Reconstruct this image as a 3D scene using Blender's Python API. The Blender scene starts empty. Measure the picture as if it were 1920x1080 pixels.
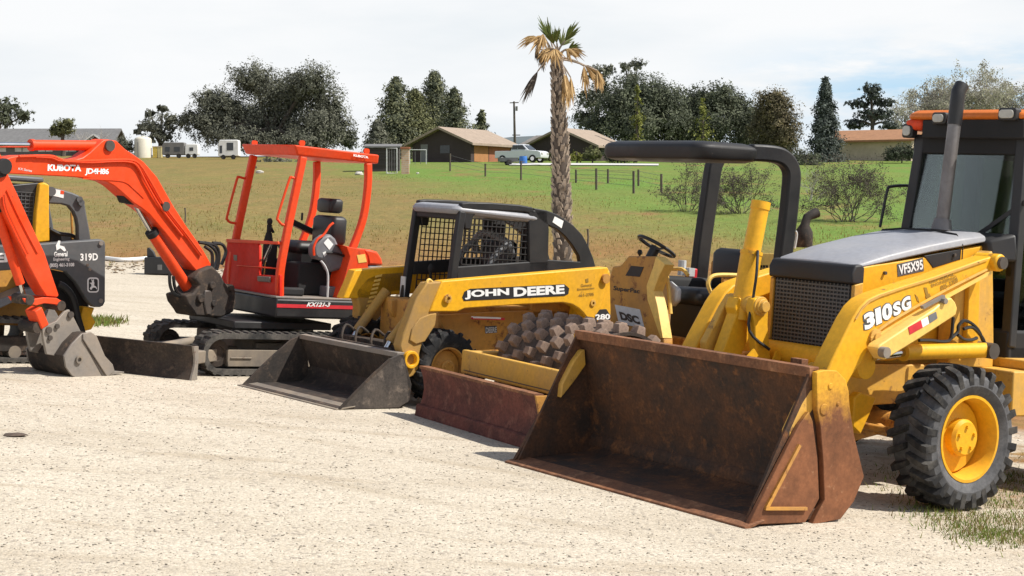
import bpy, bmesh, math, random
import numpy as np
from mathutils import Vector, Matrix
random.seed(7); rng = np.random.default_rng(11)
SC = bpy.context.scene; COL = SC.collection
# ---------------------------------------------------------------- camera, sky, sun, exposure
FPX, HOR, EYE, SLOPE = 3200.0, 400.0, 1.7, 0.07
cam = bpy.data.cameras.new('camera'); cam_o = bpy.data.objects.new('camera', cam); COL.objects.link(cam_o)
cam_o.location = (0, 0, EYE); cam_o.rotation_euler = (math.radians(90), 0, 0)
cam.sensor_width = 36; cam.lens = FPX / 1920 * 36; cam.shift_y = -(540 - HOR) / 1920
cam.clip_start = 0.1; cam.clip_end = 6000
SC.camera = cam_o
SUN_DIR = Vector((0.97, -0.16, 0)).normalized(); SUN_EL = math.radians(50)
sun = bpy.data.lights.new('sun', 'SUN'); sun.energy = 5.0; sun.angle = math.radians(0.5); sun.color = (1.0, 0.95, 0.87)
sun_o = bpy.data.objects.new('sun', sun); COL.objects.link(sun_o); sun_o.location = (30, -5, 40)
to_sun = Vector((SUN_DIR.x * math.cos(SUN_EL), SUN_DIR.y * math.cos(SUN_EL), math.sin(SUN_EL)))
sun_o.rotation_euler = to_sun.to_track_quat('Z', 'Y').to_euler()
W = bpy.data.worlds.new('World'); SC.world = W; W.use_nodes = True
nt = W.node_tree; nt.nodes.clear()
def N_(nt, t, **kw):
    n = nt.nodes.new(t)
    for k, v in kw.items(): setattr(n, k, v)
    return n
wo = N_(nt, 'ShaderNodeOutputWorld'); bg = N_(nt, 'ShaderNodeBackground'); bg.inputs[1].default_value = 0.10
sky = N_(nt, 'ShaderNodeTexSky', sky_type='NISHITA', sun_disc=False)
sky.sun_elevation = SUN_EL; sky.sun_rotation = math.atan2(SUN_DIR.x, SUN_DIR.y)
sky.air_density = 1.0; sky.dust_density = 1.2; sky.ozone_density = 1.0
tc = N_(nt, 'ShaderNodeTexCoord'); mp = N_(nt, 'ShaderNodeMapping'); mp.inputs['Scale'].default_value = (1.6, 1.6, 7.0)
mp.inputs['Location'].default_value = (0.35, 0.0, 0.22)
no = N_(nt, 'ShaderNodeTexNoise'); no.inputs['Scale'].default_value = 2.2; no.inputs['Detail'].default_value = 7; no.inputs['Roughness'].default_value = 0.55
cr = N_(nt, 'ShaderNodeValToRGB'); cr.color_ramp.elements[0].position = 0.30; cr.color_ramp.elements[1].position = 0.50
cr.color_ramp.elements[0].color = (0.86, 0.86, 0.86, 1)
no2 = N_(nt, 'ShaderNodeTexNoise'); no2.inputs['Scale'].default_value = 3.0; no2.inputs['Detail'].default_value = 6
cc = N_(nt, 'ShaderNodeValToRGB'); cc.color_ramp.elements[0].color = (6.4, 6.8, 7.1, 1); cc.color_ramp.elements[1].color = (7.5, 7.6, 7.7, 1)
cc.color_ramp.elements[0].position = 0.33; cc.color_ramp.elements[1].position = 0.62
mx = N_(nt, 'ShaderNodeMix', data_type='RGBA')
L = nt.links.new
L(tc.outputs['Generated'], mp.inputs[0]); L(mp.outputs[0], no.inputs[0]); L(no.outputs[0], cr.inputs[0])
L(mp.outputs[0], no2.inputs[0]); L(no2.outputs[0], cc.inputs[0])
sx = N_(nt, 'ShaderNodeSeparateXYZ'); L(tc.outputs['Generated'], sx.inputs[0])
def wm(op, a, b=None, clamp=False):
    n = N_(nt, 'ShaderNodeMath', operation=op); n.use_clamp = clamp
    for i, v in enumerate((a, b)):
        if v is None: continue
        if isinstance(v, (int, float)): n.inputs[i].default_value = v
        else: L(v, n.inputs[i])
    return n.outputs[0]
high = wm('SUBTRACT', 1.0, wm('MULTIPLY', wm('MULTIPLY', wm('SUBTRACT', sx.outputs[2], 0.17), 3.2, True), 0.80))
no3 = N_(nt, 'ShaderNodeTexNoise'); no3.inputs['Scale'].default_value = 9.0; no3.inputs['Detail'].default_value = 8; no3.inputs['Roughness'].default_value = 0.62; L(mp.outputs[0], no3.inputs[0])
gap = wm('MULTIPLY', wm('MULTIPLY', wm('SUBTRACT', sx.outputs[0], 0.10), 9.0, True), wm('SUBTRACT', 1.0, wm('MULTIPLY', wm('ABSOLUTE', wm('SUBTRACT', sx.outputs[2], 0.070)), 26.0), True))
gap = wm('MULTIPLY', gap, wm('MULTIPLY', wm('SUBTRACT', no3.outputs[0], 0.36), 4.5, True))
gap2 = wm('MULTIPLY', wm('SUBTRACT', 1.0, wm('MULTIPLY', wm('ABSOLUTE', wm('SUBTRACT', sx.outputs[2], 0.042)), 60.0), True), wm('MULTIPLY', wm('SUBTRACT', no3.outputs[0], 0.42), 3.0, True))
gap = wm('MAXIMUM', gap, wm('MULTIPLY', gap2, wm('MULTIPLY', wm('ADD', sx.outputs[0], 0.03), 12.0, True)))
cover = wm('MULTIPLY', cr.outputs[0], high)
mxg = N_(nt, 'ShaderNodeMix', data_type='RGBA'); L(gap, mxg.inputs[0]); L(cc.outputs[0], mxg.inputs[6]); mxg.inputs[7].default_value = (4.0, 5.8, 7.3, 1)
L(cover, mx.inputs[0]); L(sky.outputs[0], mx.inputs[6]); L(mxg.outputs[2], mx.inputs[7])
L(mx.outputs[2], bg.inputs[0]); L(bg.outputs[0], wo.inputs[0])
SC.view_settings.view_transform = 'Standard'; SC.view_settings.look = 'None'
SC.view_settings.exposure = 0.36; SC.view_settings.gamma = 1.0
SC.cycles.max_bounces = 6; SC.cycles.transparent_max_bounces = 16

# ---------------------------------------------------------------- geometry helpers
NRM = np.array([SLOPE, 0, 1.0]); NRM /= np.linalg.norm(NRM); CAM = np.array([0, 0, EYE])
def ray(px, py): return np.array([(px - 960) / FPX, 1.0, (HOR - py) / FPX])
def at(px, py, Y): return CAM + ray(px, py) * Y
def lot(px, py):
    d = ray(px, py); return CAM + d * (-(CAM @ NRM) / (d @ NRM))
# zoom windows of the photograph used for measuring: origin and scale
ZW = {'1a': (0, 240, 4.5), '1b': (0, 460, 4.156), '1c': (230, 400, 4.156), '1d': (230, 560, 6.748), '1e': (410, 250, 4.697),
      '1f': (410, 440, 3.856), '2a': (640, 370, 4.696), '2b': (440, 560, 4.694), '2c': (860, 370, 4.697), '2d': (740, 560, 3.856),
      '2e': (1130, 420, 4.155), '2f': (1290, 350, 3.084), '2g': (1420, 380, 3.857), '3a': (1640, 140, 3.6), '3b': (1640, 400, 3.6),
      '3c': (1480, 620, 2.843), '3d': (940, 620, 3.6), '3e': (1280, 620, 2.769), '3f': (930, 10, 3.725), '3g': (0, 160, 4.174),
      '3h': (680, 200, 5.053), '4': (1040, 230, 2.298)}
def z(tag, *pts):
    ox, oy, s = ZW[tag]; return [(ox + x / s, oy + y / s) for x, y in pts]
class Frame:
    """A machine's own axes on the sloping lot: x forward, y to its left, z up; measured points become metres."""
    def __init__(s, near, far=None, az=None, yoff=0.0):
        a = lot(*near)
        if far is not None:
            b = lot(*far); s.W = np.linalg.norm(a - b); s.L = (a - b) / s.W; s.F = np.cross(s.L, NRM); s.O = (a + b) / 2
        else:
            h = np.array([math.cos(az), math.sin(az), -SLOPE * math.cos(az)]); s.F = h / np.linalg.norm(h)
            s.L = np.cross(NRM, s.F); s.O = a - s.L * yoff
        s.R = np.array([s.F, s.L, NRM])
    def hit(s, p, ax, v):
        d = s.R @ ray(*p); o = s.R @ (CAM - s.O); return o + (v - o[ax]) / d[ax] * d
    def side(s, y, pts): return [(float(r[0]), float(r[2])) for r in (s.hit(p, 1, y) for p in pts)]
    def front(s, x, pts): return [(float(r[1]), float(r[2])) for r in (s.hit(p, 0, x) for p in pts)]
    def top(s, zz, pts): return [(float(r[0]), float(r[1])) for r in (s.hit(p, 2, zz) for p in pts)]
    def p3(s, ax, v, p): return Vector([float(c) for c in s.hit(p, ax, v)])
    def len(s, px, p, ax, v):
        h = s.hit(p, ax, v); w = s.O + s.R.T @ h; return px * w[1] / FPX
    def root(s, name, label, cat, group=None, at=(0, 0, 0)):
        o = bpy.data.objects.new(name, None); COL.objects.link(o)
        M = Matrix([[s.F[i], s.L[i], NRM[i], s.O[i]] for i in range(3)] + [[0, 0, 0, 1]])
        o.matrix_world = M; o.empty_display_size = 0.3; tag(o, label, cat, group); return o
def tag(o, label=None, cat=None, group=None, kind=None):
    if label: o['label'] = label
    if cat: o['category'] = cat
    if group: o['group'] = group
    if kind: o['kind'] = kind
    return o
def empty(name, loc, label, cat, group=None, rz=0):
    o = bpy.data.objects.new(name, None); COL.objects.link(o); o.location = loc; o.rotation_euler = (0, 0, rz)
    return tag(o, label, cat, group)
class MB:
    def __init__(s): s.bm = bmesh.new()
    def _faces(s, V, F):
        vs = [s.bm.verts.new(v) for v in V]
        for f in F:
            try: s.bm.faces.new([vs[i] for i in f])
            except ValueError: pass
    def prism(s, pts, ax, a, b, map3=None):
        """pts: outline in the two other axes (x,z for ax=1; y,z for ax=0; x,y for ax=2), solid from a to b"""
        n = len(pts)
        def m(p, t):
            return (p[0], t, p[1]) if ax == 1 else ((t, p[0], p[1]) if ax == 0 else (p[0], p[1], t))
        V = [m(p, a) for p in pts] + [m(p, b) for p in pts]
        F = [tuple(range(n)), tuple(range(2 * n - 1, n - 1, -1))] + [(i, i + n, (i + 1) % n + n, (i + 1) % n) for i in range(n)]
        s._faces(V, F); return s
    def box(s, x0, x1, y0, y1, z0, z1): return s.prism([(x0, y0), (x1, y0), (x1, y1), (x0, y1)], 2, z0, z1)
    def loft(s, rings, cap=True, closed=True):
        n = len(rings[0]); V = [v for r in rings for v in r]; F = []
        for k in range(len(rings) - 1):
            for i in range(n if closed else n - 1):
                j = (i + 1) % n; F.append((k * n + i, k * n + j, (k + 1) * n + j, (k + 1) * n + i))
        if cap: F += [tuple(range(n - 1, -1, -1)), tuple(range((len(rings) - 1) * n, len(rings) * n))]
        s._faces(V, F); return s
    def tube(s, path, r, seg=8, closed=False, cap=True):
        P = [Vector(p) for p in path]; n = len(P); rr = r if isinstance(r, (list, tuple)) else [r] * n
        rings = []; ref = None
        for i in range(n):
            a = P[i - 1] if (i > 0 or closed) else P[i]; b = P[(i + 1) % n] if (i < n - 1 or closed) else P[i]
            d = (b - a).normalized()
            if ref is None: ref = d.orthogonal().normalized()
            u = (ref - d * ref.dot(d)); u = u.normalized() if u.length > 1e-6 else d.orthogonal().normalized(); ref = u; w = d.cross(u)
            rings.append([P[i] + (u * math.cos(t) + w * math.sin(t)) * rr[i] for t in [2 * math.pi * k / seg for k in range(seg)]])
        if closed: rings.append(rings[0]); cap = False
        return s.loft(rings, cap)
    def cyl(s, p0, p1, r0, r1=None, seg=18): return s.tube([p0, p1], [r0, r0 if r1 is None else r1], seg)
    def bar(s, p0, p1, w, h, up=(0, 0, 1)):
        p0 = Vector(p0); p1 = Vector(p1); d = (p1 - p0).normalized(); u = Vector(up); sd = d.cross(u).normalized(); u = sd.cross(d)
        q = [(-w / 2, -h / 2), (w / 2, -h / 2), (w / 2, h / 2), (-w / 2, h / 2)]
        return s.loft([[p + sd * a + u * b for a, b in q] for p in (p0, p1)])
    def path_bar(s, path, w, h, up=(0, 1, 0)):
        P = [Vector(p) for p in path]; rings = []
        for i, p in enumerate(P):
            d = (P[min(i + 1, len(P) - 1)] - P[max(i - 1, 0)]).normalized(); sd = d.cross(Vector(up)).normalized(); u = sd.cross(d)
            rings.append([p + sd * a + u * b for a, b in ((-w / 2, -h / 2), (w / 2, -h / 2), (w / 2, h / 2), (-w / 2, h / 2))])
        return s.loft(rings)
    def lathe(s, prof, c, ax=1, seg=32, cap=False):
        """prof: (radius, offset along axis)"""
        c = Vector(c); rings = []
        for r, h in prof:
            ring = []
            for k in range(seg):
                t = 2 * math.pi * k / seg; a, b = r * math.cos(t), r * math.sin(t)
                ring.append(c + (Vector((a, h, b)) if ax == 1 else (Vector((h, a, b)) if ax == 0 else Vector((a, b, h)))))
            rings.append(ring)
        return s.loft(rings, cap)
    def ball(s, c, rx, ry, rz, u=12, v=8):
        rings = []
        for j in range(1, v):
            t = math.pi * j / v
            rings.append([(c[0] + rx * math.sin(t) * math.cos(2 * math.pi * k / u), c[1] + ry * math.sin(t) * math.sin(2 * math.pi * k / u), c[2] - rz * math.cos(t)) for k in range(u)])
        return s.loft(rings)
    def build(s, name, mat, parent=None, bevel=0.0, sharp=35, seg=2, loc=None):
        bm = s.bm; bmesh.ops.recalc_face_normals(bm, faces=bm.faces[:])
        ca = math.cos(math.radians(sharp))
        for f in bm.faces: f.smooth = True
        for e in bm.edges:
            if len(e.link_faces) == 2 and e.link_faces[0].normal.dot(e.link_faces[1].normal) < ca: e.smooth = False
        me = bpy.data.meshes.new(name); bm.to_mesh(me); bm.free()
        for m in (mat if isinstance(mat, (list, tuple)) else [mat]): me.materials.append(m)
        o = bpy.data.objects.new(name, me); COL.objects.link(o)
        if parent is not None: o.parent = parent
        if loc is not None: o.location = loc
        if bevel > 0:
            b = o.modifiers.new('bevel', 'BEVEL'); b.width = bevel; b.segments = seg; b.limit_method = 'ANGLE'; b.angle_limit = math.radians(40); b.use_clamp_overlap = True
        return o
def rrect(a, b, w, h, r, n=4):
    pts = []
    for cx, cy, t0 in ((a + w - r, b + h - r, 0), (a + r, b + h - r, 90), (a + r, b + r, 180), (a + w - r, b + r, 270)):
        for k in range(n + 1):
            t = math.radians(t0 + 90 * k / n); pts.append((cx + r * math.cos(t), cy + r * math.sin(t)))
    return pts
def smooth(pts, n=4):
    """Catmull-Rom through points (open)"""
    P = [Vector(p) for p in pts]; out = []
    for i in range(len(P) - 1):
        a, b, c, d = P[max(i - 1, 0)], P[i], P[i + 1], P[min(i + 2, len(P) - 1)]
        for k in range(n):
            t = k / n; out.append(0.5 * ((2 * b) + (c - a) * t + (2 * a - 5 * b + 4 * c - d) * t * t + (3 * b - a - 3 * c + d) * t ** 3))
    return out + [P[-1]]
def lettering(txt, parent, mat, BL, BR, TL, off=(0, 0, 0), name='lettering', bold=0.03, spacing=1.0, shear=0.0):
    cu = bpy.data.curves.new(name, 'FONT'); cu.body = txt; cu.offset = bold; cu.space_character = spacing; cu.shear = shear; cu.resolution_u = 3
    o = bpy.data.objects.new('tmp', cu); COL.objects.link(o)
    bpy.context.view_layer.update()
    me = bpy.data.meshes.new_from_object(o.evaluated_get(bpy.context.evaluated_depsgraph_get()))
    bpy.data.objects.remove(o); bpy.data.curves.remove(cu)
    n = len(me.vertices); co = np.empty(n * 3); me.vertices.foreach_get('co', co); co = co.reshape(-1, 3)
    mn = co.min(0); ex = co.max(0) - mn; uv = (co - mn) / np.where(ex == 0, 1, ex)
    BL, BR, TL, off = (np.array(v, float) for v in (BL, BR, TL, off))
    P = BL + uv[:, :1] * (BR - BL) + uv[:, 1:2] * (TL - BL) + off
    me.vertices.foreach_set('co', P.ravel()); me.update(); me.materials.clear(); me.materials.append(mat); me.name = name
    o = bpy.data.objects.new(name, me); COL.objects.link(o); o.parent = parent; return o
# ---------------------------------------------------------------- materials
def new_mat(name):
    m = bpy.data.materials.new(name); m.use_nodes = True; nt = m.node_tree; nt.nodes.clear()
    out = N_(nt, 'ShaderNodeOutputMaterial'); b = N_(nt, 'ShaderNodeBsdfPrincipled'); nt.links.new(b.outputs[0], out.inputs[0])
    return m, nt, b
def noise(nt, scale, detail=6, rough=0.6, src='Object', loc=(0, 0, 0), stretch=None):
    t = N_(nt, 'ShaderNodeTexCoord'); mp = N_(nt, 'ShaderNodeMapping'); mp.inputs['Location'].default_value = loc
    if stretch: mp.inputs['Scale'].default_value = stretch
    n = N_(nt, 'ShaderNodeTexNoise'); n.inputs['Scale'].default_value = scale; n.inputs['Detail'].default_value = detail; n.inputs['Roughness'].default_value = rough
    if src == 'Position':
        g = N_(nt, 'ShaderNodeNewGeometry'); nt.links.new(g.outputs['Position'], mp.inputs[0])
    else: nt.links.new(t.outputs[src], mp.inputs[0])
    nt.links.new(mp.outputs[0], n.inputs[0]); return n.outputs[0]
def ramp(nt, src, a, b, ca=(0, 0, 0, 1), cb=(1, 1, 1, 1)):
    r = N_(nt, 'ShaderNodeValToRGB'); r.color_ramp.elements[0].position = a; r.color_ramp.elements[1].position = b
    r.color_ramp.elements[0].color = ca; r.color_ramp.elements[1].color = cb; nt.links.new(src, r.inputs[0]); return r.outputs[0]
def mixc(nt, fac, a, b, blend='MIX'):
    m = N_(nt, 'ShaderNodeMix', data_type='RGBA', blend_type=blend)
    for i, v in ((0, fac), (6, a), (7, b)):
        if isinstance(v, (int, float)): m.inputs[i].default_value = v
        elif isinstance(v, tuple): m.inputs[i].default_value = (*v[:3], 1)
        else: nt.links.new(v, m.inputs[i])
    return m.outputs[2]
def bump(nt, b, src, strength, dist=0.01):
    n = N_(nt, 'ShaderNodeBump'); n.inputs['Strength'].default_value = strength; n.inputs['Distance'].default_value = dist
    nt.links.new(src, n.inputs['Height']); nt.links.new(n.outputs[0], b.inputs['Normal'])
def paint(name, col, rough=0.42, dirt=0.25, dirtc=(0.30, 0.23, 0.15), chips=0.0, chipc=(0.13, 0.05, 0.025), metal=0.0, bmp=0.08, spec=0.5):
    m, nt, b = new_mat(name)
    n1 = noise(nt, 2.3, 8, 0.65); d = ramp(nt, n1, 0.42, 0.78)
    dd = N_(nt, 'ShaderNodeMath', operation='MULTIPLY'); nt.links.new(d, dd.inputs[0]); dd.inputs[1].default_value = dirt * 2.2
    fine = ramp(nt, noise(nt, 26, 5, 0.7, loc=(3, 1, 2)), 0.3, 0.75, (0.82, 0.82, 0.82, 1), (1.08, 1.08, 1.08, 1))
    c = mixc(nt, 1.0, col, fine, 'MULTIPLY')
    c = mixc(nt, dd.outputs[0], c, dirtc)
    streak = ramp(nt, noise(nt, 3.0, 5, 0.6, loc=(5, 5, 0), stretch=(6, 6, 0.7)), 0.55, 0.85)
    ds = N_(nt, 'ShaderNodeMath', operation='MULTIPLY'); nt.links.new(streak, ds.inputs[0]); ds.inputs[1].default_value = dirt * 0.9
    c = mixc(nt, ds.outputs[0], c, dirtc)
    if chips > 0:
        ch = ramp(nt, noise(nt, 7.5, 10, 0.72, loc=(9, 2, 4)), 0.70 - 0.28 * chips, 0.76 - 0.22 * chips)
        c = mixc(nt, ch, c, chipc)
    nt.links.new(c, b.inputs['Base Color'])
    rr = ramp(nt, n1, 0.3, 0.8, (rough * 0.85,) * 3 + (1,), (min(1, rough * 1.6),) * 3 + (1,)); nt.links.new(rr, b.inputs['Roughness'])
    b.inputs['Metallic'].default_value = metal; b.inputs['Specular IOR Level'].default_value = spec
    if bmp: bump(nt, b, noise(nt, 60, 4, 0.6), bmp, 0.004)
    return m
def rustm(name, dark=(0.045, 0.034, 0.028), mid=(0.13, 0.055, 0.026), hot=(0.30, 0.12, 0.045), amt=0.5, rough=0.8):
    m, nt, b = new_mat(name)
    n1 = noise(nt, 2.6, 10, 0.72); n2 = noise(nt, 9, 8, 0.7, loc=(4, 7, 1)); n3 = noise(nt, 46, 4, 0.75, loc=(1, 3, 8))
    c = mixc(nt, ramp(nt, n1, 0.55 - 0.3 * amt, 0.72 - 0.15 * amt), dark, mid)
    c = mixc(nt, ramp(nt, n2, 0.60 - 0.12 * amt, 0.78), c, hot)
    c = mixc(nt, 1.0, c, ramp(nt, n3, 0.25, 0.8, (0.55, 0.55, 0.55, 1), (1.35, 1.35, 1.35, 1)), 'MULTIPLY')
    scr = ramp(nt, noise(nt, 5, 6, 0.7, loc=(2, 2, 2), stretch=(1, 9, 1)), 0.66, 0.76); c = mixc(nt, scr, c, tuple(min(1, v * 1.5) for v in mid))
    nt.links.new(c, b.inputs['Base Color']); b.inputs['Roughness'].default_value = rough; b.inputs['Metallic'].default_value = 0.0; b.inputs['Specular IOR Level'].default_value = 0.35
    bump(nt, b, n2, 0.35, 0.006); return m
def plain(name, col, rough=0.6, metal=0.0, spec=0.5, var=0.15, scale=12):
    m, nt, b = new_mat(name)
    c = mixc(nt, 1.0, col, ramp(nt, noise(nt, scale, 5, 0.65), 0.3, 0.75, (1 - var,) * 3 + (1,), (1 + var,) * 3 + (1,)), 'MULTIPLY')
    nt.links.new(c, b.inputs['Base Color']); b.inputs['Roughness'].default_value = rough; b.inputs['Metallic'].default_value = metal; b.inputs['Specular IOR Level'].default_value = spec
    return m
def rubber(name, col=(0.018, 0.018, 0.019), dust=(0.17, 0.155, 0.135), amt=0.5):
    m, nt, b = new_mat(name)
    c = mixc(nt, ramp(nt, noise(nt, 5, 8, 0.7), 0.62 - 0.4 * amt, 0.95 - 0.2 * amt), col, dust)
    c = mixc(nt, 1.0, c, ramp(nt, noise(nt, 55, 4, 0.7), 0.25, 0.8, (0.7, 0.7, 0.7, 1), (1.2, 1.2, 1.2, 1)), 'MULTIPLY')
    nt.links.new(c, b.inputs['Base Color']); b.inputs['Roughness'].default_value = 0.85; b.inputs['Specular IOR Level'].default_value = 0.3
    bump(nt, b, noise(nt, 40, 4, 0.6), 0.2, 0.004); return m
def glassm(name, tint=(0.55, 0.62, 0.60), refl=0.10):
    m = bpy.data.materials.new(name); m.use_nodes = True; nt = m.node_tree; nt.nodes.clear()
    out = N_(nt, 'ShaderNodeOutputMaterial'); t = N_(nt, 'ShaderNodeBsdfTransparent'); g = N_(nt, 'ShaderNodeBsdfGlossy'); mx = N_(nt, 'ShaderNodeMixShader')
    t.inputs[0].default_value = (*tint, 1); g.inputs['Roughness'].default_value = 0.05; fr = N_(nt, 'ShaderNodeFresnel'); fr.inputs[0].default_value = 1.5
    ad = N_(nt, 'ShaderNodeMath', operation='ADD'); ad.inputs[1].default_value = refl; nt.links.new(fr.outputs[0], ad.inputs[0])
    nt.links.new(ad.outputs[0], mx.inputs[0]); nt.links.new(t.outputs[0], mx.inputs[1]); nt.links.new(g.outputs[0], mx.inputs[2]); nt.links.new(mx.outputs[0], out.inputs[0]); return m
def worn_plate(name, zmid, zsp):
    m, nt, b = new_mat(name); t = N_(nt, 'ShaderNodeTexCoord'); sp = N_(nt, 'ShaderNodeSeparateXYZ'); nt.links.new(t.outputs['Object'], sp.inputs[0])
    n1 = noise(nt, 5, 9, 0.7); a = N_(nt, 'ShaderNodeMath', operation='MULTIPLY_ADD'); nt.links.new(n1, a.inputs[0]); a.inputs[1].default_value = zsp * 2.2; nt.links.new(sp.outputs[2], a.inputs[2])
    k = N_(nt, 'ShaderNodeMath', operation='MULTIPLY_ADD'); nt.links.new(a.outputs[0], k.inputs[0]); k.inputs[1].default_value = 1 / zsp; k.inputs[2].default_value = -(zmid + zsp * 1.1) / zsp + 0.5; k.use_clamp = True
    r = mixc(nt, ramp(nt, noise(nt, 4, 9, 0.7, loc=(3, 3, 3)), 0.35, 0.7), (0.13, 0.052, 0.024), (0.27, 0.105, 0.045)); r = mixc(nt, ramp(nt, noise(nt, 11, 8, 0.7, loc=(7, 1, 3)), 0.60, 0.72), r, (0.36, 0.19, 0.10))
    c = mixc(nt, k.outputs[0], r, (0.66, 0.34, 0.03)); c = mixc(nt, 1.0, c, ramp(nt, noise(nt, 40, 4, 0.7), 0.25, 0.8, (0.72, 0.72, 0.72, 1), (1.2, 1.2, 1.2, 1)), 'MULTIPLY')
    nt.links.new(c, b.inputs['Base Color']); b.inputs['Roughness'].default_value = 0.7; b.inputs['Specular IOR Level'].default_value = 0.3; bump(nt, b, n1, 0.2, 0.005); return m
YEL = (0.79, 0.405, 0.014)
M = dict(
    yellow=paint('yellow_paint', YEL, 0.45, 0.12, (0.42, 0.22, 0.06), 0.28, (0.22, 0.10, 0.04), spec=0.35),
    yellow_worn=paint('worn_yellow_paint', (0.68, 0.37, 0.045), 0.55, 0.32, (0.34, 0.23, 0.12), 0.45, (0.16, 0.065, 0.03)),
    yellow_dust=paint('dusty_yellow_paint', (0.42, 0.235, 0.045), 0.75, 0.45, (0.24, 0.165, 0.095), 0.25, (0.20, 0.10, 0.05)),
    yellow_old=paint('old_yellow_paint', (0.56, 0.27, 0.045), 0.6, 0.35, (0.28, 0.15, 0.07), 0.55, (0.17, 0.06, 0.025)),
    beige=paint('cream_yellow_paint', (0.86, 0.56, 0.13), 0.4, 0.1, (0.45, 0.3, 0.15), 0.1),
    orange=paint('orange_red_paint', (0.78, 0.060, 0.010), 0.45, 0.14, (0.36, 0.12, 0.06), 0.22, (0.10, 0.035, 0.02), spec=0.3),
    red=paint('red_panel_paint', (0.60, 0.020, 0.007), 0.55, 0.06, (0.30, 0.05, 0.03), 0.06, spec=0.2),
    roofo=paint('cab_roof_paint', (0.70, 0.17, 0.012), 0.4, 0.15, (0.35, 0.12, 0.04), 0.2, (0.4, 0.05, 0.02)),
    black=paint('black_paint', (0.015, 0.015, 0.017), 0.45, 0.10, (0.10, 0.09, 0.075), 0.0),
    rops=paint('matt_black_paint', (0.016, 0.016, 0.018), 0.5, 0.12, (0.08, 0.072, 0.06), 0.10, (0.10, 0.085, 0.07), spec=0.35),
    greysteel=paint('dark_grey_paint', (0.075, 0.082, 0.09), 0.5, 0.2, (0.16, 0.14, 0.12), 0.1, (0.2, 0.2, 0.2)),
    hood=paint('grey_hood_paint', (0.27, 0.275, 0.30), 0.4, 0.2, (0.36, 0.35, 0.34), 0.0),
    steel=paint('worn_grey_steel', (0.24, 0.22, 0.20), 0.55, 0.35, (0.34, 0.27, 0.20), 0.3, (0.14, 0.08, 0.05), 0.3),
    mud=paint('muddy_steel', (0.17, 0.145, 0.12), 0.75, 0.5, (0.30, 0.24, 0.17), 0.3, (0.09, 0.05, 0.035)),
    bucketdark=rustm('dark_bucket_steel', (0.030, 0.025, 0.022), (0.080, 0.057, 0.042), (0.19, 0.13, 0.088), 0.45),
    rust=rustm('rusty_bucket_steel', (0.042, 0.028, 0.021), (0.125, 0.052, 0.022), (0.27, 0.105, 0.034), 0.52),
    rustlip=rustm('rusty_edge_steel', (0.10, 0.05, 0.03), (0.24, 0.10, 0.045), (0.40, 0.20, 0.10), 0.7),
    rustplate=worn_plate('rusty_yellow_plate', 0.70, 0.22),
    redblade=rustm('red_rusty_blade_steel', (0.06, 0.025, 0.022), (0.16, 0.050, 0.036), (0.28, 0.12, 0.08), 0.7),
    drum=rustm('drum_steel', (0.045, 0.034, 0.028), (0.105, 0.074, 0.056), (0.20, 0.14, 0.105), 0.5),
    pad=rustm('pad_steel', (0.17, 0.115, 0.085), (0.33, 0.235, 0.18), (0.52, 0.40, 0.32), 0.6),
    sideplate=rustm('scuffed_side_steel', (0.045, 0.038, 0.034), (0.10, 0.082, 0.068), (0.24, 0.19, 0.15), 0.55),
    rod=plain('chrome_rod', (0.62, 0.62, 0.62), 0.15, 1.0), pin=plain('pin_steel', (0.10, 0.085, 0.075), 0.5, 0.4),
    tyre=rubber('tyre_rubber', amt=0.45), tyreside=rubber('tyre_sidewall', (0.045, 0.046, 0.050), (0.17, 0.17, 0.175), 0.8), track=rubber('track_rubber', (0.024, 0.024, 0.024), (0.20, 0.18, 0.155), 0.65), hose=plain('hose_rubber', (0.012, 0.012, 0.012), 0.5),
    seat=plain('black_vinyl', (0.012, 0.012, 0.013), 0.5), dark=plain('dark_interior', (0.012, 0.012, 0.013), 0.8), grille=plain('grille_black', (0.014, 0.014, 0.016), 0.6), greyp=plain('grey_plastic', (0.15, 0.155, 0.165), 0.55),
    white=plain('white_vinyl', (0.80, 0.80, 0.78), 0.5, var=0.05), ink=plain('black_ink', (0.02, 0.02, 0.022), 0.5), redv=plain('red_vinyl', (0.60, 0.03, 0.04), 0.5), silver=plain('silver_vinyl', (0.55, 0.56, 0.56), 0.45), stack=paint('exhaust_steel', (0.22, 0.21, 0.21), 0.42, 0.3, (0.12, 0.10, 0.09), 0.2, (0.1, 0.07, 0.05), 0.6),
    glass=glassm('tinted_glass', (0.80, 0.85, 0.83), -0.02), lamp=plain('lamp_lens', (0.45, 0.44, 0.39), 0.25), brownink=plain('brown_ink', (0.30, 0.17, 0.02), 0.6))
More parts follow.
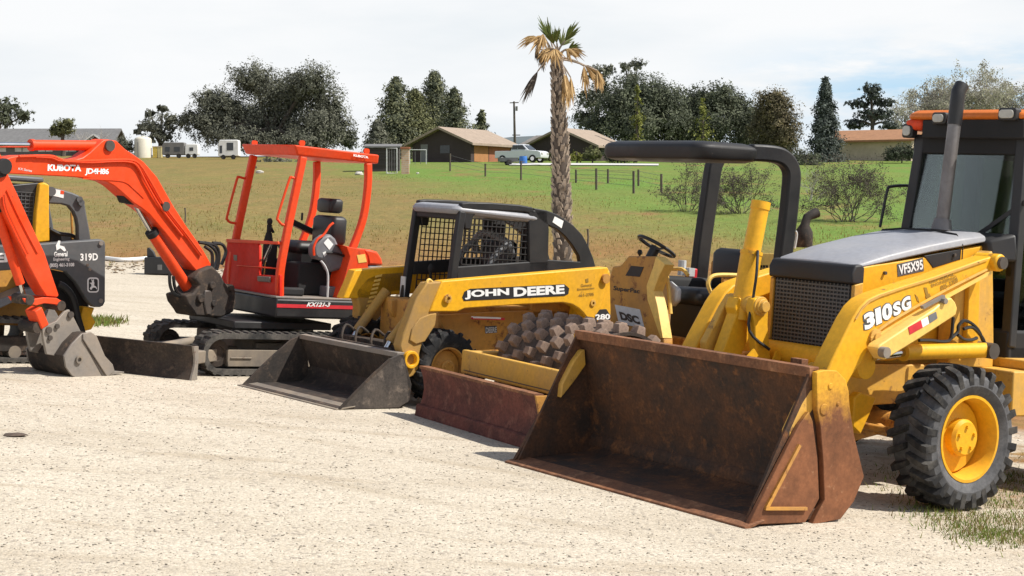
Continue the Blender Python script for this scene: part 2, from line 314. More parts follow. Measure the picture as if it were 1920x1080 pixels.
# ---------------------------------------------------------------- backhoe loader
def make_wheel(parent, c, R, width, rimR, out=1, nlug=22, tyrem=None, rimm=None, dish=0.10, lugh=0.035, seg=44, hubr=0.4, lugfill=0.42):
    """c = hub centre on the middle plane of the tyre; out = +1 when the outside faces +y"""
    hw = width / 2; rc = R - lugh
    prof = [(rimR, -hw * 0.72), (rimR * 1.10, -hw * 0.86), ((rimR + rc) / 2, -hw), (rc * 0.93, -hw * 0.96), (rc * 0.985, -hw * 0.80), (rc, -hw * 0.45), (rc, hw * 0.45),
            (rc * 0.985, hw * 0.80), (rc * 0.93, hw * 0.96), ((rimR + rc) / 2, hw), (rimR * 1.10, hw * 0.86), (rimR, hw * 0.72)]
    t = MB(); t.lathe(prof, (0, 0, 0), 1, seg)
    tr = MB()
    for k in range(nlug):
        for sgn in (-1, 1):
            a0 = 2 * math.pi * (k + (0.5 if sgn > 0 else 0)) / nlug; da = 2 * math.pi / nlug; rings = []
            for yy, r1, ph in ((0.04, R, 0.55), (0.45, R, 0.30), (0.86, R * 0.992, 0.06), (0.99, R * 0.955, 0.0), (1.0, R * 0.885, 0.0)):
                ring = []
                wd = da * lugfill * (0.8 if yy < 0.3 else 1.0)
                for dr, dt in ((-0.06, -wd / 2), (0, -wd / 2 * 0.8), (0, wd / 2 * 0.8), (-0.06, wd / 2)):
                    an = a0 + dt + ph * da; rr = r1 + dr
                    ring.append((rr * math.cos(an), sgn * yy * hw * 0.995, rr * math.sin(an)))
                rings.append(ring)
            tr.loft(rings)
    r = MB(); o = out
    r.lathe([(rimR * 1.02, -hw * 0.75), (rimR * 1.07, -hw * 0.82), (rimR * 1.07, -hw * 0.86), (rimR * 1.0, -hw * 0.86), (rimR * 0.93, -hw * 0.6), (rimR * 0.93, hw * 0.6), (rimR * 1.0, hw * 0.86), (rimR * 1.07, hw * 0.86), (rimR * 1.07, hw * 0.82), (rimR * 1.02, hw * 0.75)], (0, 0, 0), 1, seg)
    yd = o * (hw - dish)
    r.lathe([(rimR * 0.95, yd - o * 0.03), (rimR * 0.86, yd), (rimR * 0.60, yd + o * 0.005), (rimR * hubr, yd + o * 0.02), (rimR * hubr * 0.98, yd + o * 0.02), (0.001, yd + o * 0.02)], (0, 0, 0), 1, seg)
    w = r.build('wheel', rimm, parent, sharp=28); w.location = c
    t.build('tyre', tyrem, w, sharp=30); tr.build('tread', M['tyre'], w, sharp=30)
    h = MB(); h.lathe([(rimR * hubr, 0), (rimR * hubr, o * dish * 0.35), (rimR * hubr * 0.86, o * dish * 0.5), (0.001, o * dish * 0.5)], (0, yd + o * 0.02, 0), 1, 24)
    for k in range(5):
        a = 2 * math.pi * k / 5 + 0.3; x, zz = rimR * hubr * 0.62 * math.cos(a), rimR * hubr * 0.62 * math.sin(a)
        h.cyl((x, yd + o * (0.02 + dish * 0.5), zz), (x, yd + o * (0.035 + dish * 0.5), zz), rimR * 0.05, seg=6)
    h.build('hub', rimm, w, sharp=30)
    return w
def cushion(mb, x0, x1, y0, y1, z0, z1, r=0.04):
    """box with rounded edges as stacked rounded outlines"""
    rings = []
    for dz, k in ((0, r), (r * 0.4, r * 0.35), (r, 0), (z1 - z0 - r, 0), (z1 - z0 - r * 0.4, r * 0.35), (z1 - z0, r)):
        rings.append([(p[0], p[1], z0 + dz) for p in rrect(x0 + k, y0 + k, x1 - x0 - 2 * k, y1 - y0 - 2 * k, max(0.012, r - k * 0.5), 3)])
    return mb.loft(rings)
def grid_panel(mb, x0, x1, z0, z1, y, nx, nz, r):
    for i in range(nx + 1):
        x = x0 + (x1 - x0) * i / nx; mb.tube([(x, y, z0), (x, y, z1)], r, 4)
    for i in range(nz + 1):
        zz = z0 + (z1 - z0) * i / nz; mb.tube([(x0, y + r, zz), (x1, y + r, zz)], r, 4)

B = Frame((1400, 990), (957, 868)); BW = B.W / 2
bh = B.root('backhoe_loader', 'large yellow backhoe loader with wide rusty front bucket and dark glass cab', 'backhoe loader', 'construction machines parked on the gravel')
# bucket: shell, side plates, edges
lipx, lipz = -0.465, 0.905; crx, crz = -0.66, 0.16
prof = [(0.0, 0.0), (0.0, 0.018), (-0.10, 0.035), (-0.56, 0.075), (crx + 0.02, 0.115), (crx, crz), (crx + 0.012, 0.30), (-0.585, 0.55), (-0.515, 0.78), (lipx, lipz),
        (lipx - 0.045, lipz + 0.005), (-0.56, 0.78), (-0.635, 0.55), (-0.70, 0.29), (-0.70, 0.13), (-0.62, 0.02), (-0.30, 0.0)]
bk = MB(); bk.prism(prof, 1, -BW + 0.03, BW - 0.03)
bucket = bk.build('bucket', M['rust'], bh, 0.006)
m = MB(); inner = [(-0.02, 0.01), (lipx, lipz), (lipx - 0.05, lipz), (-0.66, 0.55), (-0.70, 0.29), (-0.70, 0.13), (-0.62, 0.02)]
for sg in (1, -1):
    m = MB(); m.prism(inner, 1, sg * (BW - 0.055), sg * (BW - 0.036)); m.build('inner_side', M['rust'], bucket)
ce = MB(); ce.prism([(0.035, -0.002), (0.035, 0.012), (-0.12, 0.046), (-0.12, 0.034), (0.0, -0.004)], 1, -BW - 0.02, BW + 0.02); ce.build('cutting_edge', M['rustlip'], bucket, 0.004)
lp = MB(); lp.prism([(lipx + 0.012, lipz - 0.05), (lipx + 0.02, lipz + 0.012), (lipx - 0.06, lipz + 0.014), (lipx - 0.06, lipz - 0.03)], 1, -BW + 0.03, BW - 0.03); lp.build('bucket_lip', M['rustlip'], bucket, 0.004)
ba = MB(); ba.prism([(crx + 0.03, crz - 0.05), (crx + 0.032, crz - 0.02), (crx + 0.014, crz + 0.03), (crx + 0.002, crz + 0.04), (crx + 0.01, crz - 0.05)], 1, -BW + 0.032, BW - 0.032); ba.build('wear_strip', M['rust'], bucket, 0.004)
clam = B.side(BW, [(1403, 984), (1478, 836), (1500, 795), (1517, 772), (1524, 790), (1533, 860), (1536, 935), (1528, 950), (1510, 980)])
rear = B.side(BW, [(1530, 698), (1545, 694), (1568, 695), (1584, 711), (1590, 732), (1592, 763), (1600, 815), (1619, 893), (1600, 940), (1575, 973), (1521, 984), (1530, 965), (1545, 937), (1542, 860), (1537, 800), (1531, 768)])
rib = B.side(BW + 0.015, [(1436, 957), (1437, 950), (1499, 833), (1503, 836), (1443, 951), (1514, 951), (1514, 957)])
brace = B.side(BW - 0.05, [(1474, 836), (1477, 806), (1500, 756), (1516, 731), (1522, 728), (1524, 762), (1500, 800)])
for sg in (1, -1):
    m = MB(); m.prism(clam, 1, sg * (BW - 0.03), sg * BW); sp = m.build('side_plate', M['rust'] if sg < 0 else M['rustplate'], bucket, 0.004)
    m = MB(); m.prism(rib, 1, sg * BW, sg * (BW + 0.016)); m.build('stiffener_rib', M['yellow_old'], sp)
    m = MB(); m.prism(rear, 1, sg * (BW - 0.035), sg * (BW + 0.006))
    for p, r in (((1557, 724), 0.02), ((1545, 768), 0.035), ((1571, 757), 0.012)):
        c = B.side(BW + 0.006, [p])[0]; m.cyl((c[0], sg * (BW + 0.004), c[1]), (c[0], sg * (BW + 0.012), c[1]), r, seg=14)
    m.build('end_plate', M['rustplate'], bucket, 0.004)
    m = MB(); m.prism(brace, 1, sg * (BW - 0.10), sg * (BW - 0.035)); m.build('clamp_brace', M['yellow_worn'], bucket, 0.006)
# loader arms
arm_out = [(1862, 480), (1834, 489), (1751, 519.4), (1696, 536), (1648, 552), (1627, 562), (1612, 577), (1599, 598), (1568, 660), (1551, 696), (1536, 735), (1552, 760), (1578, 745), (1592, 715), (1600, 702), (1616, 680), (1640, 637), (1690, 606), (1737, 580), (1800, 545), (1857, 512), (1868, 504), (1871, 488)]
AY = 0.70
pa = B.side(AY, arm_out)
for sg in (1, -1):
    m = MB(); m.prism(pa, 1, sg * (AY - 0.15), sg * AY)
    c = B.side(AY, [(1866, 492)])[0]; m.cyl((c[0], sg * (AY - 0.16), c[1]), (c[0], sg * (AY + 0.05), c[1]), 0.06)
    am = m.build('loader_arm', M['yellow'], bh, 0.012)
    if sg > 0: arm_near = am
    c = B.side(AY, [(1866, 492)])[0]; m = MB(); m.cyl((c[0], sg * (AY + 0.05), c[1]), (c[0], sg * (AY + 0.075), c[1]), 0.042); m.build('pivot_pin', M['pin'], am)
# flange strip along the lower edge and a raised line along the top
top_line = B.side(AY + 0.004, [(1851, 487), (1751, 522.5), (1696, 539), (1650, 555), (1630, 565), (1616, 579), (1604, 599)])
low_line = B.side(AY + 0.01, [(1640, 634), (1737, 576.5), (1800, 542), (1857, 510)])
m = MB(); m.path_bar([(p[0], AY + 0.006, p[1]) for p in low_line], 0.022, 0.03); m.build('arm_flange', M['beige'], arm_near)
m = MB(); m.path_bar([(p[0], AY + 0.003, p[1]) for p in top_line], 0.012, 0.012); m.build('arm_seam', M['yellow_worn'], arm_near)
# torque tube
m = MB(); c = B.side(0.0, [(1500, 668)])[0]; m.cyl((c[0], -AY + 0.1, c[1]), (c[0], AY - 0.1, c[1]), 0.085, seg=20); m.build('torque_tube', M['yellow'], bh)
tubec = c
# tilt cylinder, bell-crank and links
cy = -0.30
p0, p1, pm = (B.p3(1, cy, p) for p in ((1388, 600), (1427, 379), (1409, 474)))
m = MB(); m.cyl(p0, pm, 0.074, seg=22).cyl(pm, p1, 0.062, seg=22); d = (p1 - p0).normalized(); m.cyl(pm - d * 0.012, pm + d * 0.012, 0.078, seg=22); m.cyl(p1 - d * 0.05, p1 + d * 0.004, 0.067, seg=22)
tilt = m.build('tilt_cylinder', M['yellow'], bh)
def traced(y0, y1, pts, name, mat, parent, bev=0.008, face=None):
    m = MB(); m.prism(B.side(max(y0, y1) if face is None else face, pts), 1, y0, y1); return m.build(name, mat, parent, bev)
traced(-0.46, -0.40, z('2f', (255, 620), (210, 690), (100, 900), (105, 975), (150, 990), (205, 985), (255, 840), (275, 720), (285, 640)), 'bellcrank_plate', M['yellow_worn'], bh)
traced(-0.36, -0.26, z('2f', (290, 640), (270, 700), (280, 740), (190, 990), (210, 1015), (280, 1040), (355, 870), (350, 700), (340, 650)), 'bellcrank_plate', M['yellow'], bh)
traced(-0.20, -0.13, z('2f', (385, 650), (372, 700), (385, 770), (388, 900), (415, 1040), (490, 1065), (475, 960), (462, 800), (466, 700), (450, 650), (420, 635)), 'dump_link', M['yellow'], bh)
c = B.p3(1, -0.13, z('2f', (420, 692))[0])
m = MB(); m.cyl(c + Vector((0, -0.3, 0)), c + Vector((0, 0.012, 0)), 0.066, seg=20).cyl(c, c + Vector((0, 0.03, 0)), 0.05, seg=20).cyl(c, c + Vector((0, 0.055, 0)), 0.038, seg=20); m.build('pivot_pin', M['yellow_worn'], bh, 0.004)
for p, q in (((1390, 690), (1417, 660)), ((1445, 700), (1460, 662))): m = MB(); m.bar(B.p3(1, -0.1, p), B.p3(1, -0.1, q), 0.015, 0.06); m.build('gusset', M['yellow'], bh)
m = MB(); c = B.p3(1, 0.52, (1500, 690)); m.box(c.x - 0.03, c.x + 0.03, 0.46, 0.56, c.z, c.z + 0.06); m.build('latch_hook', M['rustlip'], bh, 0.004)
# service lock bar with its sticker
lb = B.side(0.82, z('3b', (20, 915), (40, 885), (400, 648), (480, 580), (520, 568), (545, 600), (560, 640), (550, 688), (300, 850), (70, 992)))
m = MB(); m.prism(lb, 1, 0.72, 0.82); lock = m.build('boom_lock_bar', M['beige'], bh, 0.01)
for nm, mt, q in (('red_sticker', 'redv', [(225, 768), (310, 722), (322, 770), (236, 818)]), ('white_sticker', 'white', [(310, 722), (355, 697), (366, 744), (322, 770)]), ('grey_sticker', 'greyp', [(362, 690), (412, 664), (422, 708), (370, 742)])):
    m = MB(); m.prism(B.side(0.82, z('3b', *q)), 1, 0.8205, 0.8235); m.build(nm, M[mt], lock)
c = B.p3(1, 0.82, z('3b', (45, 935))[0]); m = MB(); m.cyl(c, c + Vector((0, 0.05, 0)), 0.035, seg=14); m.build('pin_end', M['steel'], lock)
c = B.p3(1, 0.80, z('3b', (450, 590))[0]); m = MB(); m.bar(c + Vector((0.16, -0.02, -0.05)), c + Vector((-0.02, 0.0, 0.03)), 0.03, 0.02).cyl(c, c + Vector((0, 0.04, 0)), 0.02, seg=8); m.build('latch_handle', M['steel'], lock)
# lift cylinders
for sg in (1, -1):
    a, b = B.p3(1, 0.60, (1845, 656)), B.p3(1, 0.60, (1692, 660)); e = B.p3(1, 0.60, (1635, 668))
    a.y = b.y = e.y = sg * 0.62
    m = MB(); m.cyl(a, b, 0.052, seg=20).cyl(b, b + (b - a).normalized() * 0.02, 0.058, seg=20); c = m.build('lift_cylinder', M['yellow'], bh)
    m = MB(); m.cyl(b, e, 0.028, seg=14); m.build('piston_rod', M['rod'], c)
    m = MB(); m.cyl(a + Vector((0, -0.07, 0)), a + Vector((0, 0.07, 0)), 0.055, seg=16); m.build('cylinder_eye', M['pin'], c)
# hood, nose and grille
HW = 0.385
hp = [(-1.625, 0.88), (-1.625, 1.50)] + B.side(HW + 0.01, [(1640, 497), (1732, 483), (1806, 467), (1862, 458), (1866, 560), (1790, 640)]) + [(-2.0, 0.88)]
m = MB(); m.prism(hp, 1, -HW, HW); hood_b = m.build('engine_cover', M['yellow'], bh, 0.01)
nx = -1.60
rings = []
for x, w, ze, zt in ((nx + 0.02, HW - 0.03, 1.485, 1.52), (nx - 0.03, HW, 1.497, 1.545), (-1.9, HW + 0.01, 1.552, 1.625), (-2.3, HW + 0.015, 1.63, 1.715), (-2.62, HW + 0.02, 1.685, 1.775), (-2.86, HW + 0.02, 1.728, 1.80)):
    rings.append([(x, -w, ze), (x, -w * 0.97, ze + (zt - ze) * 0.55), (x, -w * 0.85, ze + (zt - ze) * 0.86), (x, -w * 0.4, zt), (x, w * 0.4, zt), (x, w * 0.85, ze + (zt - ze) * 0.86), (x, w * 0.97, ze + (zt - ze) * 0.55), (x, w, ze)])
m = MB(); m.loft(rings); hood = m.build('hood', M['hood'], bh, 0.012, sharp=50)
m = MB(); m.path_bar([(-2.61, y, zz) for y, zz in ((-0.40, 1.69), (-0.34, 1.765), (-0.15, 1.784), (0.15, 1.784), (0.34, 1.765), (0.402, 1.69))], 0.014, 0.006, up=(1, 0, 0)); m.build('hood_seam', M['dark'], hood)
m = MB(); m.prism([(nx + 0.055, 1.385), (nx + 0.06, 1.46), (nx + 0.03, 1.512), (nx - 0.03, 1.52), (nx - 0.06, 1.50), (nx - 0.06, 1.385)], 1, -HW - 0.008, HW + 0.008); m.build('nose_cap', M['grille'], hood, 0.014, seg=3)
m = MB(); m.box(nx - 0.04, nx + 0.015, -HW + 0.02, HW - 0.02, 0.90, 1.385); gr = m.build('grille', M['grille'], bh, 0.01)
m = MB(); random.seed(3)
for k in range(17):
    zz = 0.93 + k * 0.0265; m.box(nx + 0.015, nx + 0.024, -HW + 0.04, HW - 0.04, zz, zz + 0.012)
for k in range(21):
    yy = -HW + 0.05 + k * (2 * HW - 0.1) / 20; m.box(nx + 0.012, nx + 0.021, yy - 0.004, yy + 0.004, 0.92, 1.38)
m.build('grille_mesh', M['greysteel'], gr)
for sg in (1, -1): m = MB(); m.prism([(nx - 0.05, 0.90), (nx + 0.03, 0.90), (nx + 0.03, 1.38), (nx - 0.05, 1.40)], 1, sg * (HW - 0.02), sg * (HW + 0.012)); m.build('grille_surround', M['yellow_worn'], gr, 0.006)
vent = B.side(HW + 0.012, z('3b', (342, 288), (592, 242), (586, 312), (402, 370)))
for sg in (1, -1): m = MB(); m.prism(vent, 1, sg * (HW - 0.02), sg * (HW + 0.004)); m.build('side_vent', M['grille'], hood_b, 0.004)
# exhaust
a, b = B.p3(1, 0.10, (1766, 424)), B.p3(1, 0.10, (1797, 172)); d = (b - a).normalized()
m = MB(); m.tube([a - d * 0.05, a + d * 0.3, a + d * 0.8], 0.047, 16).cyl(a - d * 0.03, a + d * 0.05, 0.075, 0.06); ex = m.build('exhaust_stack', M['stack'], bh)
m = MB(); m.tube([b - d * 0.24, b - d * 0.08, b + d * 0.0, b + d * 0.05 + Vector((-0.03, 0, 0))], 0.052, 16); m.build('exhaust_tip', M['black'], ex)
# loader tower and frame
m = MB()
tw = B.side(0.52, [(1792, 520), (1862, 470), (1864, 655), (1862, 690), (1780, 690), (1785, 600)])
for sg in (1, -1):
    m.prism(tw, 1, sg * 0.40, sg * 0.52)
m.build('loader_tower', M['yellow_worn'], bh, 0.012)
m = MB(); vr = B.side(0.56, [(1818, 532), (1838, 522), (1834, 648), (1812, 648)]); m.prism(vr, 1, 0.52, 0.56); m.build('tower_rib', M['yellow'], bh, 0.006)
m = MB()
for sg in (1, -1): m.prism([(-1.22, 0.60), (-1.16, 0.80), (-1.30, 0.86), (-4.6, 0.86), (-4.6, 0.62), (-2.2, 0.60), (-1.7, 0.58)], 1, sg * 0.30, sg * 0.40)
m.box(-1.35, -1.22, -0.36, 0.36, 0.55, 0.82); m.build('main_frame', M['yellow_worn'], bh, 0.01)
m = MB(); m.box(-4.6, -2.95, -0.78, 0.78, 0.86, 0.93).box(-4.6, -2.75, 0.40, 0.80, 0.55, 0.86); m.build('side_step', M['yellow_worn'], bh, 0.012)
m = MB(); m.tube([(-1.94, -0.8, 0.463), (-1.94, -0.35, 0.463), (-1.94, -0.14, 0.463), (-1.94, 0.14, 0.463), (-1.94, 0.35, 0.463), (-1.94, 0.8, 0.463)], [0.10, 0.085, 0.16, 0.16, 0.085, 0.10], 16)
m.box(-2.0, -1.88, 0.66, 0.74, 0.33, 0.60).box(-2.0, -1.88, -0.74, -0.66, 0.33, 0.60)
for yy in (-0.5, -0.05, 0.25, 0.5): m.cyl((-1.80, yy, 0.44), (-1.76, yy, 0.44), 0.04, seg=8)
m.tube([(-1.74, -0.7, 0.45), (-1.74, 0.7, 0.45)], 0.025, 8); m.build('front_axle', M['yellow_old'], bh, 0.006)
m = MB(); m.prism(B.side(0.45, [(1600, 745), (1612, 735), (1642, 745), (1632, 770), (1612, 815), (1597, 800)]), 1, 0.36, 0.46); m.build('axle_bracket', M['yellow'], bh, 0.01)
make_wheel(bh, (-1.94, 0.985, 0.463), 0.463, 0.33, 0.262, 1, 24, M['tyreside'], M['yellow'], dish=0.15, hubr=0.46, lugh=0.042, lugfill=0.46)
make_wheel(bh, (-1.94, -0.985, 0.463), 0.463, 0.33, 0.262, -1, 24, M['tyreside'], M['yellow'], dish=0.15, hubr=0.46, lugh=0.042, lugfill=0.46)
make_wheel(bh, (-4.15, 0.93, 0.68), 0.68, 0.44, 0.38, 1, 22, M['tyreside'], M['yellow'], dish=0.14)
make_wheel(bh, (-4.15, -0.93, 0.68), 0.68, 0.44, 0.38, -1, 22, M['tyreside'], M['yellow'], dish=0.14)
# cab
CX, CB, CY = -2.98, -4.5, 0.57
m = MB()
m.box(CB, CX, -CY, CY, 0.86, 1.02).box(CB, CX + 0.02, -CY, -0.36, 0.86, 1.45).box(CB, CX + 0.02, 0.36, CY, 0.86, 1.12); cab = m.build('cab', M['dark'], bh, 0.02)
m = MB(); m.loft([[(CX + 0.14, -0.47, 1.60), (CX + 0.14, -0.44, 1.74), (CX + 0.14, 0.44, 1.74), (CX + 0.14, 0.47, 1.60)], [(CX - 0.02, -0.58, 1.60), (CX - 0.02, -0.55, 1.80), (CX - 0.02, 0.55, 1.80), (CX - 0.02, 0.58, 1.60)]]); m.build('cowl', M['black'], cab, 0.02)
for sg in (1, -1):
    m = MB(); m.bar((CX - 0.02, sg * (CY - 0.03), 1.0), (CX - 0.14, sg * (CY - 0.11), 2.5), 0.075, 0.085, up=(0, 1, 0)); m.build('pillar', M['black'], cab, 0.01)
    m = MB(); m.bar((-3.75, sg * (CY - 0.03), 0.95), (-3.75, sg * (CY - 0.07), 2.5), 0.08, 0.08, up=(0, 1, 0)); m.build('pillar', M['black'], cab, 0.01)
    m = MB(); m.bar((CB + 0.05, sg * (CY - 0.03), 0.95), (CB + 0.05, sg * (CY - 0.07), 2.5), 0.10, 0.10, up=(0, 1, 0)); m.build('pillar', M['black'], cab, 0.01)
    m = MB(); m.prism([(CX - 0.06, 1.10 if sg > 0 else 1.45), (CX - 0.15, 2.45), (CB + 0.08, 2.45), (CB + 0.08, 1.10 if sg > 0 else 1.45)], 1, sg * (CY - 0.055), sg * (CY - 0.049)); m.build('side_glass', M['glass'], cab)
m = MB(); m.loft([[(CX - 0.02, -CY + 0.05, 1.50), (CX - 0.02, CY - 0.05, 1.50), (CX - 0.025, CY - 0.05, 1.50), (CX - 0.025, -CY + 0.05, 1.50)], [(CX - 0.135, -CY + 0.08, 2.47), (CX - 0.135, CY - 0.08, 2.47), (CX - 0.14, CY - 0.08, 2.47), (CX - 0.14, -CY + 0.08, 2.47)]]); ws = m.build('windscreen', M['glass'], cab)
m = MB(); m.bar((CX - 0.05, 0.10, 1.72), (CX - 0.10, 0.62, 2.08), 0.02, 0.03); m.build('wiper', M['black'], ws)
m = MB(); m.box(CB + 0.02, CB + 0.03, -CY + 0.1, CY - 0.1, 1.3, 2.42); m.build('rear_glass', M['glass'], cab)
m = MB(); m.box(-4.28, -4.2, -CY + 0.10, CY - 0.10, 1.0, 1.62).box(-4.28, -4.2, -CY + 0.10, -0.22, 1.62, 2.4).box(-3.72, -3.66, -CY + 0.08, -CY + 0.2, 1.4, 2.4); m.build('added_rear_panel', M['dark'], cab)  # opaque rear panel added to darken the view through the glass, plus a post
m = MB(); m.box(CB + 0.3, CX - 0.14, -CY + 0.12, CY - 0.12, 2.38, 2.47).box(CX - 0.17, CX - 0.10, -CY + 0.05, CY - 0.05, 2.36, 2.5); m.build('headliner', M['dark'], cab, 0.01)
rf = []
for zz, e in ((2.605, 0.02), (2.615, 0.05), (2.65, 0.05), (2.68, 0.01), (2.69, -0.10)):
    rf.append([(p[0], p[1], zz) for p in rrect(CB - 0.05 - e, -0.51 - e, CX - CB - 0.02 + 2 * e, 1.02 + 2 * e, 0.10, 4)])
m = MB(); m.loft(rf); roof = m.build('roof', M['roofo'], cab, 0.012)
m = MB(); m.box(CB, CX - 0.035, -0.39, 0.53, 2.47, 2.607); m.build('light_bar', M['dark'], roof, 0.01); m = MB(); m.box(CB + 0.5, CX - 0.025, -0.555, -0.391, 2.53, 2.612); m.build('corner_cover', M['orange'], roof, 0.03)
def lampbox(x, y, zz, w, h, par):
    m = MB(); m.prism(rrect(y - w / 2 - 0.015, zz - h / 2 - 0.015, w + 0.03, h + 0.03, 0.02), 0, x - 0.07, x - 0.005); l = m.build('work_light', M['black'], par, 0.008)
    m = MB(); m.prism(rrect(y - w / 2, zz - h / 2, w, h, 0.025), 0, x - 0.006, x + 0.008); m.build('lens', M['lamp'], l, 0.004)
for p, w in (((1759, 219), 0.11), ((1887, 211), 0.14)):
    q = B.front(CX + 0.015, [p])[0]; lampbox(CX + 0.015, q[0], q[1] - 0.01, w * 0.9, 0.06, roof)
q = B.front(CX - 0.02, [(1699.7, 245)])[0]; lampbox(CX - 0.02, q[0], q[1], 0.07, 0.075, roof)
# inside: seat, rear posts, wheel, side console
m = MB(); cushion(m, -3.95, -3.50, -0.25, 0.25, 1.22, 1.36); cushion(m, -4.08, -3.92, -0.24, 0.24, 1.34, 1.95); m.box(-3.9, -3.6, -0.2, 0.2, 1.0, 1.22); m.build('seat', M['seat'], cab)
m = MB(); c = Vector((-3.22, 0.05, 1.70)); u, v = Vector((0.35, 0, 0.93)).normalized(), Vector((0, 1, 0)); w_ = u.cross(v)
m.tube([c + (w_ * math.cos(t) + v * math.sin(t)) * 0.19 for t in [2 * math.pi * k / 24 for k in range(24)]], 0.014, 6, closed=True)
for t in (0.5, 2.6, 4.7): m.bar(c, c + (w_ * math.cos(t) + v * math.sin(t)) * 0.19, 0.02, 0.012)
m.cyl(c, (-3.10, 0.05, 1.2), 0.03); m.build('steering_wheel', M['seat'], cab)
m = MB(); m.box(-3.4, -3.05, -0.55, -0.40, 1.0, 1.75).box(-4.1, -3.3, 0.42, 0.55, 1.0, 1.30).box(-3.06, -2.98, -0.28, 0.28, 1.0, 1.62); m.build('console', M['greyp'], cab, 0.02)
m = MB(); hr = [B.p3(1, -0.60, p) for p in ((1650, 426), (1663, 360), (1670, 350), (1700, 348), (1706, 350))]; m.tube(smooth(hr, 3), 0.012, 6); m.build('grab_rail', M['black'], cab)
m = MB(); hr = [B.p3(1, -0.60, p) for p in z('3a', (270, 770), (340, 775), (355, 815), (325, 970), (235, 960))]; m.tube(smooth(hr, 3), 0.009, 6); m.build('grab_rail', M['black'], cab)
# hoses by the tower
m = MB()
for pts in ([(520, 840), (560, 800), (565, 760), (600, 725), (650, 740), (700, 790), (730, 860)], [(560, 820), (600, 850), (650, 855), (690, 840)], [(300, 858), (380, 858), (470, 866), (515, 840), (530, 700)], [(600, 780), (660, 770), (720, 830), (740, 870)]):
    m.tube(smooth([B.p3(1, 0.60, p) for p in z('3b', *pts)], 4), 0.012, 6)
m.build('hydraulic_hose', M['hose'], bh)
# lettering
def blet(txt, y, BL, BR, TL, mat, par, off=0.003, **k): return lettering(txt, par, mat, B.p3(1, y, BL), B.p3(1, y, BR), B.p3(1, y, TL), (0, off, 0), **k)
q = [B.p3(1, AY, p) for p in ((1620, 621), (1709, 578), (1617, 588))]
def lp2(a, b, t): return (a[0] + (b[0] - a[0]) * t, a[1] + (b[1] - a[1]) * t)
for ch, t0, t1, hk in (('3', 0.0, 0.225, 1.0), ('1', 0.245, 0.365, 1.0), ('0', 0.385, 0.60, 1.0), ('S', 0.62, 0.785, 0.82), ('G', 0.80, 1.0, 0.84)):
    p0, p1, up = lp2((1621, 620), (1708, 578), t0), lp2((1621, 620), (1708, 578), t1), (-3.0 * hk, -30.0 * hk)
    blet(ch, AY, (p0[0] - 1.6, p0[1] + 2.2), (p1[0] + 1.6, p1[1] + 1.2), (p0[0] - 1.8 + up[0], p0[1] - 1.2 + up[1]), M['greysteel'], arm_near, 0.0025, bold=0.11)
    blet(ch, AY, p0, p1, (p0[0] + up[0], p0[1] + up[1]), M['white'], arm_near, 0.005, bold=0.05)
m = MB(); m.prism(B.side(HW, [(1681.5, 495.5), (1730, 483), (1731.7, 508), (1683, 518.5)]), 1, HW + 0.0005, HW + 0.003); sg_ = m.build('number_plate', M['greysteel'], hood_b)
blet('VF5X95', HW, (1685, 516), (1730, 505), (1683.5, 497), M['white'], sg_, 0.006, bold=0.03)
blet('GENERAL', AY, (1742, 532), (1790, 516), (1741, 526), M['brownink'], arm_near, 0.003, bold=0.02)
blet('ENGINEERING', AY, (1746, 539), (1794, 522), (1745, 533), M['brownink'], arm_near, 0.003, bold=0.02)
blet('805-3709', AY, (1763, 545), (1796, 530), (1762, 536), M['brownink'], arm_near, 0.003, bold=0.02)
m = MB()
for q in ([(330, 500), (345, 560), (362, 545), (350, 500)], [(270, 545), (285, 590), (300, 600), (290, 565)], [(340, 560), (360, 600), (382, 575), (370, 540)]): m.prism(B.side(AY, z('3b', *q)), 1, AY + 0.0005, AY + 0.003)
m.build('decal_emblem', M['brownink'], arm_near)
# hoses on the tilt cylinder, bolts and handles
m = MB()
for k in range(2):
    a = B.p3(1, -0.22 + 0.03 * k, (1421, 470)); b2 = B.p3(1, -0.2 + 0.03 * k, (1412, 560)); c2 = B.p3(1, -0.15, (1405, 620)); m.tube(smooth([a, a.lerp(b2, 0.5) + Vector((0.02, 0.03, 0)), b2, c2, c2 + Vector((-0.15, 0.05, -0.12))], 4), 0.011, 6)
m.build('hydraulic_hose', M['hose'], tilt)
for p in ((1660, 512), (1672, 560), (1790, 478)):
    c = B.p3(1, HW + 0.012, p); m = MB(); m.cyl((c.x, HW, c.z), (c.x, HW + 0.02, c.z), 0.012, seg=8); m.build('panel_bolt', M['pin'], hood_b)
c = B.p3(1, AY, (1640, 632)); m = MB(); m.lathe([(0.055, 0), (0.055, 0.018), (0.03, 0.022), (0.03, 0.034), (0.001, 0.034)], (c.x, AY, c.z), 1, 16); m.build('arm_boss', M['yellow_worn'], arm_near)
m = MB(); m.tube(smooth([B.p3(1, AY + 0.012, p) for p in ((1850, 506), (1780, 541), (1720, 574), (1660, 610), (1632, 634))], 4), 0.010, 6); m.build('arm_pipe', M['yellow_worn'], arm_near)
m = MB(); m.path_bar([(x, HW + 0.012, zz) for x, zz in ((-2.62, 1.20), (-2.62, 1.68))], 0.006, 0.006); m.build('panel_seam', M['dark'], hood_b)
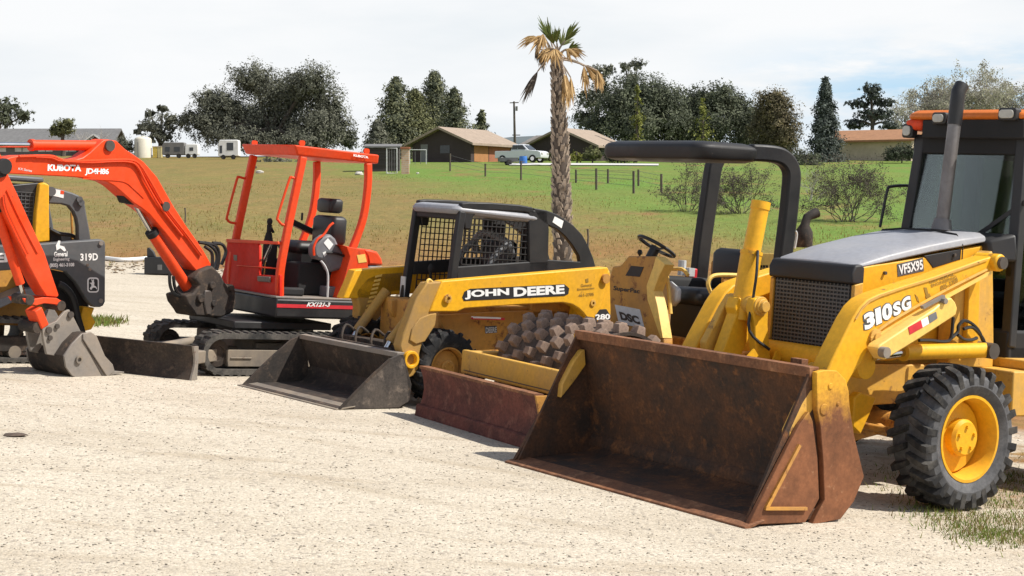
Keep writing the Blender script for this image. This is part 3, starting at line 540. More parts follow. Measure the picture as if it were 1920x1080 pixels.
# ---------------------------------------------------------------- mini excavator
AZ = math.atan2(B.F[1], B.F[0]); GA = 0.68
E = Frame((412, 706), az=AZ, yoff=GA)
GRP = 'construction machines parked on the gravel'
ex = E.root('mini_excavator', 'orange mini excavator with open canopy, rubber tracks and folded boom', 'mini excavator', GRP)
def esd(y0, y1, pts, name, mat, parent, bev=0.006, face=None, both=False):
    pr = E.side(y1 if face is None else face, pts); m = MB(); m.prism(pr, 1, y0, y1); return m.build(name, M[mat], parent, bev)
# rubber tracks
def track_loop(x0, x1, zb, zt, rf, rr, n=10):
    pts = []
    zc0 = zb + rf
    for k in range(n + 1):
        a = math.radians(90 + 180 * 0 - 180 * k / n); pts.append((x1 - rf + rf * math.cos(a), zb + rf + (zt - zb - rf if a > 0 else rf) * math.sin(a)))
    for k in range(n + 1):
        a = math.radians(-90 - 180 * k / n); pts.append((x0 + rr + rr * math.cos(a), zb + rr + (zt - zb - rr if math.sin(a) > 0 else rr) * math.sin(a)))
    return pts
def resample(pts, step):
    P = [Vector(p) for p in pts] + [Vector(pts[0])]; out = []; acc = 0.0
    for a, b in zip(P, P[1:]):
        l = (b - a).length
        while acc < l:
            if l > 0: out.append(a + (b - a) * (acc / l))
            acc += step
        acc -= l
    return out
def make_track(parent, x0, x1, zb, zt, y0, y1, lug=0.015, pitch=0.085, th=0.035, rf=None, mat='track'):
    rf = rf or (zt - zb) * 0.48
    pts = track_loop(x0, x1, zb + lug, zt - lug, rf, rf)
    outer = resample(pts, 0.03); n = len(outer); cx = (x0 + x1) / 2; cz = (zb + zt) / 2
    nrm = []
    for i in range(n):
        t = (outer[(i + 1) % n] - outer[i - 1]).normalized(); nv = Vector((t.y, -t.x))
        if nv.dot(outer[i] - Vector((cx, cz))) < 0: nv = -nv
        nrm.append(nv)
    m = MB(); V = []; F = []
    for i in range(n):
        o = outer[i]; q = o - nrm[i] * th
        V += [(o.x, y0, o.y), (o.x, y1, o.y), (q.x, y1, q.y), (q.x, y0, q.y)]
    for i in range(n):
        j = (i + 1) % n
        for k in range(4): F.append((4 * i + k, 4 * i + (k + 1) % 4, 4 * j + (k + 1) % 4, 4 * j + k))
    m._faces(V, F)
    lp_ = resample(pts, pitch)
    for i, o in enumerate(lp_):
        nx_ = lp_[(i + 1) % len(lp_)]; t = (nx_ - o)
        if t.length < 1e-5: continue
        t = t.normalized(); nv = Vector((t.y, -t.x))
        if nv.dot(o - Vector((cx, cz))) < 0: nv = -nv
        for ya, yb, sh in ((y0, (y0 + y1) / 2 + 0.01, 0.0), ((y0 + y1) / 2 - 0.01, y1, 0.4)):
            c = o + t * pitch * sh; a = c - t * pitch * 0.24; b = c + t * pitch * 0.24; a2 = a + nv * lug + t * 0.006; b2 = b + nv * lug - t * 0.006
            m.prism([(a.x, a.y), (b.x, b.y), (b2.x, b2.y), (a2.x, a2.y)], 1, ya, yb)
    return m.build('track_belt', M[mat], parent, sharp=30)
for sg in (1, -1):
    ya, yb = (GA - 0.27, GA) if sg > 0 else (-GA, -GA + 0.27)
    tb = make_track(ex, -1.62, 0.185, 0.0, 0.415, ya, yb, th=0.05)
    yo = yb - 0.05 if sg > 0 else ya + 0.05; yi = ya + 0.06 if sg > 0 else yb - 0.06
    m = MB(); m.prism([(-0.10, 0.085), (-0.09, 0.15), (-0.09, 0.235), (-0.10, 0.245), (-1.36, 0.245), (-1.40, 0.12), (-1.36, 0.085)], 1, min(yi, yo), max(yi, yo)); m.prism([(-0.12, 0.175), (-0.34, 0.175), (-0.34, 0.16), (-0.12, 0.16)], 1, yo, yo + sg * 0.012)
    m.build('track_frame', M['mud'], tb, 0.012)
    for xc, r in ((0.0, 0.125), (-1.44, 0.14)): m = MB(); m.lathe([(r, -0.05), (r, 0.05), (r * 0.6, 0.055), (r * 0.55, 0.04), (0.001, 0.05)], (xc, (ya + yb) / 2, 0.205), 1, 20); m.build('idler_wheel', M['bucketdark'], tb)
    for xc in (-0.3, -0.6, -0.9, -1.2): m = MB(); m.cyl((xc, ya + 0.09, 0.09), (xc, yb - 0.09, 0.09), 0.045, seg=12); m.build('roller', M['bucketdark'], tb)
m = MB(); m.box(-1.2, -0.25, -0.42, 0.42, 0.20, 0.36); m.box(-0.95, -0.45, -0.50, 0.50, 0.17, 0.30); m.build('undercarriage', M['mud'], ex, 0.02)
m = MB(); m.cyl((-0.72, 0, 0.34), (-0.72, 0, 0.47), 0.42, seg=28); m.box(-1.25, -0.2, -0.5, 0.5, 0.43, 0.50); m.build('turntable', M['black'], ex, 0.01)
# dozer blade, slewed a little
F2 = Frame((343, 712), (165, 692)); q0 = Vector(E.R @ (F2.O - E.O)); dirL = Vector(E.R @ F2.L); dirF = Vector(E.R @ F2.F)
def bl(x, y, zz): return q0 + dirF * x + dirL * y + Vector((0, 0, zz))
hb = 0.31; curve = [(0.0, 0.0), (-0.025, 0.06), (-0.045, 0.13), (-0.045, 0.20), (-0.02, 0.27), (0.0, hb), (-0.02, hb + 0.004), (-0.075, 0.27), (-0.09, 0.2), (-0.09, 0.1), (-0.05, 0.0)]
m = MB(); m.loft([[bl(x, s * (F2.W / 2 + 0.06), zz) for x, zz in curve] for s in (-1.35, 1)]); blade = m.build('dozer_blade', M['bucketdark'], ex, 0.004)
m = MB(); m.loft([[bl(x, F2.W / 2 + 0.06 + d, zz) for x, zz in ((0.0, -0.0), (-0.045, 0.13), (-0.045, 0.2), (0.0, hb), (-0.09, hb - 0.005), (-0.105, 0.2), (-0.105, 0.0))] for d in (0.002, 0.025)]); m.build('blade_end_plate', M['steel'], blade, 0.003)
m = MB()
for y_, z0_ in ((0.40, 0.17), (-0.25, 0.17)):
    m.bar(bl(-0.07, y_, z0_), Vector((-0.30, 0.36 if y_ > 0 else -0.36, 0.20)), 0.10, 0.12)
m.build('blade_arm', M['mud'], ex, 0.012)
m = MB(); m.cyl(bl(-0.08, 0.1, 0.24), Vector((-0.35, 0.05, 0.33)), 0.04); m.build('blade_cylinder', M['mud'], ex)
# house: deck skirt, floor
HY = 0.60
dk = E.side(HY, z('1f', (418, 462), (1000, 476), (1002, 640), (418, 602))); xfD = dk[0][0]
zt_, zb_ = dk[0][1], dk[3][1]
m = MB(); m.prism([(xfD, -HY), (xfD, HY), (-1.95, HY), (-2.02, HY - 0.25), (-2.05, 0), (-2.02, -HY + 0.25), (-1.95, -HY)], 2, zb_, zt_); deck = m.build('deck_skirt', M['black'], ex, 0.02)
st = E.side(HY, z('1f', (420, 500), (985, 515), (985, 540), (420, 526)))
m = MB(); m.prism(st, 1, HY, HY + 0.004); m.build('red_stripe', M['redv'], deck)
def elet(txt, y, BL, BR, TL, mat, par, off=0.003, **k): return lettering(txt, par, M[mat], E.p3(1, y, BL), E.p3(1, y, BR), E.p3(1, y, TL), (0, off, 0), **k)
elet('KX121-3', HY, *z('1f', (632, 520), (800, 522), (640, 488)), 'white', deck, 0.007, bold=0.04, shear=0.2)
m = MB(); m.box(-1.9, xfD + 0.0, -HY + 0.01, HY - 0.01, zt_ + 0.001, zt_ + 0.02); m.build('floor_plate', M['steel'], deck, 0.004)
# front panel of the cab
FX = E.p3(1, HY - 0.04, (524, 557)).x - 0.01
def fpan(pts, x0, x1, name, mat, par, bev=0.006):
    m = MB(); m.prism(E.front(FX, pts), 0, x0, x1); return m.build(name, M[mat], par, bev)
fp = fpan(z('1f', (14, 330), (40, 240), (62, 40), (280, 52), (292, 90), (292, 290), (415, 295), (440, 290), (440, 452), (100, 400), (25, 350)), FX - 0.03, FX, 'front_panel', 'red', ex)
fpan(z('1f', (66, 30), (440, 50), (440, 72), (66, 55)), FX - 0.02, FX + 0.02, 'front_rail', 'orange', fp)
fpan(z('1f', (135, 218), (430, 240), (430, 250), (135, 226)), FX, FX + 0.012, 'panel_crease', 'orange', fp)
fpan(z('1f', (110, 145), (135, 148), (135, 190), (112, 186)), FX, FX + 0.006, 'panel_latch', 'mud', fp)
fpan(z('1f', (290, 300), (380, 305), (380, 345), (292, 338)), FX, FX + 0.02, 'foot_plate', 'mud', fp)
for k, (a, b) in enumerate((((375, 62), (305, 295)), ((388, 64), (330, 300)))):
    pth = [E.p3(0, FX - 0.05, p) for p in z('1f', a, ((a[0] + b[0]) / 2 - 14, (a[1] + b[1]) / 2), b)]
    m = MB(); m.tube(smooth(pth, 4), 0.008, 6); m.build('control_rod', M['rod'], fp)
# canopy roof and posts
RY = 0.52; RYF = 0.62
rp = E.side(RY, [(552.6, 271.5), (711.5, 290.5), (711.5, 307.5), (559.5, 291.5)])
m = MB()
(xa, za), (xb, zb2), (xc, zc), (xd, zd) = rp
m.loft([[(xa, -RYF, za), (xa, RY, za), (xd, RY - 0.02, zd), (xd, -RYF + 0.02, zd)], [(xb, -RYF, zb2), (xb, RY, zb2), (xc, RY - 0.02, zc), (xc, -RYF + 0.02, zc)]]); can = m.build('canopy_roof', M['orange'], ex, 0.015)
elet('KUBOTA', RY, *z('1e', (1187, 203), (1318, 222), (1187, 182)), 'white', can, 0.002, bold=0.05, spacing=0.95)
m = MB()
for p, yy in (((566, 271), RY - 0.04), ((687, 286), RY - 0.04), ((477, 271), -RYF + 0.04)):
    c = E.p3(1, yy, p); m.prism(rrect(c.x - 0.03, c.z - 0.01, 0.06, 0.05, 0.02), 1, yy - 0.01, yy + 0.01)
m.build('lifting_eye', M['orange'], can)
PY = RY - 0.05
def post(pts, y, w, d, name='canopy_post', mirror=None):
    pth = [E.p3(1, y, p) for p in pts]
    if mirror is not None:
        for v in pth: v.y = mirror
    m = MB(); m.path_bar(smooth(pth, 4), w, d); return m.build(name, M['orange'], ex, 0.012)
fpost = [(568, 294), (550, 378), (535, 452), (525, 512), (524, 557)]
rpost = [(690, 306), (690, 340), (686, 380), (680, 412), (670, 442), (659, 470)]
pf = post(fpost, PY, 0.075, 0.06); post(fpost, PY, 0.075, 0.06, mirror=-RYF + 0.05)
post(rpost, PY, 0.07, 0.06); post(rpost, PY, 0.07, 0.06, mirror=-RYF + 0.05)
for y, pts in ((PY, [(560, 336), (554, 335), (547, 333), (542, 338), (521, 405), (521, 412), (529, 421), (540, 422)]), (-RYF + 0.05, [(462, 334), (456, 334), (448, 332), (444, 337), (426, 405), (427, 412), (432, 417), (446, 419)])):
    m = MB(); m.tube(smooth([E.p3(1, y, p) for p in pts], 3), 0.013, 8); m.build('grab_handle', M['orange'], ex)
# seat, console, levers
SY = -0.05
hcx = [E.p3(1, SY, p) for p in ((603, 399), (643, 372), (638, 452), (590, 405))]
def ezx(p, y=SY): return E.p3(1, y, p)
a = ezx((616, 399)); b = ezx((619, 372)); m = MB(); cushion(m, a.x - 0.09, a.x + 0.07, SY - 0.14, SY + 0.14, a.z, b.z, 0.028); a2 = ezx((612, 450)); b2 = ezx((616, 404)); cushion(m, a2.x - 0.11, a2.x + 0.06, SY - 0.22, SY + 0.22, a2.z - 0.05, b2.z, 0.04)
m.bar((a.x - 0.01, SY - 0.05, b2.z - 0.05), (a.x - 0.01, SY - 0.05, a.z + 0.03), 0.02, 0.02).bar((a.x - 0.01, SY + 0.05, b2.z - 0.05), (a.x - 0.01, SY + 0.05, a.z + 0.03), 0.02, 0.02)
c2 = ezx((565, 455)); cushion(m, a2.x - 0.05, a2.x + 0.45, SY - 0.23, SY + 0.23, c2.z - 0.10, c2.z + 0.02, 0.05); m.box(a2.x - 0.05, a2.x + 0.38, SY - 0.2, SY + 0.2, zt_ + 0.02, c2.z - 0.09)
seat = m.build('seat', M['seat'], ex)
m = MB(); p0, p1 = E.p3(1, -0.36, (546, 416)), E.p3(1, -0.36, (588, 436)); m.bar(p0, p1, 0.08, 0.06).cyl(p0 + Vector((-0.12, 0, 0.02)), p0 + Vector((-0.12, 0, 0.10)), 0.014, seg=6); m.build('armrest', M['seat'], ex, 0.015)
con = z('1f', (690, 90), (735, 30), (770, 5), (812, -5), (850, 30), (875, 90), (950, 160), (945, 200), (880, 255), (810, 275), (770, 190), (715, 180), (690, 150))
co_ = esd(0.30, 0.44, con, 'side_console', 'greyp', ex, 0.03)
esd(0.441, 0.444, z('1f', (760, 60), (790, 25), (830, 70), (800, 110)), 'warning_sticker', 'white', co_, 0)
esd(0.441, 0.444, z('1f', (752, 130), (775, 120), (785, 140), (765, 160)), 'warning_sticker', 'white', co_, 0)
m = MB(); m.tube(smooth([E.p3(1, 0.45, p) for p in z('1f', (690, 150), (688, 90), (715, 35), (760, 0), (800, -60), (830, -85))], 4), 0.012, 6); m.build('safety_lever', M['orange'], co_)
m = MB(); m.tube(smooth([E.p3(1, 0.46, p) for p in z('1f', (780, 130), (850, 135), (920, 160), (930, 190))], 4), 0.012, 6); m.build('hose', M['hose'], co_)
m = MB(); m.tube(smooth([E.p3(1, 0.46, p) for p in z('1f', (740, 190), (770, 230), (790, 300), (785, 460))], 4), 0.011, 6); m.build('console_cable', M['silver'], co_)
m = MB(); jx = E.p3(1, -0.25, (504, 440)); m.cyl(jx + Vector((0, 0, -0.08)), jx + Vector((0, 0, 0.02)), 0.05, 0.03, 10).cyl(jx, jx + Vector((0.0, 0, 0.10)), 0.022, 0.028, 8).ball(jx + Vector((0, 0, 0.13)), 0.03, 0.03, 0.04, 8, 6); m.cyl(jx + Vector((-0.02, 0.05, 0.03)), jx + Vector((0.03, 0.09, 0.07)), 0.015, seg=6); m.box(jx.x - 0.08, jx.x + 0.03, jx.y - 0.05, jx.y + 0.05, zt_ + 0.02, jx.z - 0.07); m.build('joystick', M['dark'], ex)
m = MB(); m.box(-1.45, -0.95, -0.5, 0.30, zt_ + 0.02, zt_ + 0.34).box(-0.95, -0.70, 0.36, 0.46, zt_ + 0.02, zt_ + 0.10); m.build('seat_base', M['dark'], ex, 0.02)
m = MB(); k0 = E.p3(1, 0.45, z('1f', (800, 375))[0]); m.box(k0.x - 0.2, k0.x + 0.02, 0.2, 0.45, zt_ + 0.02, k0.z); m.build('step_box', M['greyp'], ex, 0.01)
# engine cover and counterweight
cov = z('1f', (868, 462), (950, 160), (925, 90), (890, 75), (960, 92), (1050, 108), (1075, 160), (1082, 240), (1040, 330), (975, 470))
ec = esd(-0.56, 0.57, cov, 'engine_cover', 'orange', ex, 0.02)
cov2 = z('1f', (1050, 108), (1100, 108), (1150, 125), (1180, 170), (1192, 222), (1085, 220), (1075, 160))
m = MB(); m.prism(E.side(0.55, cov2), 1, -0.54, 0.55); m.build('rear_cover', M['orange'], ec, 0.02)
m = MB(); m.prism(E.side(0.56, z('1f', (1085, 225), (1195, 226), (1225, 262), (1240, 420), (1230, 640), (1000, 640), (990, 470), (1040, 340))), 1, -0.56, 0.56); m.build('counterweight', M['greyp'], ex, 0.03)
esd(0.571, 0.574, z('1f', (1000, 148), (1058, 140), (1072, 198), (1012, 205)), 'warning_sticker', 'beige', ec, 0)
# boom, dipper and bucket, swung a little to the left of the house
PHI = math.radians(16); xp_ = E.p3(1, 0.0, (392, 520)).x; EH = E; before = set(o.name for o in ex.children)
E = Frame.__new__(Frame); E.F = EH.F * math.cos(PHI) + EH.L * math.sin(PHI); E.L = np.cross(NRM, E.F); E.O = EH.O + EH.F * xp_; E.R = np.array([E.F, E.L, NRM])
boom = z('1a', (8, 330), (40, 262), (90, 245), (150, 233), (420, 227), (480, 240), (545, 264), (640, 264), (700, 248), (760, 205), (850, 120), (875, 100), (905, 96), (985, 108), (1060, 180), (1130, 225), (1215, 285)) + [(295, 332), (325, 385), (350, 424), (370, 452), (382, 470), (396, 495), (393, 508), (380, 513), (368, 508), (345.5, 482), (309.4, 436), (280.5, 402), (268, 392), (250, 380), (230, 362), (215, 349), (200, 341), (164, 334), (120, 331), (71, 328.5), (15, 325.6)]
BYC = 0.0; bo = E.side(BYC + 0.09, boom)
m = MB(); m.prism(bo, 1, -0.09, 0.09); bm_ = m.build('boom', M['orange'], ex, 0.010)
elet('KUBOTA', 0.09, *z('1a', (400, 362), (683, 366), (402, 306)), 'white', bm_, 0.003, bold=0.045)
elet('JD4H86', 0.09, *z('1a', (714, 400), (914, 404), (720, 338)), 'white', bm_, 0.003, bold=0.03, spacing=0.92)
elet('KX Series', 0.09, *z('1a', (150, 352), (268, 372), (152, 332)), 'silver', bm_, 0.003, bold=0.02, shear=0.2)
m = MB(); m.tube(smooth([E.p3(1, 0.11, p) for p in z('1a', (160, 240), (420, 236), (500, 262), (560, 280), (760, 276), (960, 268), (1100, 270), (1180, 310))] + [E.p3(1, 0.11, p) for p in ((285, 345), (310, 388), (350, 440), (378, 478))], 4), 0.013, 6)
m.tube(smooth([E.p3(1, 0.11, p) for p in z('1a', (300, 244), (430, 250), (520, 278), (760, 290), (960, 282), (1090, 286), (1160, 325))] + [E.p3(1, 0.11, p) for p in ((275, 345), (302, 390), (342, 442))], 4), 0.011, 6); m.build('boom_pipe', M['orange'], bm_)
c = E.p3(1, 0.1, z('1a', (925, 150))[0]); m = MB(); m.cyl((c.x, -0.12, c.z), (c.x, 0.115, c.z), 0.05, seg=14); m.build('pivot_pin', M['pin'], bm_)
c = E.p3(1, 0.1, z('1a', (300, 0))[0])
c = E.p3(1, 0.1, (309, 387)); m = MB(); m.cyl((c.x, -0.1, c.z), (c.x, 0.125, c.z), 0.045, seg=12); m.build('pivot_pin', M['pin'], bm_)
# rib near the elbow
m = MB(); m.path_bar(smooth([E.p3(1, 0.093, p) for p in z('1a', (700, 425), (950, 437), (1060, 455), (1130, 510), (1215, 590))], 3), 0.012, 0.008); m.build('boom_rib', M['orange'], bm_)
a, b = E.p3(1, 0, (62, 272)), E.p3(1, 0, (203, 273)); d = (a - b).normalized()
m = MB(); m.cyl(a, b, 0.045, seg=16).cyl(a, a + d * 0.03, 0.052, seg=16); cyl_ = m.build('arm_cylinder', M['orange'], ex); m = MB(); m.cyl(a, a + d * 0.75, 0.024, seg=12); m.build('piston_rod', M['rod'], cyl_)
a, b = E.p3(1, 0, (286, 438)), E.p3(1, 0, (358, 550)); t = E.p3(1, 0, (249, 374)); d = (a - b).normalized()
m = MB(); m.cyl(a, b, 0.054, seg=16); cyl_ = m.build('boom_cylinder', M['orange'], ex); m = MB(); m.cyl(a - d * 0.02, a + d * 0.035, 0.06, seg=16); m.build('cylinder_gland', M['dark'], cyl_); m = MB(); m.cyl(a, t, 0.026, seg=12); m.build('piston_rod', M['rod'], cyl_)
m = MB(); m.prism(E.side(0.06, z('1a', (1030, 535), (1070, 635), (1110, 640), (1170, 660), (1180, 590), (1130, 555))), 1, -0.06, 0.06); m.build('cylinder_bracket', M['dark'], bm_, 0.01)
# swing post
sw = z('1c', (545, 510), (600, 440), (690, 405), (752, 470), (790, 540), (870, 590), (875, 700), (855, 770), (760, 812), (560, 802), (540, 765), (495, 705), (478, 640), (545, 620), (590, 560))
m = MB(); m.prism(E.side(0.13, sw), 1, -0.15, 0.15); sp_ = m.build('swing_post', M['bucketdark'], ex, 0.02)
for p, r in (((690, 560), 0.06), ((600, 660), 0.07), ((700, 700), 0.05), ((840, 580), 0.05)): m = MB(); c = E.p3(1, 0.15, z('1c', p)[0]); m.cyl((c.x, 0.10, c.z), (c.x, 0.18, c.z), r * 0.7, r * 0.6, 12); m.build('swing_pin', M['bucketdark'], sp_, 0.006)
m = MB(); c = E.p3(1, 0.15, z('1c', (655, 700))[0]); m.prism(E.side(0.16, z('1c', (640, 600), (690, 600), (700, 700), (690, 790), (650, 790), (630, 680))), 1, 0.14, 0.165); m.build('swing_plate', M['pin'], sp_, 0.01)
m = MB()
for pts in ([(590, 225), (660, 240), (720, 290), (735, 350), (720, 410), (700, 440)], [(640, 230), (720, 250), (750, 310), (745, 390), (730, 440)], [(700, 232), (770, 240), (800, 280), (800, 320), (770, 400)], [(640, 260), (690, 300), (700, 360), (695, 420)], [(365, 480), (370, 560), (400, 625), (470, 655)], [(395, 490), (405, 570), (430, 620), (475, 640)]):
    m.tube(smooth([E.p3(1, 0.05, p) for p in z('1c', *pts)], 4), 0.017, 6)
m.build('hydraulic_hose', M['hose'], ex)
# dipper arm, its cylinder, linkage
arm = [(-26, 262), (-8, 268), (6, 300), (16, 328), (33, 364), (55.6, 414), (84, 474), (110.7, 553), (108, 558), (87, 556), (74, 536), (54, 498), (36, 458), (20, 424), (4, 392), (-12, 352), (-24, 310)]
m = MB(); m.prism(E.side(0.085, arm), 1, -0.085, 0.085); ar = m.build('dipper_arm', M['orange'], ex, 0.010)
c = E.p3(1, 0.09, (5, 312)); m = MB(); m.cyl((c.x, -0.13, c.z), (c.x, 0.13, c.z), 0.07, seg=14); m.prism(E.side(0.11, [(-4, 300), (8, 297), (14, 310), (12, 330), (0, 334)]), 1, 0.085, 0.115); m.build('pivot_joint', M['dark'], ar, 0.006)
m = MB(); m.path_bar(smooth([E.p3(1, 0.09, p) for p in z('1a', (60, 520), (140, 700), (230, 880), (320, 1050))], 3), 0.02, 0.015); m.tube(smooth([E.p3(1, 0.11, p) for p in z('1a', (40, 560), (60, 680), (150, 880), (240, 1060))], 3), 0.012, 6); m.build('arm_pipe', M['orange'], ar)
a, b = E.p3(1, 0.0, (-8, 392)), E.p3(1, 0.0, (38, 532)); d = (b - a).normalized(); e = E.p3(1, 0.0, (46, 560))
m = MB(); m.cyl(a, b, 0.040, seg=16); cyl_ = m.build('bucket_cylinder', M['orange'], ex); m = MB(); m.cyl(b, e, 0.02, seg=10); m.build('piston_rod', M['rod'], cyl_)
m = MB(); m.prism(E.side(0.0, [(-14, 362), (2, 366), (14, 392), (24, 420), (26, 442), (14, 420), (0, 396), (-14, 400)]), 1, -0.06, 0.06); m.build('cylinder_mount', M['dark'], ar, 0.01)
m = MB()
for sg in (1, -1): m.prism(E.side(0.11, z('1b', (178, 412), (260, 418), (340, 405), (440, 410), (490, 440), (492, 470), (460, 500), (440, 462), (345, 452), (280, 470), (200, 445))), 1, sg * 0.09, sg * 0.115)
lk = m.build('bucket_link', M['orange'], ex, 0.006)
m = MB(); p0, p1 = E.p3(1, 0.06, (62, 578)), E.p3(1, 0.06, (76, 612)); m.bar(p0, p1, 0.15, 0.085, up=(1, 0, 0)); m.build('tipping_link', M['orange'], ex, 0.012)
for p, r in (((225, 425), 0.045), ((470, 470), 0.045), ((285, 640), 0.05)): m = MB(); c = E.p3(1, 0.1, z('1b', p)[0]); m.cyl((c.x, -0.10, c.z), (c.x, 0.12, c.z), r, seg=12); m.build('link_pin', M['bucketdark'], lk)
# digging bucket
bs = z('1b', (500, 862), (560, 770), (640, 688), (690, 680), (735, 702), (775, 800), (810, 888), (868, 925), (885, 975), (870, 1012), (820, 1030), (700, 1042), (620, 1045), (560, 1015), (515, 950))
BK = 0.27; BF = -0.29
ps = E.side(BK, bs)
m = MB(); m.prism(ps, 1, BK - 0.022, BK); dbk = m.build('digging_bucket', M['steel'], ex, 0.004)
m = MB(); m.prism(ps, 1, BF, BF + 0.022); m.build('bucket_side', M['steel'], dbk, 0.004)
i_ = [0, 1, 2]; shell = [ps[k] for k in (3, 2, 1, 0, 14, 13, 12, 11, 10, 9)]
inn = [(p[0] + (sum(q[0] for q in shell) / 10 - p[0]) * 0.09, p[1] + (sum(q[1] for q in shell) / 10 - p[1]) * 0.09) for p in shell]
m = MB(); m.prism(shell + inn[::-1], 1, BF + 0.0225, BK - 0.0225); m.build('bucket_shell', M['bucketdark'], dbk, 0.003)
m = MB(); m.prism(E.side(BK, z('1b', (640, 735), (655, 745), (820, 1030), (805, 1032))), 1, BK, BK + 0.005); m.build('side_seam', M['pin'], dbk)
m = MB(); m.prism(E.side(BK, z('1b', (640, 690), (700, 672), (745, 705), (810, 860), (870, 925), (885, 975), (830, 1028), (640, 730))), 1, BK + 0.0005, BK + 0.016); m.build('side_cutter', M['steel'], dbk, 0.004)
c = E.p3(1, BK, z('1b', (610, 890))[0]); m = MB(); m.lathe([(0.035, 0), (0.035, 0.02), (0.02, 0.02), (0.02, 0.002)], (c.x, BK, c.z), 1, 14); m.build('lifting_ring', M['mud'], dbk)
ears = z('1b', (575, 560), (540, 500), (505, 515), (440, 590), (330, 640), (340, 740), (365, 850), (480, 872), (585, 760), (640, 690))
m = MB()
for yy in (0.10, -0.13): m.prism(E.side(0.13, ears), 1, yy, yy + 0.03)
m.build('bucket_ear', M['steel'], dbk, 0.005)
for p in ((545, 540), (440, 630), (375, 660), (385, 720)): m = MB(); c = E.p3(1, 0.13, z('1b', p)[0]); m.cyl((c.x, 0.12, c.z), (c.x, 0.15, c.z), 0.03 if p[0] in (545, 375) else 0.022, seg=10); m.build('ear_pin', M['pin'], dbk)
tip = Vector((ps[9][0], 0, ps[9][1]))
for k in range(4):
    yy = BK - 0.03 - k * (BK - BF - 0.06) / 3; a = Vector((ps[9][0] + 0.02, yy, ps[9][1] + 0.02)); b = a + Vector((-0.17, 0, 0.0))
    m = MB(); m.loft([[a + Vector((0, s * 0.028, t)) for s, t in ((-1, -0.022), (1, -0.022), (1, 0.022), (-1, 0.022))], [b + Vector((0, s * 0.018, t)) for s, t in ((-1, -0.005), (1, -0.005), (1, 0.005), (-1, 0.005))]]); m.build('bucket_tooth', M['steel'], dbk, 0.003)
for o in list(ex.children):
    if o.name not in before: o.matrix_local = Matrix.Translation((xp_, 0, 0)) @ Matrix.Rotation(PHI, 4, 'Z')
E = EH
# ---------------------------------------------------------------- skid steer loader
S = Frame((634, 768.5), (451, 723)); SW = S.W / 2
ss = S.root('skid_steer_loader', 'yellow wheeled skid steer loader with black mesh cage and dark bucket on the ground', 'skid steer loader', GRP)
def ssd(y0, y1, pts, name, mat, parent, bev=0.006, face=None):
    m = MB(); m.prism(S.side(y1 if face is None else face, pts), 1, y0, y1); return m.build(name, M[mat], parent, bev)
def slet(txt, y, BL, BR, TL, mat, par, off=0.003, **k): return lettering(txt, par, M[mat], S.p3(1, y, BL), S.p3(1, y, BR), S.p3(1, y, TL), (0, off, 0), **k)
side_out = S.side(SW, [(634, 768.5), (668, 733), (697, 704), (731, 673), (750, 664.5), (757, 675), (764, 712), (767, 752), (748, 764.5)])
lip = side_out[4]; bx = side_out[7][0]
sh = [(0.0, 0.0), (0.0, 0.016), (-0.25, 0.03), (bx + 0.10, 0.04), (bx + 0.03, 0.09), (bx + 0.01, 0.18), (lip[0] + 0.0, lip[1] - 0.02), (lip[0], lip[1]), (lip[0] - 0.05, lip[1]), (bx - 0.03, 0.2), (bx - 0.02, 0.06), (bx + 0.06, 0.0)]
m = MB(); m.prism(sh, 1, -SW + 0.02, SW - 0.02); sb = m.build('bucket', M['bucketdark'], ss, 0.005)
for sg in (1, -1):
    m = MB(); m.prism(side_out, 1, sg * (SW - 0.02), sg * SW); m.build('side_plate', M['sideplate'] if sg > 0 else M['bucketdark'], sb, 0.004)
m = MB(); m.path_bar([(p[0], SW + 0.004, p[1]) for p in side_out[:4]], 0.02, 0.012); m.build('side_edge', M['bucketdark'], sb)
m = MB(); m.prism([(0.03, -0.001), (0.03, 0.008), (-0.16, 0.031), (-0.16, 0.022), (0, -0.003)], 1, -SW - 0.01, SW + 0.01); m.build('cutting_edge', M['mud'], sb, 0.003)
m = MB(); m.prism([(lip[0] + 0.012, lip[1] - 0.03), (lip[0] + 0.014, lip[1] + 0.012), (lip[0] - 0.06, lip[1] + 0.014), (lip[0] - 0.06, lip[1] - 0.0)], 1, -SW + 0.02, SW - 0.02); m.build('bucket_lip', M['steel'], sb, 0.003)
# quick-attach plate
m = MB(); m.prism([(lip[0] - 0.06, lip[1] + 0.02), (lip[0] - 0.09, lip[1] + 0.03), (bx - 0.11, 0.12), (bx - 0.06, 0.10)], 1, -0.55, 0.55)
m.build('quick_attach', M['bucketdark'], ss, 0.01)
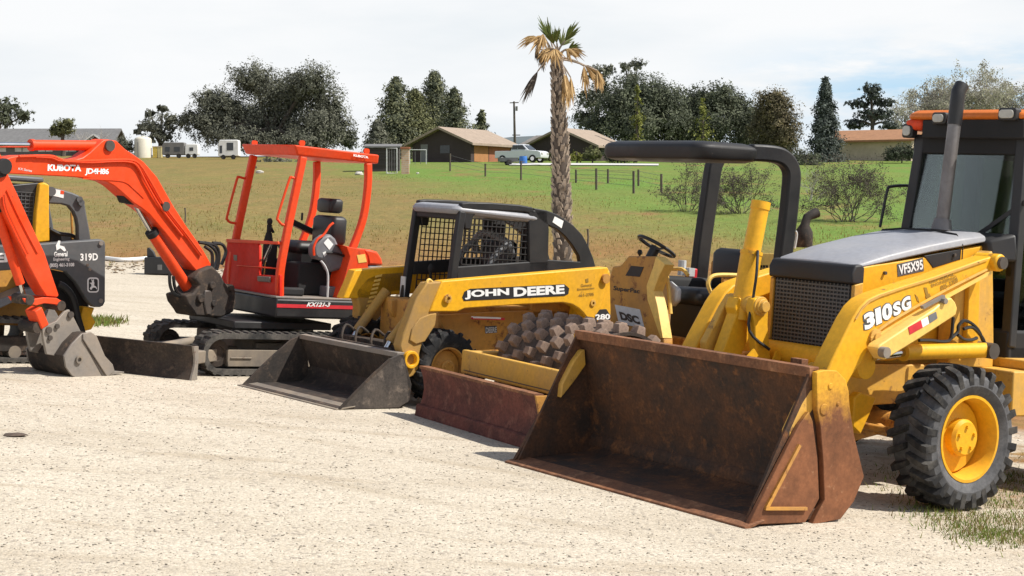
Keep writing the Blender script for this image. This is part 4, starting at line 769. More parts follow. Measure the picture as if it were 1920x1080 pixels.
# near loader arm
SA = 0.74
plate = [(829, 527), (1000, 512.5), (1139, 501), (1142, 506), (1134, 545), (1127, 576), (1121, 600), (1104, 600), (1094, 587), (1086, 579), (1073, 571), (1056, 567.5), (980, 571), (872, 578.5), (858, 584.6), (805, 584.6), (817, 557)]
leg = [(801, 530), (829, 528), (817, 557), (805, 585), (803, 606), (800, 625), (790, 650), (787, 662), (786, 690), (775, 705), (762, 712), (755, 690), (754, 662), (750, 648), (757, 625), (766, 602), (781, 560)]
for sg in (1, -1):
    m = MB(); m.prism(S.side(SA, plate), 1, sg * (SA - 0.12), sg * SA); a_ = m.build('loader_arm', M['yellow'], ss, 0.010)
    if sg > 0:
        arm_n = a_
        m = MB(); m.prism(S.side(SA - 0.01, leg), 1, SA - 0.12, SA - 0.01); lg = m.build('arm_leg', M['yellow_dust'], a_, 0.012)
        c = S.p3(1, SA, z('2d', (112, 440))[0]); m = MB(); m.lathe([(0.075, -0.06), (0.075, 0.03), (0.05, 0.03), (0.045, -0.02), (0.001, -0.02)], (c.x, SA, c.z), 1, 18); m.build('pivot_boss', M['yellow'], lg, 0.004)
        m = MB(); m.prism(S.side(SA - 0.005, z('2d', (255, 110), (300, 105), (290, 190), (215, 310), (150, 330), (105, 300), (125, 215), (180, 140))), 1, SA - 0.01, SA + 0.004); m.build('leg_pad', M['yellow_dust'], lg, 0.01)
c = S.p3(1, SA, z('2a', (930, 890))[0]); m = MB(); m.lathe([(0.038, 0), (0.038, 0.022), (0.015, 0.024), (0.013, 0.01)], (c.x, SA, c.z), 1, 16); m.build('arm_boss', M['yellow_worn'], arm_n)
c = S.p3(1, SA, z('2c', (1180, 930))[0]); m = MB(); m.lathe([(0.03, 0), (0.03, 0.012), (0.012, 0.013)], (c.x, SA, c.z), 1, 14); m.build('arm_boss', M['yellow_worn'], arm_n)
c = S.p3(1, SA, z('2c', (1285, 715))[0]); m = MB(); m.cyl((c.x, SA - 0.1, c.z), (c.x, SA + 0.03, c.z), 0.045, seg=14); m.build('rear_pin', M['yellow_old'], arm_n)
m = MB(); m.tube(smooth([S.p3(1, SA - 0.03, p) for p in z('2a', (800, 745), (775, 725), (755, 745), (748, 830), (760, 890), (785, 910))], 4), 0.012, 8); m.build('grab_loop', M['beige'], arm_n)
# decal
m = MB(); dq = S.side(SA, z('2c', (45, 912), (30, 880), (50, 830), (100, 805), (930, 765), (972, 800), (965, 850), (930, 868))); m.prism(dq, 1, SA + 0.0005, SA + 0.003); dec = m.build('name_decal', M['ink'], arm_n)
slet('JOHN', SA, *z('2c', (52, 900), (442, 877), (50, 820)), 'white', dec, 0.006, bold=0.045)
slet('DEERE', SA, *z('2c', (482, 875), (930, 848), (480, 795)), 'white', dec, 0.006, bold=0.045)
for t, q in (('General', [(1075, 790), (1170, 782), (1074, 764)]), ('Engineering', [(1045, 828), (1195, 815), (1044, 800)]), ('461-3705', [(1055, 878), (1190, 866), (1054, 850)])): slet(t, SA, *z('2c', *q), 'brownink', arm_n, 0.003, bold=0.02)
m = MB(); m.prism(S.side(SA, z('2c', (1115, 720), (1140, 712), (1142, 748), (1118, 752))), 1, SA + 0.0005, SA + 0.003); m.build('decal_emblem', M['brownink'], arm_n)
# far arm leg, its stripes
FY = -0.62
fl = [(660, 620), (664, 632), (676, 632), (700, 608), (722, 584), (736, 548), (757, 546), (757, 509), (722, 511), (712, 512), (690, 520), (677, 534), (667, 548), (674, 575), (672, 600)]
m = MB(); m.prism(S.side(FY, fl), 1, FY - 0.12, FY); far = m.build('arm_leg', M['yellow_dust'], ss, 0.012)
for k in range(9):
    x0, y0_ = 300 - k * 11, 690 + k * 37
    m = MB(); m.prism(S.side(FY, z('2a', (x0, y0_), (x0 + 58, y0_ - 14), (x0 + 56, y0_ + 6), (x0 - 3, y0_ + 18))), 1, FY + 0.0005, FY + 0.004); m.build('hazard_stripe', M['beige'], far)
# tilt cylinders
for y, a, b, e in ((-0.42, (724, 545), (668, 622), (655, 644)), (0.46, (766, 596), (731, 641), (722, 657))):
    p, q, r = (S.p3(1, y, v) for v in (a, b, e)); m = MB(); m.cyl(p, q, 0.045, seg=14); c_ = m.build('tilt_cylinder', M['yellow_dust'], ss); m = MB(); m.cyl(q, r, 0.022, seg=10); m.build('piston_rod', M['rod'], c_)
m = MB(); p, q = S.p3(1, -0.1, (690, 600)), S.p3(1, -0.1, (706, 555)); m.box(-0.95, -0.80, -0.5, 0.5, 0.30, 0.50); m.cyl((-0.95, -0.6, 0.45), (-0.95, 0.6, 0.45), 0.05)
for yy in (-0.32, -0.1, 0.15, 0.36): m.tube(smooth([(-0.85, yy, 0.55), (-0.75, yy, 0.60), (-0.68, yy + 0.05, 0.5), (-0.72, yy + 0.05, 0.38)], 4), 0.014, 6)
m.build('front_crossmember', M['bucketdark'], ss, 0.01)
m = MB(); m.prism(S.side(-0.2, z('2a', (440, 905), (590, 880), (640, 900), (560, 1010), (470, 1060), (440, 1000))), 1, -0.26, -0.2); m.build('foot_guard', M['yellow_old'], ss, 0.01)
# body
xb0, xb1 = -2.95, -1.20
m = MB(); m.box(xb0 + 0.1, xb1, -0.46, 0.46, 0.22, 0.86); m.prism([(xb0, 0.40), (xb0, 1.05), (xb0 + 0.5, 1.12), (xb0 + 0.75, 0.95), (xb0 + 0.75, 0.40)], 1, -0.50, 0.50)
body = m.build('body', M['yellow_old'], ss, 0.02)
m = MB(); m.prism(S.side(0.48, [(820, 590), (930, 584), (1060, 580), (1110, 604), (1110, 700), (860, 700)]), 1, 0.46, 0.50); sp = m.build('side_panel', M['yellow_old'], body, 0.01)
m = MB(); p, q = S.p3(1, 0.60, z('2d', (560, 140))[0]), S.p3(1, 0.60, z('2d', (790, 147))[0]); m.bar(p, q, 0.03, 0.022); m.build('step_bar', M['redv'], sp, 0.004)
m = MB(); p, q = S.p3(1, 0.603, z('2d', (562, 134))[0]), S.p3(1, 0.603, z('2d', (760, 141))[0]); m.bar(p, q, 0.034, 0.014); m.build('step_lit_edge', M['white'], sp)  # sunlight along the step bar put in as a white strip
m = MB(); m.prism(S.side(0.50, z('2d', (650, 200), (735, 195), (740, 245), (655, 252))), 1, 0.5005, 0.503); pl_ = m.build('model_plate', M['greysteel'], sp)
slet('DEERE', 0.50, *z('2d', (655, 248), (735, 243), (655, 208)), 'silver', pl_, 0.006, bold=0.03)
for sg in (1, -1):
    m = MB(); m.prism(S.side(0.66, [(1143, 506), (1148, 540), (1145, 592), (1118, 604), (1128, 560), (1136, 515)]), 1, sg * 0.52, sg * 0.66); m.prism([(xb0 - 0.02, 0.35), (xb0 - 0.02, 1.22), (xb0 + 0.14, 1.24), (xb0 + 0.30, 0.9), (xb0 + 0.34, 0.35)], 1, sg * 0.50, sg * 0.60); m.build('rear_tower', M['yellow'] if sg > 0 else M['yellow_old'], ss, 0.012)
m = MB(); m.prism(S.side(SA, z('2c', (1200, 1045), (1240, 990), (1300, 985), (1335, 1040), (1335, 1080), (1205, 1080))), 1, SA - 0.02, SA + 0.003); mp_ = m.build('model_decal', M['ink'], ss)
slet('280', SA, *z('2c', (1200, 1080), (1330, 1074), (1200, 1030)), 'white', mp_, 0.006, bold=0.04)
# wheels
for x in (-1.13, -2.30):
    for sg in (1, -1):
        make_wheel(ss, (x, sg * 0.63, 0.33), 0.33, 0.27, 0.17, sg, 18, M['tyre'], M['yellow_old'], dish=0.07, lugh=0.022, seg=32, lugfill=0.36)
# cab cage
CYY = 0.36
fx_t = S.p3(1, CYY, (868, 392)).x; fx_b = S.p3(1, CYY, (856, 506)).x
zt_c = S.p3(1, CYY, (868, 392)).z; 
rear_x = S.p3(1, CYY, (1010, 395)).x; zr = S.p3(1, CYY, (1000, 392)).z
cg = MB()
for sg in (1, -1):
    cg.path_bar([(fx_b + 0.06, sg * (CYY - 0.02), 0.78), (fx_t, sg * (CYY - 0.02), zt_c - 0.02)], 0.075, 0.06)
    cg.prism(S.side(CYY, [(992, 394), (1026, 394), (1030, 430), (1028, 510), (992, 512)]), 1, sg * (CYY - 0.06), sg * CYY)
    rail = S.side(CYY, [(866, 381), (880, 379), (924, 380), (975, 384), (1000, 389), (1004, 402), (984, 398), (930, 395), (900, 396), (888, 406), (884, 430), (872, 430)])
    cg.prism(rail, 1, sg * (CYY - 0.06), sg * CYY)
    cg.prism(S.side(CYY, [(856, 500), (1030, 488), (1030, 512), (856, 525)]), 1, sg * (CYY - 0.05), sg * CYY)
cg.box(fx_t - 0.05, fx_t + 0.03, -CYY + 0.005, CYY - 0.005, zt_c - 0.10, zt_c - 0.015)
cage = cg.build('cab_cage', M['rops'], ss, 0.012)
rf = []
for zz, e in ((zt_c - 0.05, 0.0), (zt_c - 0.01, 0.02), (zt_c + 0.025, 0.0), (zt_c + 0.04, -0.05)):
    rf.append([(p[0], p[1], zz - 0.05 * max(0, (-p[0] - 1.7)) ) for p in rrect(rear_x - 0.02 - e, -CYY + 0.01 - e, fx_t - rear_x + 0.08 + 2 * e, 2 * CYY - 0.02 + 2 * e, 0.08, 4)])
m = MB(); m.loft(rf); m.build('cab_roof', M['hood'], cage, 0.01)
arc_o = [(1000, 390), (1026, 394.5), (1045, 402), (1058, 410), (1076, 423), (1092, 440), (1104, 462), (1113, 485), (1117.6, 502)]
arc_i = [(1026, 487), (1088, 491), (1086, 480), (1073, 459), (1060, 443), (1045, 430), (1021, 419)]
m = MB()
qp = S.side(CYY, arc_o + [(1092, 503), (1026, 508), (1026, 487), (1088, 491), (1086, 480), (1073, 459), (1060, 443), (1045, 430), (1021, 419), (1010, 410)])
m.prism(qp, 1, CYY - 0.05, CYY); qn = m.build('rear_hoop', M['rops'], cage, 0.008)
m = MB(); m.prism(qp, 1, -CYY, -CYY + 0.05); m.build('rear_hoop', M['rops'], cage, 0.008)
m = MB(); m.prism(S.side(CYY, z('2c', (845, 168), (922, 208), (905, 272), (825, 218))), 1, CYY + 0.0005, CYY + 0.003); m.build('warning_sticker', M['white'], qn)
m = MB(); c_b, c_t = S.p3(1, -CYY, z('2a', (580, 780))[0]), S.p3(1, -CYY, z('2a', (590, 660))[0]); m.box(fx_b + 0.07, fx_b + 0.08, -CYY - 0.02, -CYY + 0.05, 0.86, 1.05); m.build('post_sticker', M['silver'], cage)
# side meshes
for sg in (1, -1):
    m = MB(); zb0 = 0.86 if sg > 0 else 0.92; n1, n2 = 15, 13; y = sg * (CYY - 0.03); xf0, xf1 = fx_t - 0.06, fx_b - 0.06; xr = rear_x + 0.05
    for i in range(n1 + 1):
        u = i / n1; m.tube([(xf1 + (xr - xf1) * u, y, zb0), (xf0 + (xr - xf0) * u, y, zt_c - 0.08)], 0.0062, 4)
    for i in range(n2 + 1):
        v = i / n2; zz = zb0 + (zt_c - 0.08 - zb0) * v; m.tube([(xf1 + (xf0 - xf1) * v, y + 0.006, zz - 0.0), (xr, y + 0.006, zz + 0.0)], 0.0062, 4)
    m.build('side_mesh', M['black'], cage)
m = MB(); m.box(rear_x + 0.0, rear_x + 0.02, -CYY + 0.05, -0.12, 0.9, zt_c - 0.12).box(rear_x, rear_x + 0.02, 0.14, CYY - 0.05, 0.9, zt_c - 0.12).box(rear_x, rear_x + 0.02, -0.2, 0.2, 0.9, 1.05); m.build('rear_panel', M['rops'], cage, 0.01)
m = MB(); cushion(m, rear_x + 0.08, rear_x + 0.20, -0.22, 0.22, 0.95, 1.45, 0.05); cushion(m, rear_x + 0.10, rear_x + 0.52, -0.23, 0.23, 0.84, 0.96, 0.05); m.build('seat', M['seat'], ss)
m = MB(); m.tube(smooth([(rear_x + 0.2, 0.26, 1.3), (rear_x + 0.25, 0.25, 1.42), (rear_x + 0.3, 0.0, 1.5), (rear_x + 0.25, -0.25, 1.42), (rear_x + 0.2, -0.26, 1.3)], 5), 0.035, 8)
for sg in (1, -1): m.tube(smooth([(rear_x + 0.25, sg * 0.25, 1.42), (rear_x + 0.42, sg * 0.25, 1.25), (rear_x + 0.46, sg * 0.24, 1.02), (rear_x + 0.38, sg * 0.2, 0.9)], 4), 0.032, 8)
m.build('lap_bar', M['greyp'], ss)
m = MB()
for sg in (1, -1): m.cyl((fx_b - 0.15, sg * 0.2, 0.8), (fx_b - 0.12, sg * 0.2, 1.12), 0.015, seg=6).ball((fx_b - 0.12, sg * 0.2, 1.14), 0.03, 0.03, 0.045, 8, 6)
m.build('control_lever', M['dark'], ss)
m = MB(); m.box(rear_x + 0.1, fx_b + 0.05, -CYY + 0.03, CYY - 0.03, 0.78, 0.86); m.build('cab_floor', M['dark'], ss)
# ---------------------------------------------------------------- padfoot roller
R = Frame((1004, 845), (787, 779)); RW = R.W / 2
ro = R.root('soil_compactor', 'yellow padfoot roller with black roll-over canopy, spiked drum and red-brown front blade', 'road roller', GRP)
def rlet(txt, x, BL, BR, TL, mat, par, off=0.003, **k): return lettering(txt, par, M[mat], R.p3(0, x, BL), R.p3(0, x, BR), R.p3(0, x, TL), (off, 0, 0), **k)
bt = 0.395
cv = [(0.035, 0.0), (0.02, 0.06), (-0.01, 0.14), (-0.02, 0.22), (-0.005, 0.31), (0.03, bt), (0.0, bt + 0.006), (-0.06, bt - 0.005), (-0.10, bt - 0.09), (-0.06, 0.2), (-0.03, 0.0)]
m = MB(); m.prism(cv, 1, -RW, RW - 0.02); bl_ = m.build('dozer_blade', M['redblade'], ro, 0.004)
m = MB(); m.prism([(0.03, 0.002), (-0.02, 0.22), (0.03, bt), (-0.14, bt + 0.004), (-0.15, bt - 0.04), (-0.06, 0.0)], 1, RW - 0.0195, RW); m.build('blade_end_plate', M['yellow_old'], bl_, 0.003)
m = MB(); m.prism([(0.04, -0.002), (0.046, 0.0), (0.035, 0.09), (0.02, 0.10), (0.022, 0.03)], 1, -RW - 0.005, RW - 0.025); m.build('cutting_edge', M['redblade'], bl_, 0.003)
m = MB(); m.prism([(0.034, bt - 0.01), (0.036, bt + 0.012), (-0.05, bt + 0.012), (-0.05, bt + 0.002)], 1, -RW, RW - 0.022); m.build('blade_lip', M['rustlip'], bl_, 0.002)
# drum yoke
YX = -0.27; YH = 0.78
m = MB(); m.box(YX - 0.06, YX, -YH, YH, 0.37, 0.56)
for sg in (1, -1): m.box(-2.0, YX - 0.061, sg * YH if sg < 0 else YH - 0.06, sg * YH + 0.06 if sg < 0 else YH, 0.36, 0.555)
yk = m.build('drum_yoke', M['yellow_worn'], ro, 0.012)
m = MB(); m.box(-0.30, -0.10, -0.5, -0.42, 0.18, 0.34).box(-0.30, -0.10, 0.42, 0.5, 0.18, 0.34); m.build('blade_arm', M['yellow_old'], ro, 0.01)
m = MB(); m.box(YX + 0.0005, YX + 0.004, -0.72, 0.72, 0.395, 0.402); m.build('weld_line', M['pin'], yk)
# padfoot drum
DC = Vector((-0.93, 0, 0.455)); DR = 0.40; DW = 0.66
m = MB(); m.lathe([(0.05, -DW + 0.12), (0.30, -DW + 0.10), (DR - 0.03, -DW + 0.07), (DR - 0.025, -DW), (DR, -DW), (DR, DW), (DR - 0.025, DW), (DR - 0.03, DW - 0.10), (0.30, DW - 0.14), (0.05, DW - 0.14)], DC, 1, 48, cap=True); dr = m.build('drum', M['drum'], ro, sharp=40)
NP, NR = 16, 9; pad_me = []; spots = []
def pad_loft(m, c, er, et, wob):
    rr = []
    for h, wt, wy in ((-0.012, 0.046, 0.050), (0.058, 0.032, 0.037), (0.064, 0.028, 0.033)):
        rr.append([c + er * (DR + h) + et * (s_ * wt + wob) + Vector((0, t * wy, 0)) for s_, t in ((-1, -1), (1, -1), (1, 1), (-1, 1))])
    m.loft(rr)
to_cam = Vector([float(v) for v in R.R @ (CAM - R.O)]) - DC
for j in range(NR):
    y = -DW + 0.07 + j * (2 * DW - 0.14) / (NR - 1)
    for i in range(NP):
        a = 2 * math.pi * (i + 0.36 * (j % 3)) / NP; er = Vector((math.cos(a), 0, math.sin(a)))
        spots.append((er.dot((to_cam - Vector((0, y, 0))).normalized()) + (0.8 if er.z > -0.1 else 0.0), y, a))
spots.sort(reverse=True)
for k in range(3):
    m = MB(); pad_loft(m, Vector((0, 0, 0)), Vector((1, 0, 0)), Vector((0, 0, 1)), 0.004 * (k - 1)); pad_me.append(m.build('drum_pad', M['pad'], dr, 0.003))
for n_, (_, y, a) in enumerate(spots[:100]):
    o = pad_me[n_] if n_ < 3 else pad_me[n_ % 3].copy()
    if n_ >= 3: COL.objects.link(o)
    o.parent = dr; o.location = DC + Vector((0, y, 0)); o.rotation_euler = (0, -a, 0)
m = MB()
for _, y, a in spots[100:]: pad_loft(m, DC + Vector((0, y, 0)), Vector((math.cos(a), 0, math.sin(a))), Vector((-math.sin(a), 0, math.cos(a))), 0.0)
o = m.build('drum_pads', M['pad'], dr); o['kind'] = 'stuff'
m = MB(); m.cyl((DC.x, DW - 0.2, DC.z), (DC.x, YH - 0.05, DC.z), 0.15, seg=20); m.build('drum_hub', M['dark'], ro)
# front console
CNX = -1.50
def rf_(x, pts): return R.front(x, pts)
prof = R.front(CNX, z('2e', (200, 248), (420, 252), (400, 330), (345, 480), (352, 590), (470, 890), (470, 960), (60, 960), (55, 640), (50, 430), (75, 330), (135, 325)))
up, lo = prof[:4], prof[4:]
m = MB(); m.prism(prof, 0, CNX - 0.10, CNX); cons = m.build('console', M['yellow_old'], ro, 0.014)
m = MB(); m.prism(R.front(CNX, z('2e', (225, 325), (322, 335), (290, 412), (180, 402))), 0, CNX + 0.0005, CNX + 0.005); m.build('console_label', M['grille'], cons)
pv = R.front(CNX, z('2e', (420, 252), (490, 315), (445, 400), (400, 520), (430, 640), (472, 890), (455, 890), (352, 590), (345, 480), (398, 330)))
m = MB(); m.prism(pv, 0, CNX - 0.09, CNX + 0.006); m.build('console_flange', M['beige'], cons, 0.004)
rlet('SuperPac', CNX, *z('2e', (85, 525), (290, 552), (88, 480)), 'ink', cons, 0.004, bold=0.03)
m = MB(); m.prism(R.front(CNX, z('2e', (98, 628), (292, 665), (328, 812), (130, 775))), 0, CNX + 0.001, CNX + 0.006); sg_ = m.build('brand_plate', M['silver'], cons)
rlet('DSC', CNX, *z('2e', (150, 745), (302, 785), (132, 680)), 'ink', sg_, 0.009, bold=0.06)
m = MB(); c = Vector((CNX - 0.16, R.p3(0, CNX - 0.16, (1231, 462)).y, R.p3(0, CNX - 0.16, (1231, 462)).z)); nrm = Vector((-0.5, 0.12, 1)).normalized(); u = nrm.cross(Vector((0, 1, 0))).normalized(); v = nrm.cross(u)
m.tube([c + (u * math.cos(t) + v * math.sin(t)) * 0.165 for t in [2 * math.pi * k / 28 for k in range(28)]], 0.015, 8, closed=True)
for t in (0.4, 2.5, 4.6): m.bar(c - nrm * 0.03, c + (u * math.cos(t) + v * math.sin(t)) * 0.16, 0.028, 0.014)
m.cyl(c - nrm * 0.005, c - nrm * 0.16, 0.045, 0.04, 12); m.build('steering_wheel', M['seat'], ro)
m = MB(); k = R.p3(0, CNX - 0.1, z('2e', (290, 220))[0]); m.cyl(k - Vector((0, 0, 0.12)), k, 0.008, seg=6).ball(k, 0.022, 0.022, 0.026, 8, 6); m.build('shift_knob', M['dark'], ro)
# platform, chassis, step
m = MB(); m.box(-3.6, -1.85, -0.62, 0.62, 0.42, 0.78); m.box(-1.85, -1.52, -0.45, 0.45, 0.30, 0.62); m.box(-1.84, -1.50, -0.05, 0.66, 0.52, 0.56); ch = m.build('chassis', M['yellow_old'], ro, 0.015)
m = MB(); m.box(-2.45, -1.95, 0.1, 0.58, 0.78, 0.81); m.build('floor_plate', M['mud'], ch)
# seat and engine hood
m = MB(); sx = -2.28; cushion(m, sx - 0.02, sx + 0.46, -0.20, 0.28, 1.05, 1.19, 0.05); cushion(m, sx - 0.14, sx + 0.0, -0.2, 0.28, 1.12, 1.53, 0.05); m.box(sx, sx + 0.4, -0.16, 0.24, 0.78, 1.05); m.build('seat', M['seat'], ro)
m = MB(); cushion(m, sx - 0.10, sx + 0.42, -0.52, -0.27, 0.98, 1.26, 0.03); m.build('side_box', M['dark'], ro)
m = MB(); q = R.p3(1, -0.4, z('2e', (620, 310))[0]); m.cyl(q + Vector((0, 0, -0.1)), q + Vector((0, 0, 0.03)), 0.035, seg=10).box(q.x - 0.08, q.x - 0.02, q.y, q.y + 0.08, q.z - 0.1, q.z - 0.03); m.build('control_lever', M['silver'], ro)
m = MB(); q = R.p3(1, -0.38, z('2e', (690, 390))[0]); m.box(q.x - 0.03, q.x + 0.03, q.y - 0.05, q.y + 0.05, q.z - 0.04, q.z + 0.05); m.build('red_switch', M['redv'], ro, 0.01)
m = MB(); q = R.p3(0, -1.75, z('2e', (455, 540))[0]); m.prism(R.front(-1.72, z('2e', (430, 470), (500, 440), (575, 505), (570, 600), (535, 640), (470, 640), (440, 590))), 0, -1.78, -1.72); m.build('valve_block', M['silver'], ro, 0.02)
m = MB(); m.box(-3.5, -2.50, -0.5, 0.62, 0.80, 1.42); eh = m.build('engine_hood', M['yellow_old'], ro, 0.03)
vp = [(1424, 476), (1453, 474), (1452, 506), (1446, 535), (1420, 537)]
for (a, b) in (((1426, 497), (1442, 510)), ((1424, 520), (1438, 532))):
    pass
m = MB(); m.prism(R.front(-2.40, [(1418, 474), (1454, 476), (1452, 540), (1416, 538)]), 0, -2.50, -2.40); gp = m.build('grille_panel', M['beige'], eh, 0.006)
m = MB()
for r0 in (497, 520):
    for i in range(3):
        for j in range(2):
            x_, y_ = 1425.5 + i * 5.2 - (r0 - 497) * 0.08, r0 + j * 6.5; m.prism(R.front(-2.399, [(x_, y_), (x_ + 4, y_ + 0.4), (x_ + 4, y_ + 5.4), (x_, y_ + 5)]), 0, -2.3995, -2.397)
m.build('grille_hole', M['dark'], gp)
# rails
def tub(paths, r, name, mat, plane, ax, par):
    m = MB()
    for p in paths: m.tube(smooth([R.p3(ax, plane, q) for q in p], 4), r, 8)
    return m.build(name, M[mat], par)
tub([z('2e', (385, 357), (440, 352), (480, 358), (500, 400), (515, 520), (530, 700))], 0.016, 'hand_rail', 'beige', -1.66, 0, ro)
tub([z('2e', (475, 350), (560, 350), (615, 352), (645, 372), (665, 400))], 0.016, 'hand_rail', 'beige', -1.80, 0, ro)
tub([z('4', (715, 812), (690, 765), (664, 710), (664, 680), (685, 660), (730, 656), (800, 658))], 0.017, 'hand_rail', 'beige', 0.60, 1, ro)
tub([z('4', (745, 740), (800, 708), (860, 680), (940, 628))], 0.017, 'hand_rail', 'beige', 0.64, 1, ro)
tub([z('4', (760, 780), (840, 728), (930, 690))], 0.017, 'hand_rail', 'beige', 0.64, 1, ro)
m = MB(); m.prism(R.side(0.6, z('4', (728, 668), (762, 668), (758, 745), (728, 745))), 1, 0.57, 0.6); m.build('rail_plate', M['yellow_old'], ro)
# roll-over canopy
PYr = 0.64
for sg, pts in ((1, [(1500, 330), (1497, 360), (1491, 410), (1483, 474), (1476, 530)]), (-1, [(1345, 296), (1338, 312), (1334, 335), (1328, 380), (1318, 450), (1312, 500), (1308, 540)])):
    pth = [R.p3(1, sg * PYr, p) for p in pts]
    if sg > 0: pth = [R.p3(1, sg * PYr, p) for p in ((1405, 286), (1440, 288), (1462, 293), (1477, 306), (1484, 326), (1482, 360), (1477, 410), (1469, 474), (1462, 540))]
    m = MB(); m.path_bar(smooth(pth, 4), 0.135, 0.10); m.build('canopy_post', M['rops'], ro, 0.02)
n1 = R.side(PYr + 0.05, [(1308, 262), (1380, 265), (1432, 272), (1455, 285)]); n2 = R.side(PYr + 0.05, [(1306, 302), (1380, 306), (1432, 308), (1450, 309)])
xf, zf_t, zf_b = n1[0][0], n1[0][1], n2[0][1]; xr, zr_t, zr_b = n1[2][0], n1[2][1], n2[2][1]
rings = []
for t, dz, e in ((0, 0.0, -0.07), (0, 0.02, -0.015), (0.35, 0, 0.0), (0.75, 0, 0.0), (1, -0.02, -0.02), (1, 0.0, -0.08)):
    rg = []
    for p in rrect(xr - e, -PYr - 0.07 - e, xf - xr + 2 * e, 2 * PYr + 0.14 + 2 * e, 0.13, 5):
        s = (p[0] - xr) / (xf - xr); zb, zt = zr_b + (zf_b - zr_b) * s, zr_t + (zf_t - zr_t) * s
        rg.append((p[0], p[1], zb + (zt - zb) * t + dz))
    rings.append(rg)
m = MB(); m.loft(rings); cn = m.build('canopy_roof', M['rops'], ro, 0.012)
# exhaust muffler and elbow
p = [R.p3(1, 0.1, q) for q in z('2g', (335, 320), (335, 260), (340, 205), (345, 160), (360, 105), (400, 85), (430, 72))]
m = MB(); m.tube(p, [0.075, 0.078, 0.072, 0.04, 0.038, 0.042, 0.045], 14); m.build('muffler', M['bucketdark'], ro)
m = MB(); m.tube(smooth([R.p3(1, 0.3, q) for q in z('2g', (235, 205), (265, 200), (285, 225), (275, 300), (268, 330))], 4), 0.010, 6); m.build('cable', M['silver'], ro)
for sg in (1, -1): make_wheel(ro, (-3.05, sg * 0.62, 0.52), 0.52, 0.34, 0.27, sg, 16, M['tyre'], M['yellow_old'])
# ---------------------------------------------------------------- compact track loader
T = Frame((30, 682), az=AZ, yoff=0.80)
tl = T.root('compact_track_loader', 'yellow and dark grey compact track loader behind the orange digging arm', 'track loader', GRP)
TY = 0.80
def tsd(y0, y1, pts, name, mat, par, bev=0.008, face=None):
    m = MB(); m.prism(T.side(y1 if face is None else face, pts), 1, y0, y1); return m.build(name, M[mat], par, bev)
def tlet(txt, y, BL, BR, TL, mat, par, off=0.003, **k): return lettering(txt, par, M[mat], T.p3(1, y, BL), T.p3(1, y, BR), T.p3(1, y, TL), (0, off, 0), **k)
armp = [(-60, 466), (-20, 461), (75, 457), (150, 451.5), (190, 449), (197, 453), (198, 462), (197.5, 566), (194, 573), (188, 576), (177, 576), (166, 566), (144, 530), (125, 510), (101, 505), (40, 505), (-30, 510), (-60, 540), (-90, 600), (-100, 560), (-80, 490)]
for sg in (1, -1):
    m = MB(); m.prism(T.side(TY, armp), 1, sg * (TY - 0.12), sg * TY); a = m.build('loader_arm', M['greysteel'], tl, 0.012)
    if sg > 0: ta = a
m = MB()
for p in ((189, 456), (188.5, 564), (164, 497), (168, 505)):
    c = T.p3(1, TY, p); m.cyl((c.x, TY, c.z), (c.x, TY + 0.014, c.z), 0.022 if p[0] > 180 else 0.014, seg=10)
m.build('arm_bolt', M['steel'], ta)
tlet('DEERE', TY, (-48, 494), (42, 490.5), (-48, 476), 'white', ta, bold=0.05)
tlet('319D', TY, *z('1b', (625, 122), (762, 118), (625, 64)), 'white', ta, bold=0.03, spacing=1.05)
tlet('General', TY, *z('1b', (420, 90), (525, 86), (420, 50)), 'white', ta, bold=0.03)
tlet('Engineering', TY, *z('1b', (415, 128), (540, 124), (415, 96)), 'white', ta, bold=0.03)
tlet('(805) 461-3108', TY, *z('1b', (385, 178), (578, 172), (385, 140)), 'white', ta, bold=0.05)
m = MB(); m.prism(T.side(TY, z('1b', (440, 40), (435, 0), (455, -38), (470, -35), (465, 0), (500, 10), (515, 40), (500, 48), (470, 22))), 1, TY + 0.0005, TY + 0.003); m.build('decal_emblem', M['white'], ta)
# leaping-deer badge
bo_ = T.side(TY, [(p[0], p[1]) for p in z('1b', *[(x, y) for x, y in rrect(680, 250, 90, 118, 24)])]); bi_ = T.side(TY, z('1b', *[(x, y) for x, y in rrect(690, 261, 70, 96, 16)]))
m = MB(); m.prism(bo_, 1, TY + 0.0005, TY + 0.003); bd = m.build('badge', M['white'], ta); m = MB(); m.prism(bi_, 1, TY + 0.003, TY + 0.0055); m.build('badge_field', M['ink'], bd)
m = MB(); m.prism(T.side(TY, z('1b', (697, 335), (706, 322), (712, 318), (708, 300), (698, 296), (697, 290), (712, 292), (715, 278), (708, 266), (714, 265), (722, 276), (724, 264), (730, 264), (729, 282), (733, 292), (731, 312), (745, 320), (754, 334), (752, 343), (742, 330), (728, 328), (718, 332), (712, 345), (704, 345))), 1, TY + 0.0055, TY + 0.008); m.build('leaping_deer', M['white'], bd)
hoopo = [(96, 351), (120, 356.7), (135, 361), (147, 366), (154, 371), (158.5, 377), (164, 409), (168, 430), (171, 452), (146, 452), (146, 438), (145.6, 424), (143, 410), (138, 398), (129, 386.7), (116, 383), (92, 382), (84, 372), (86, 356)]
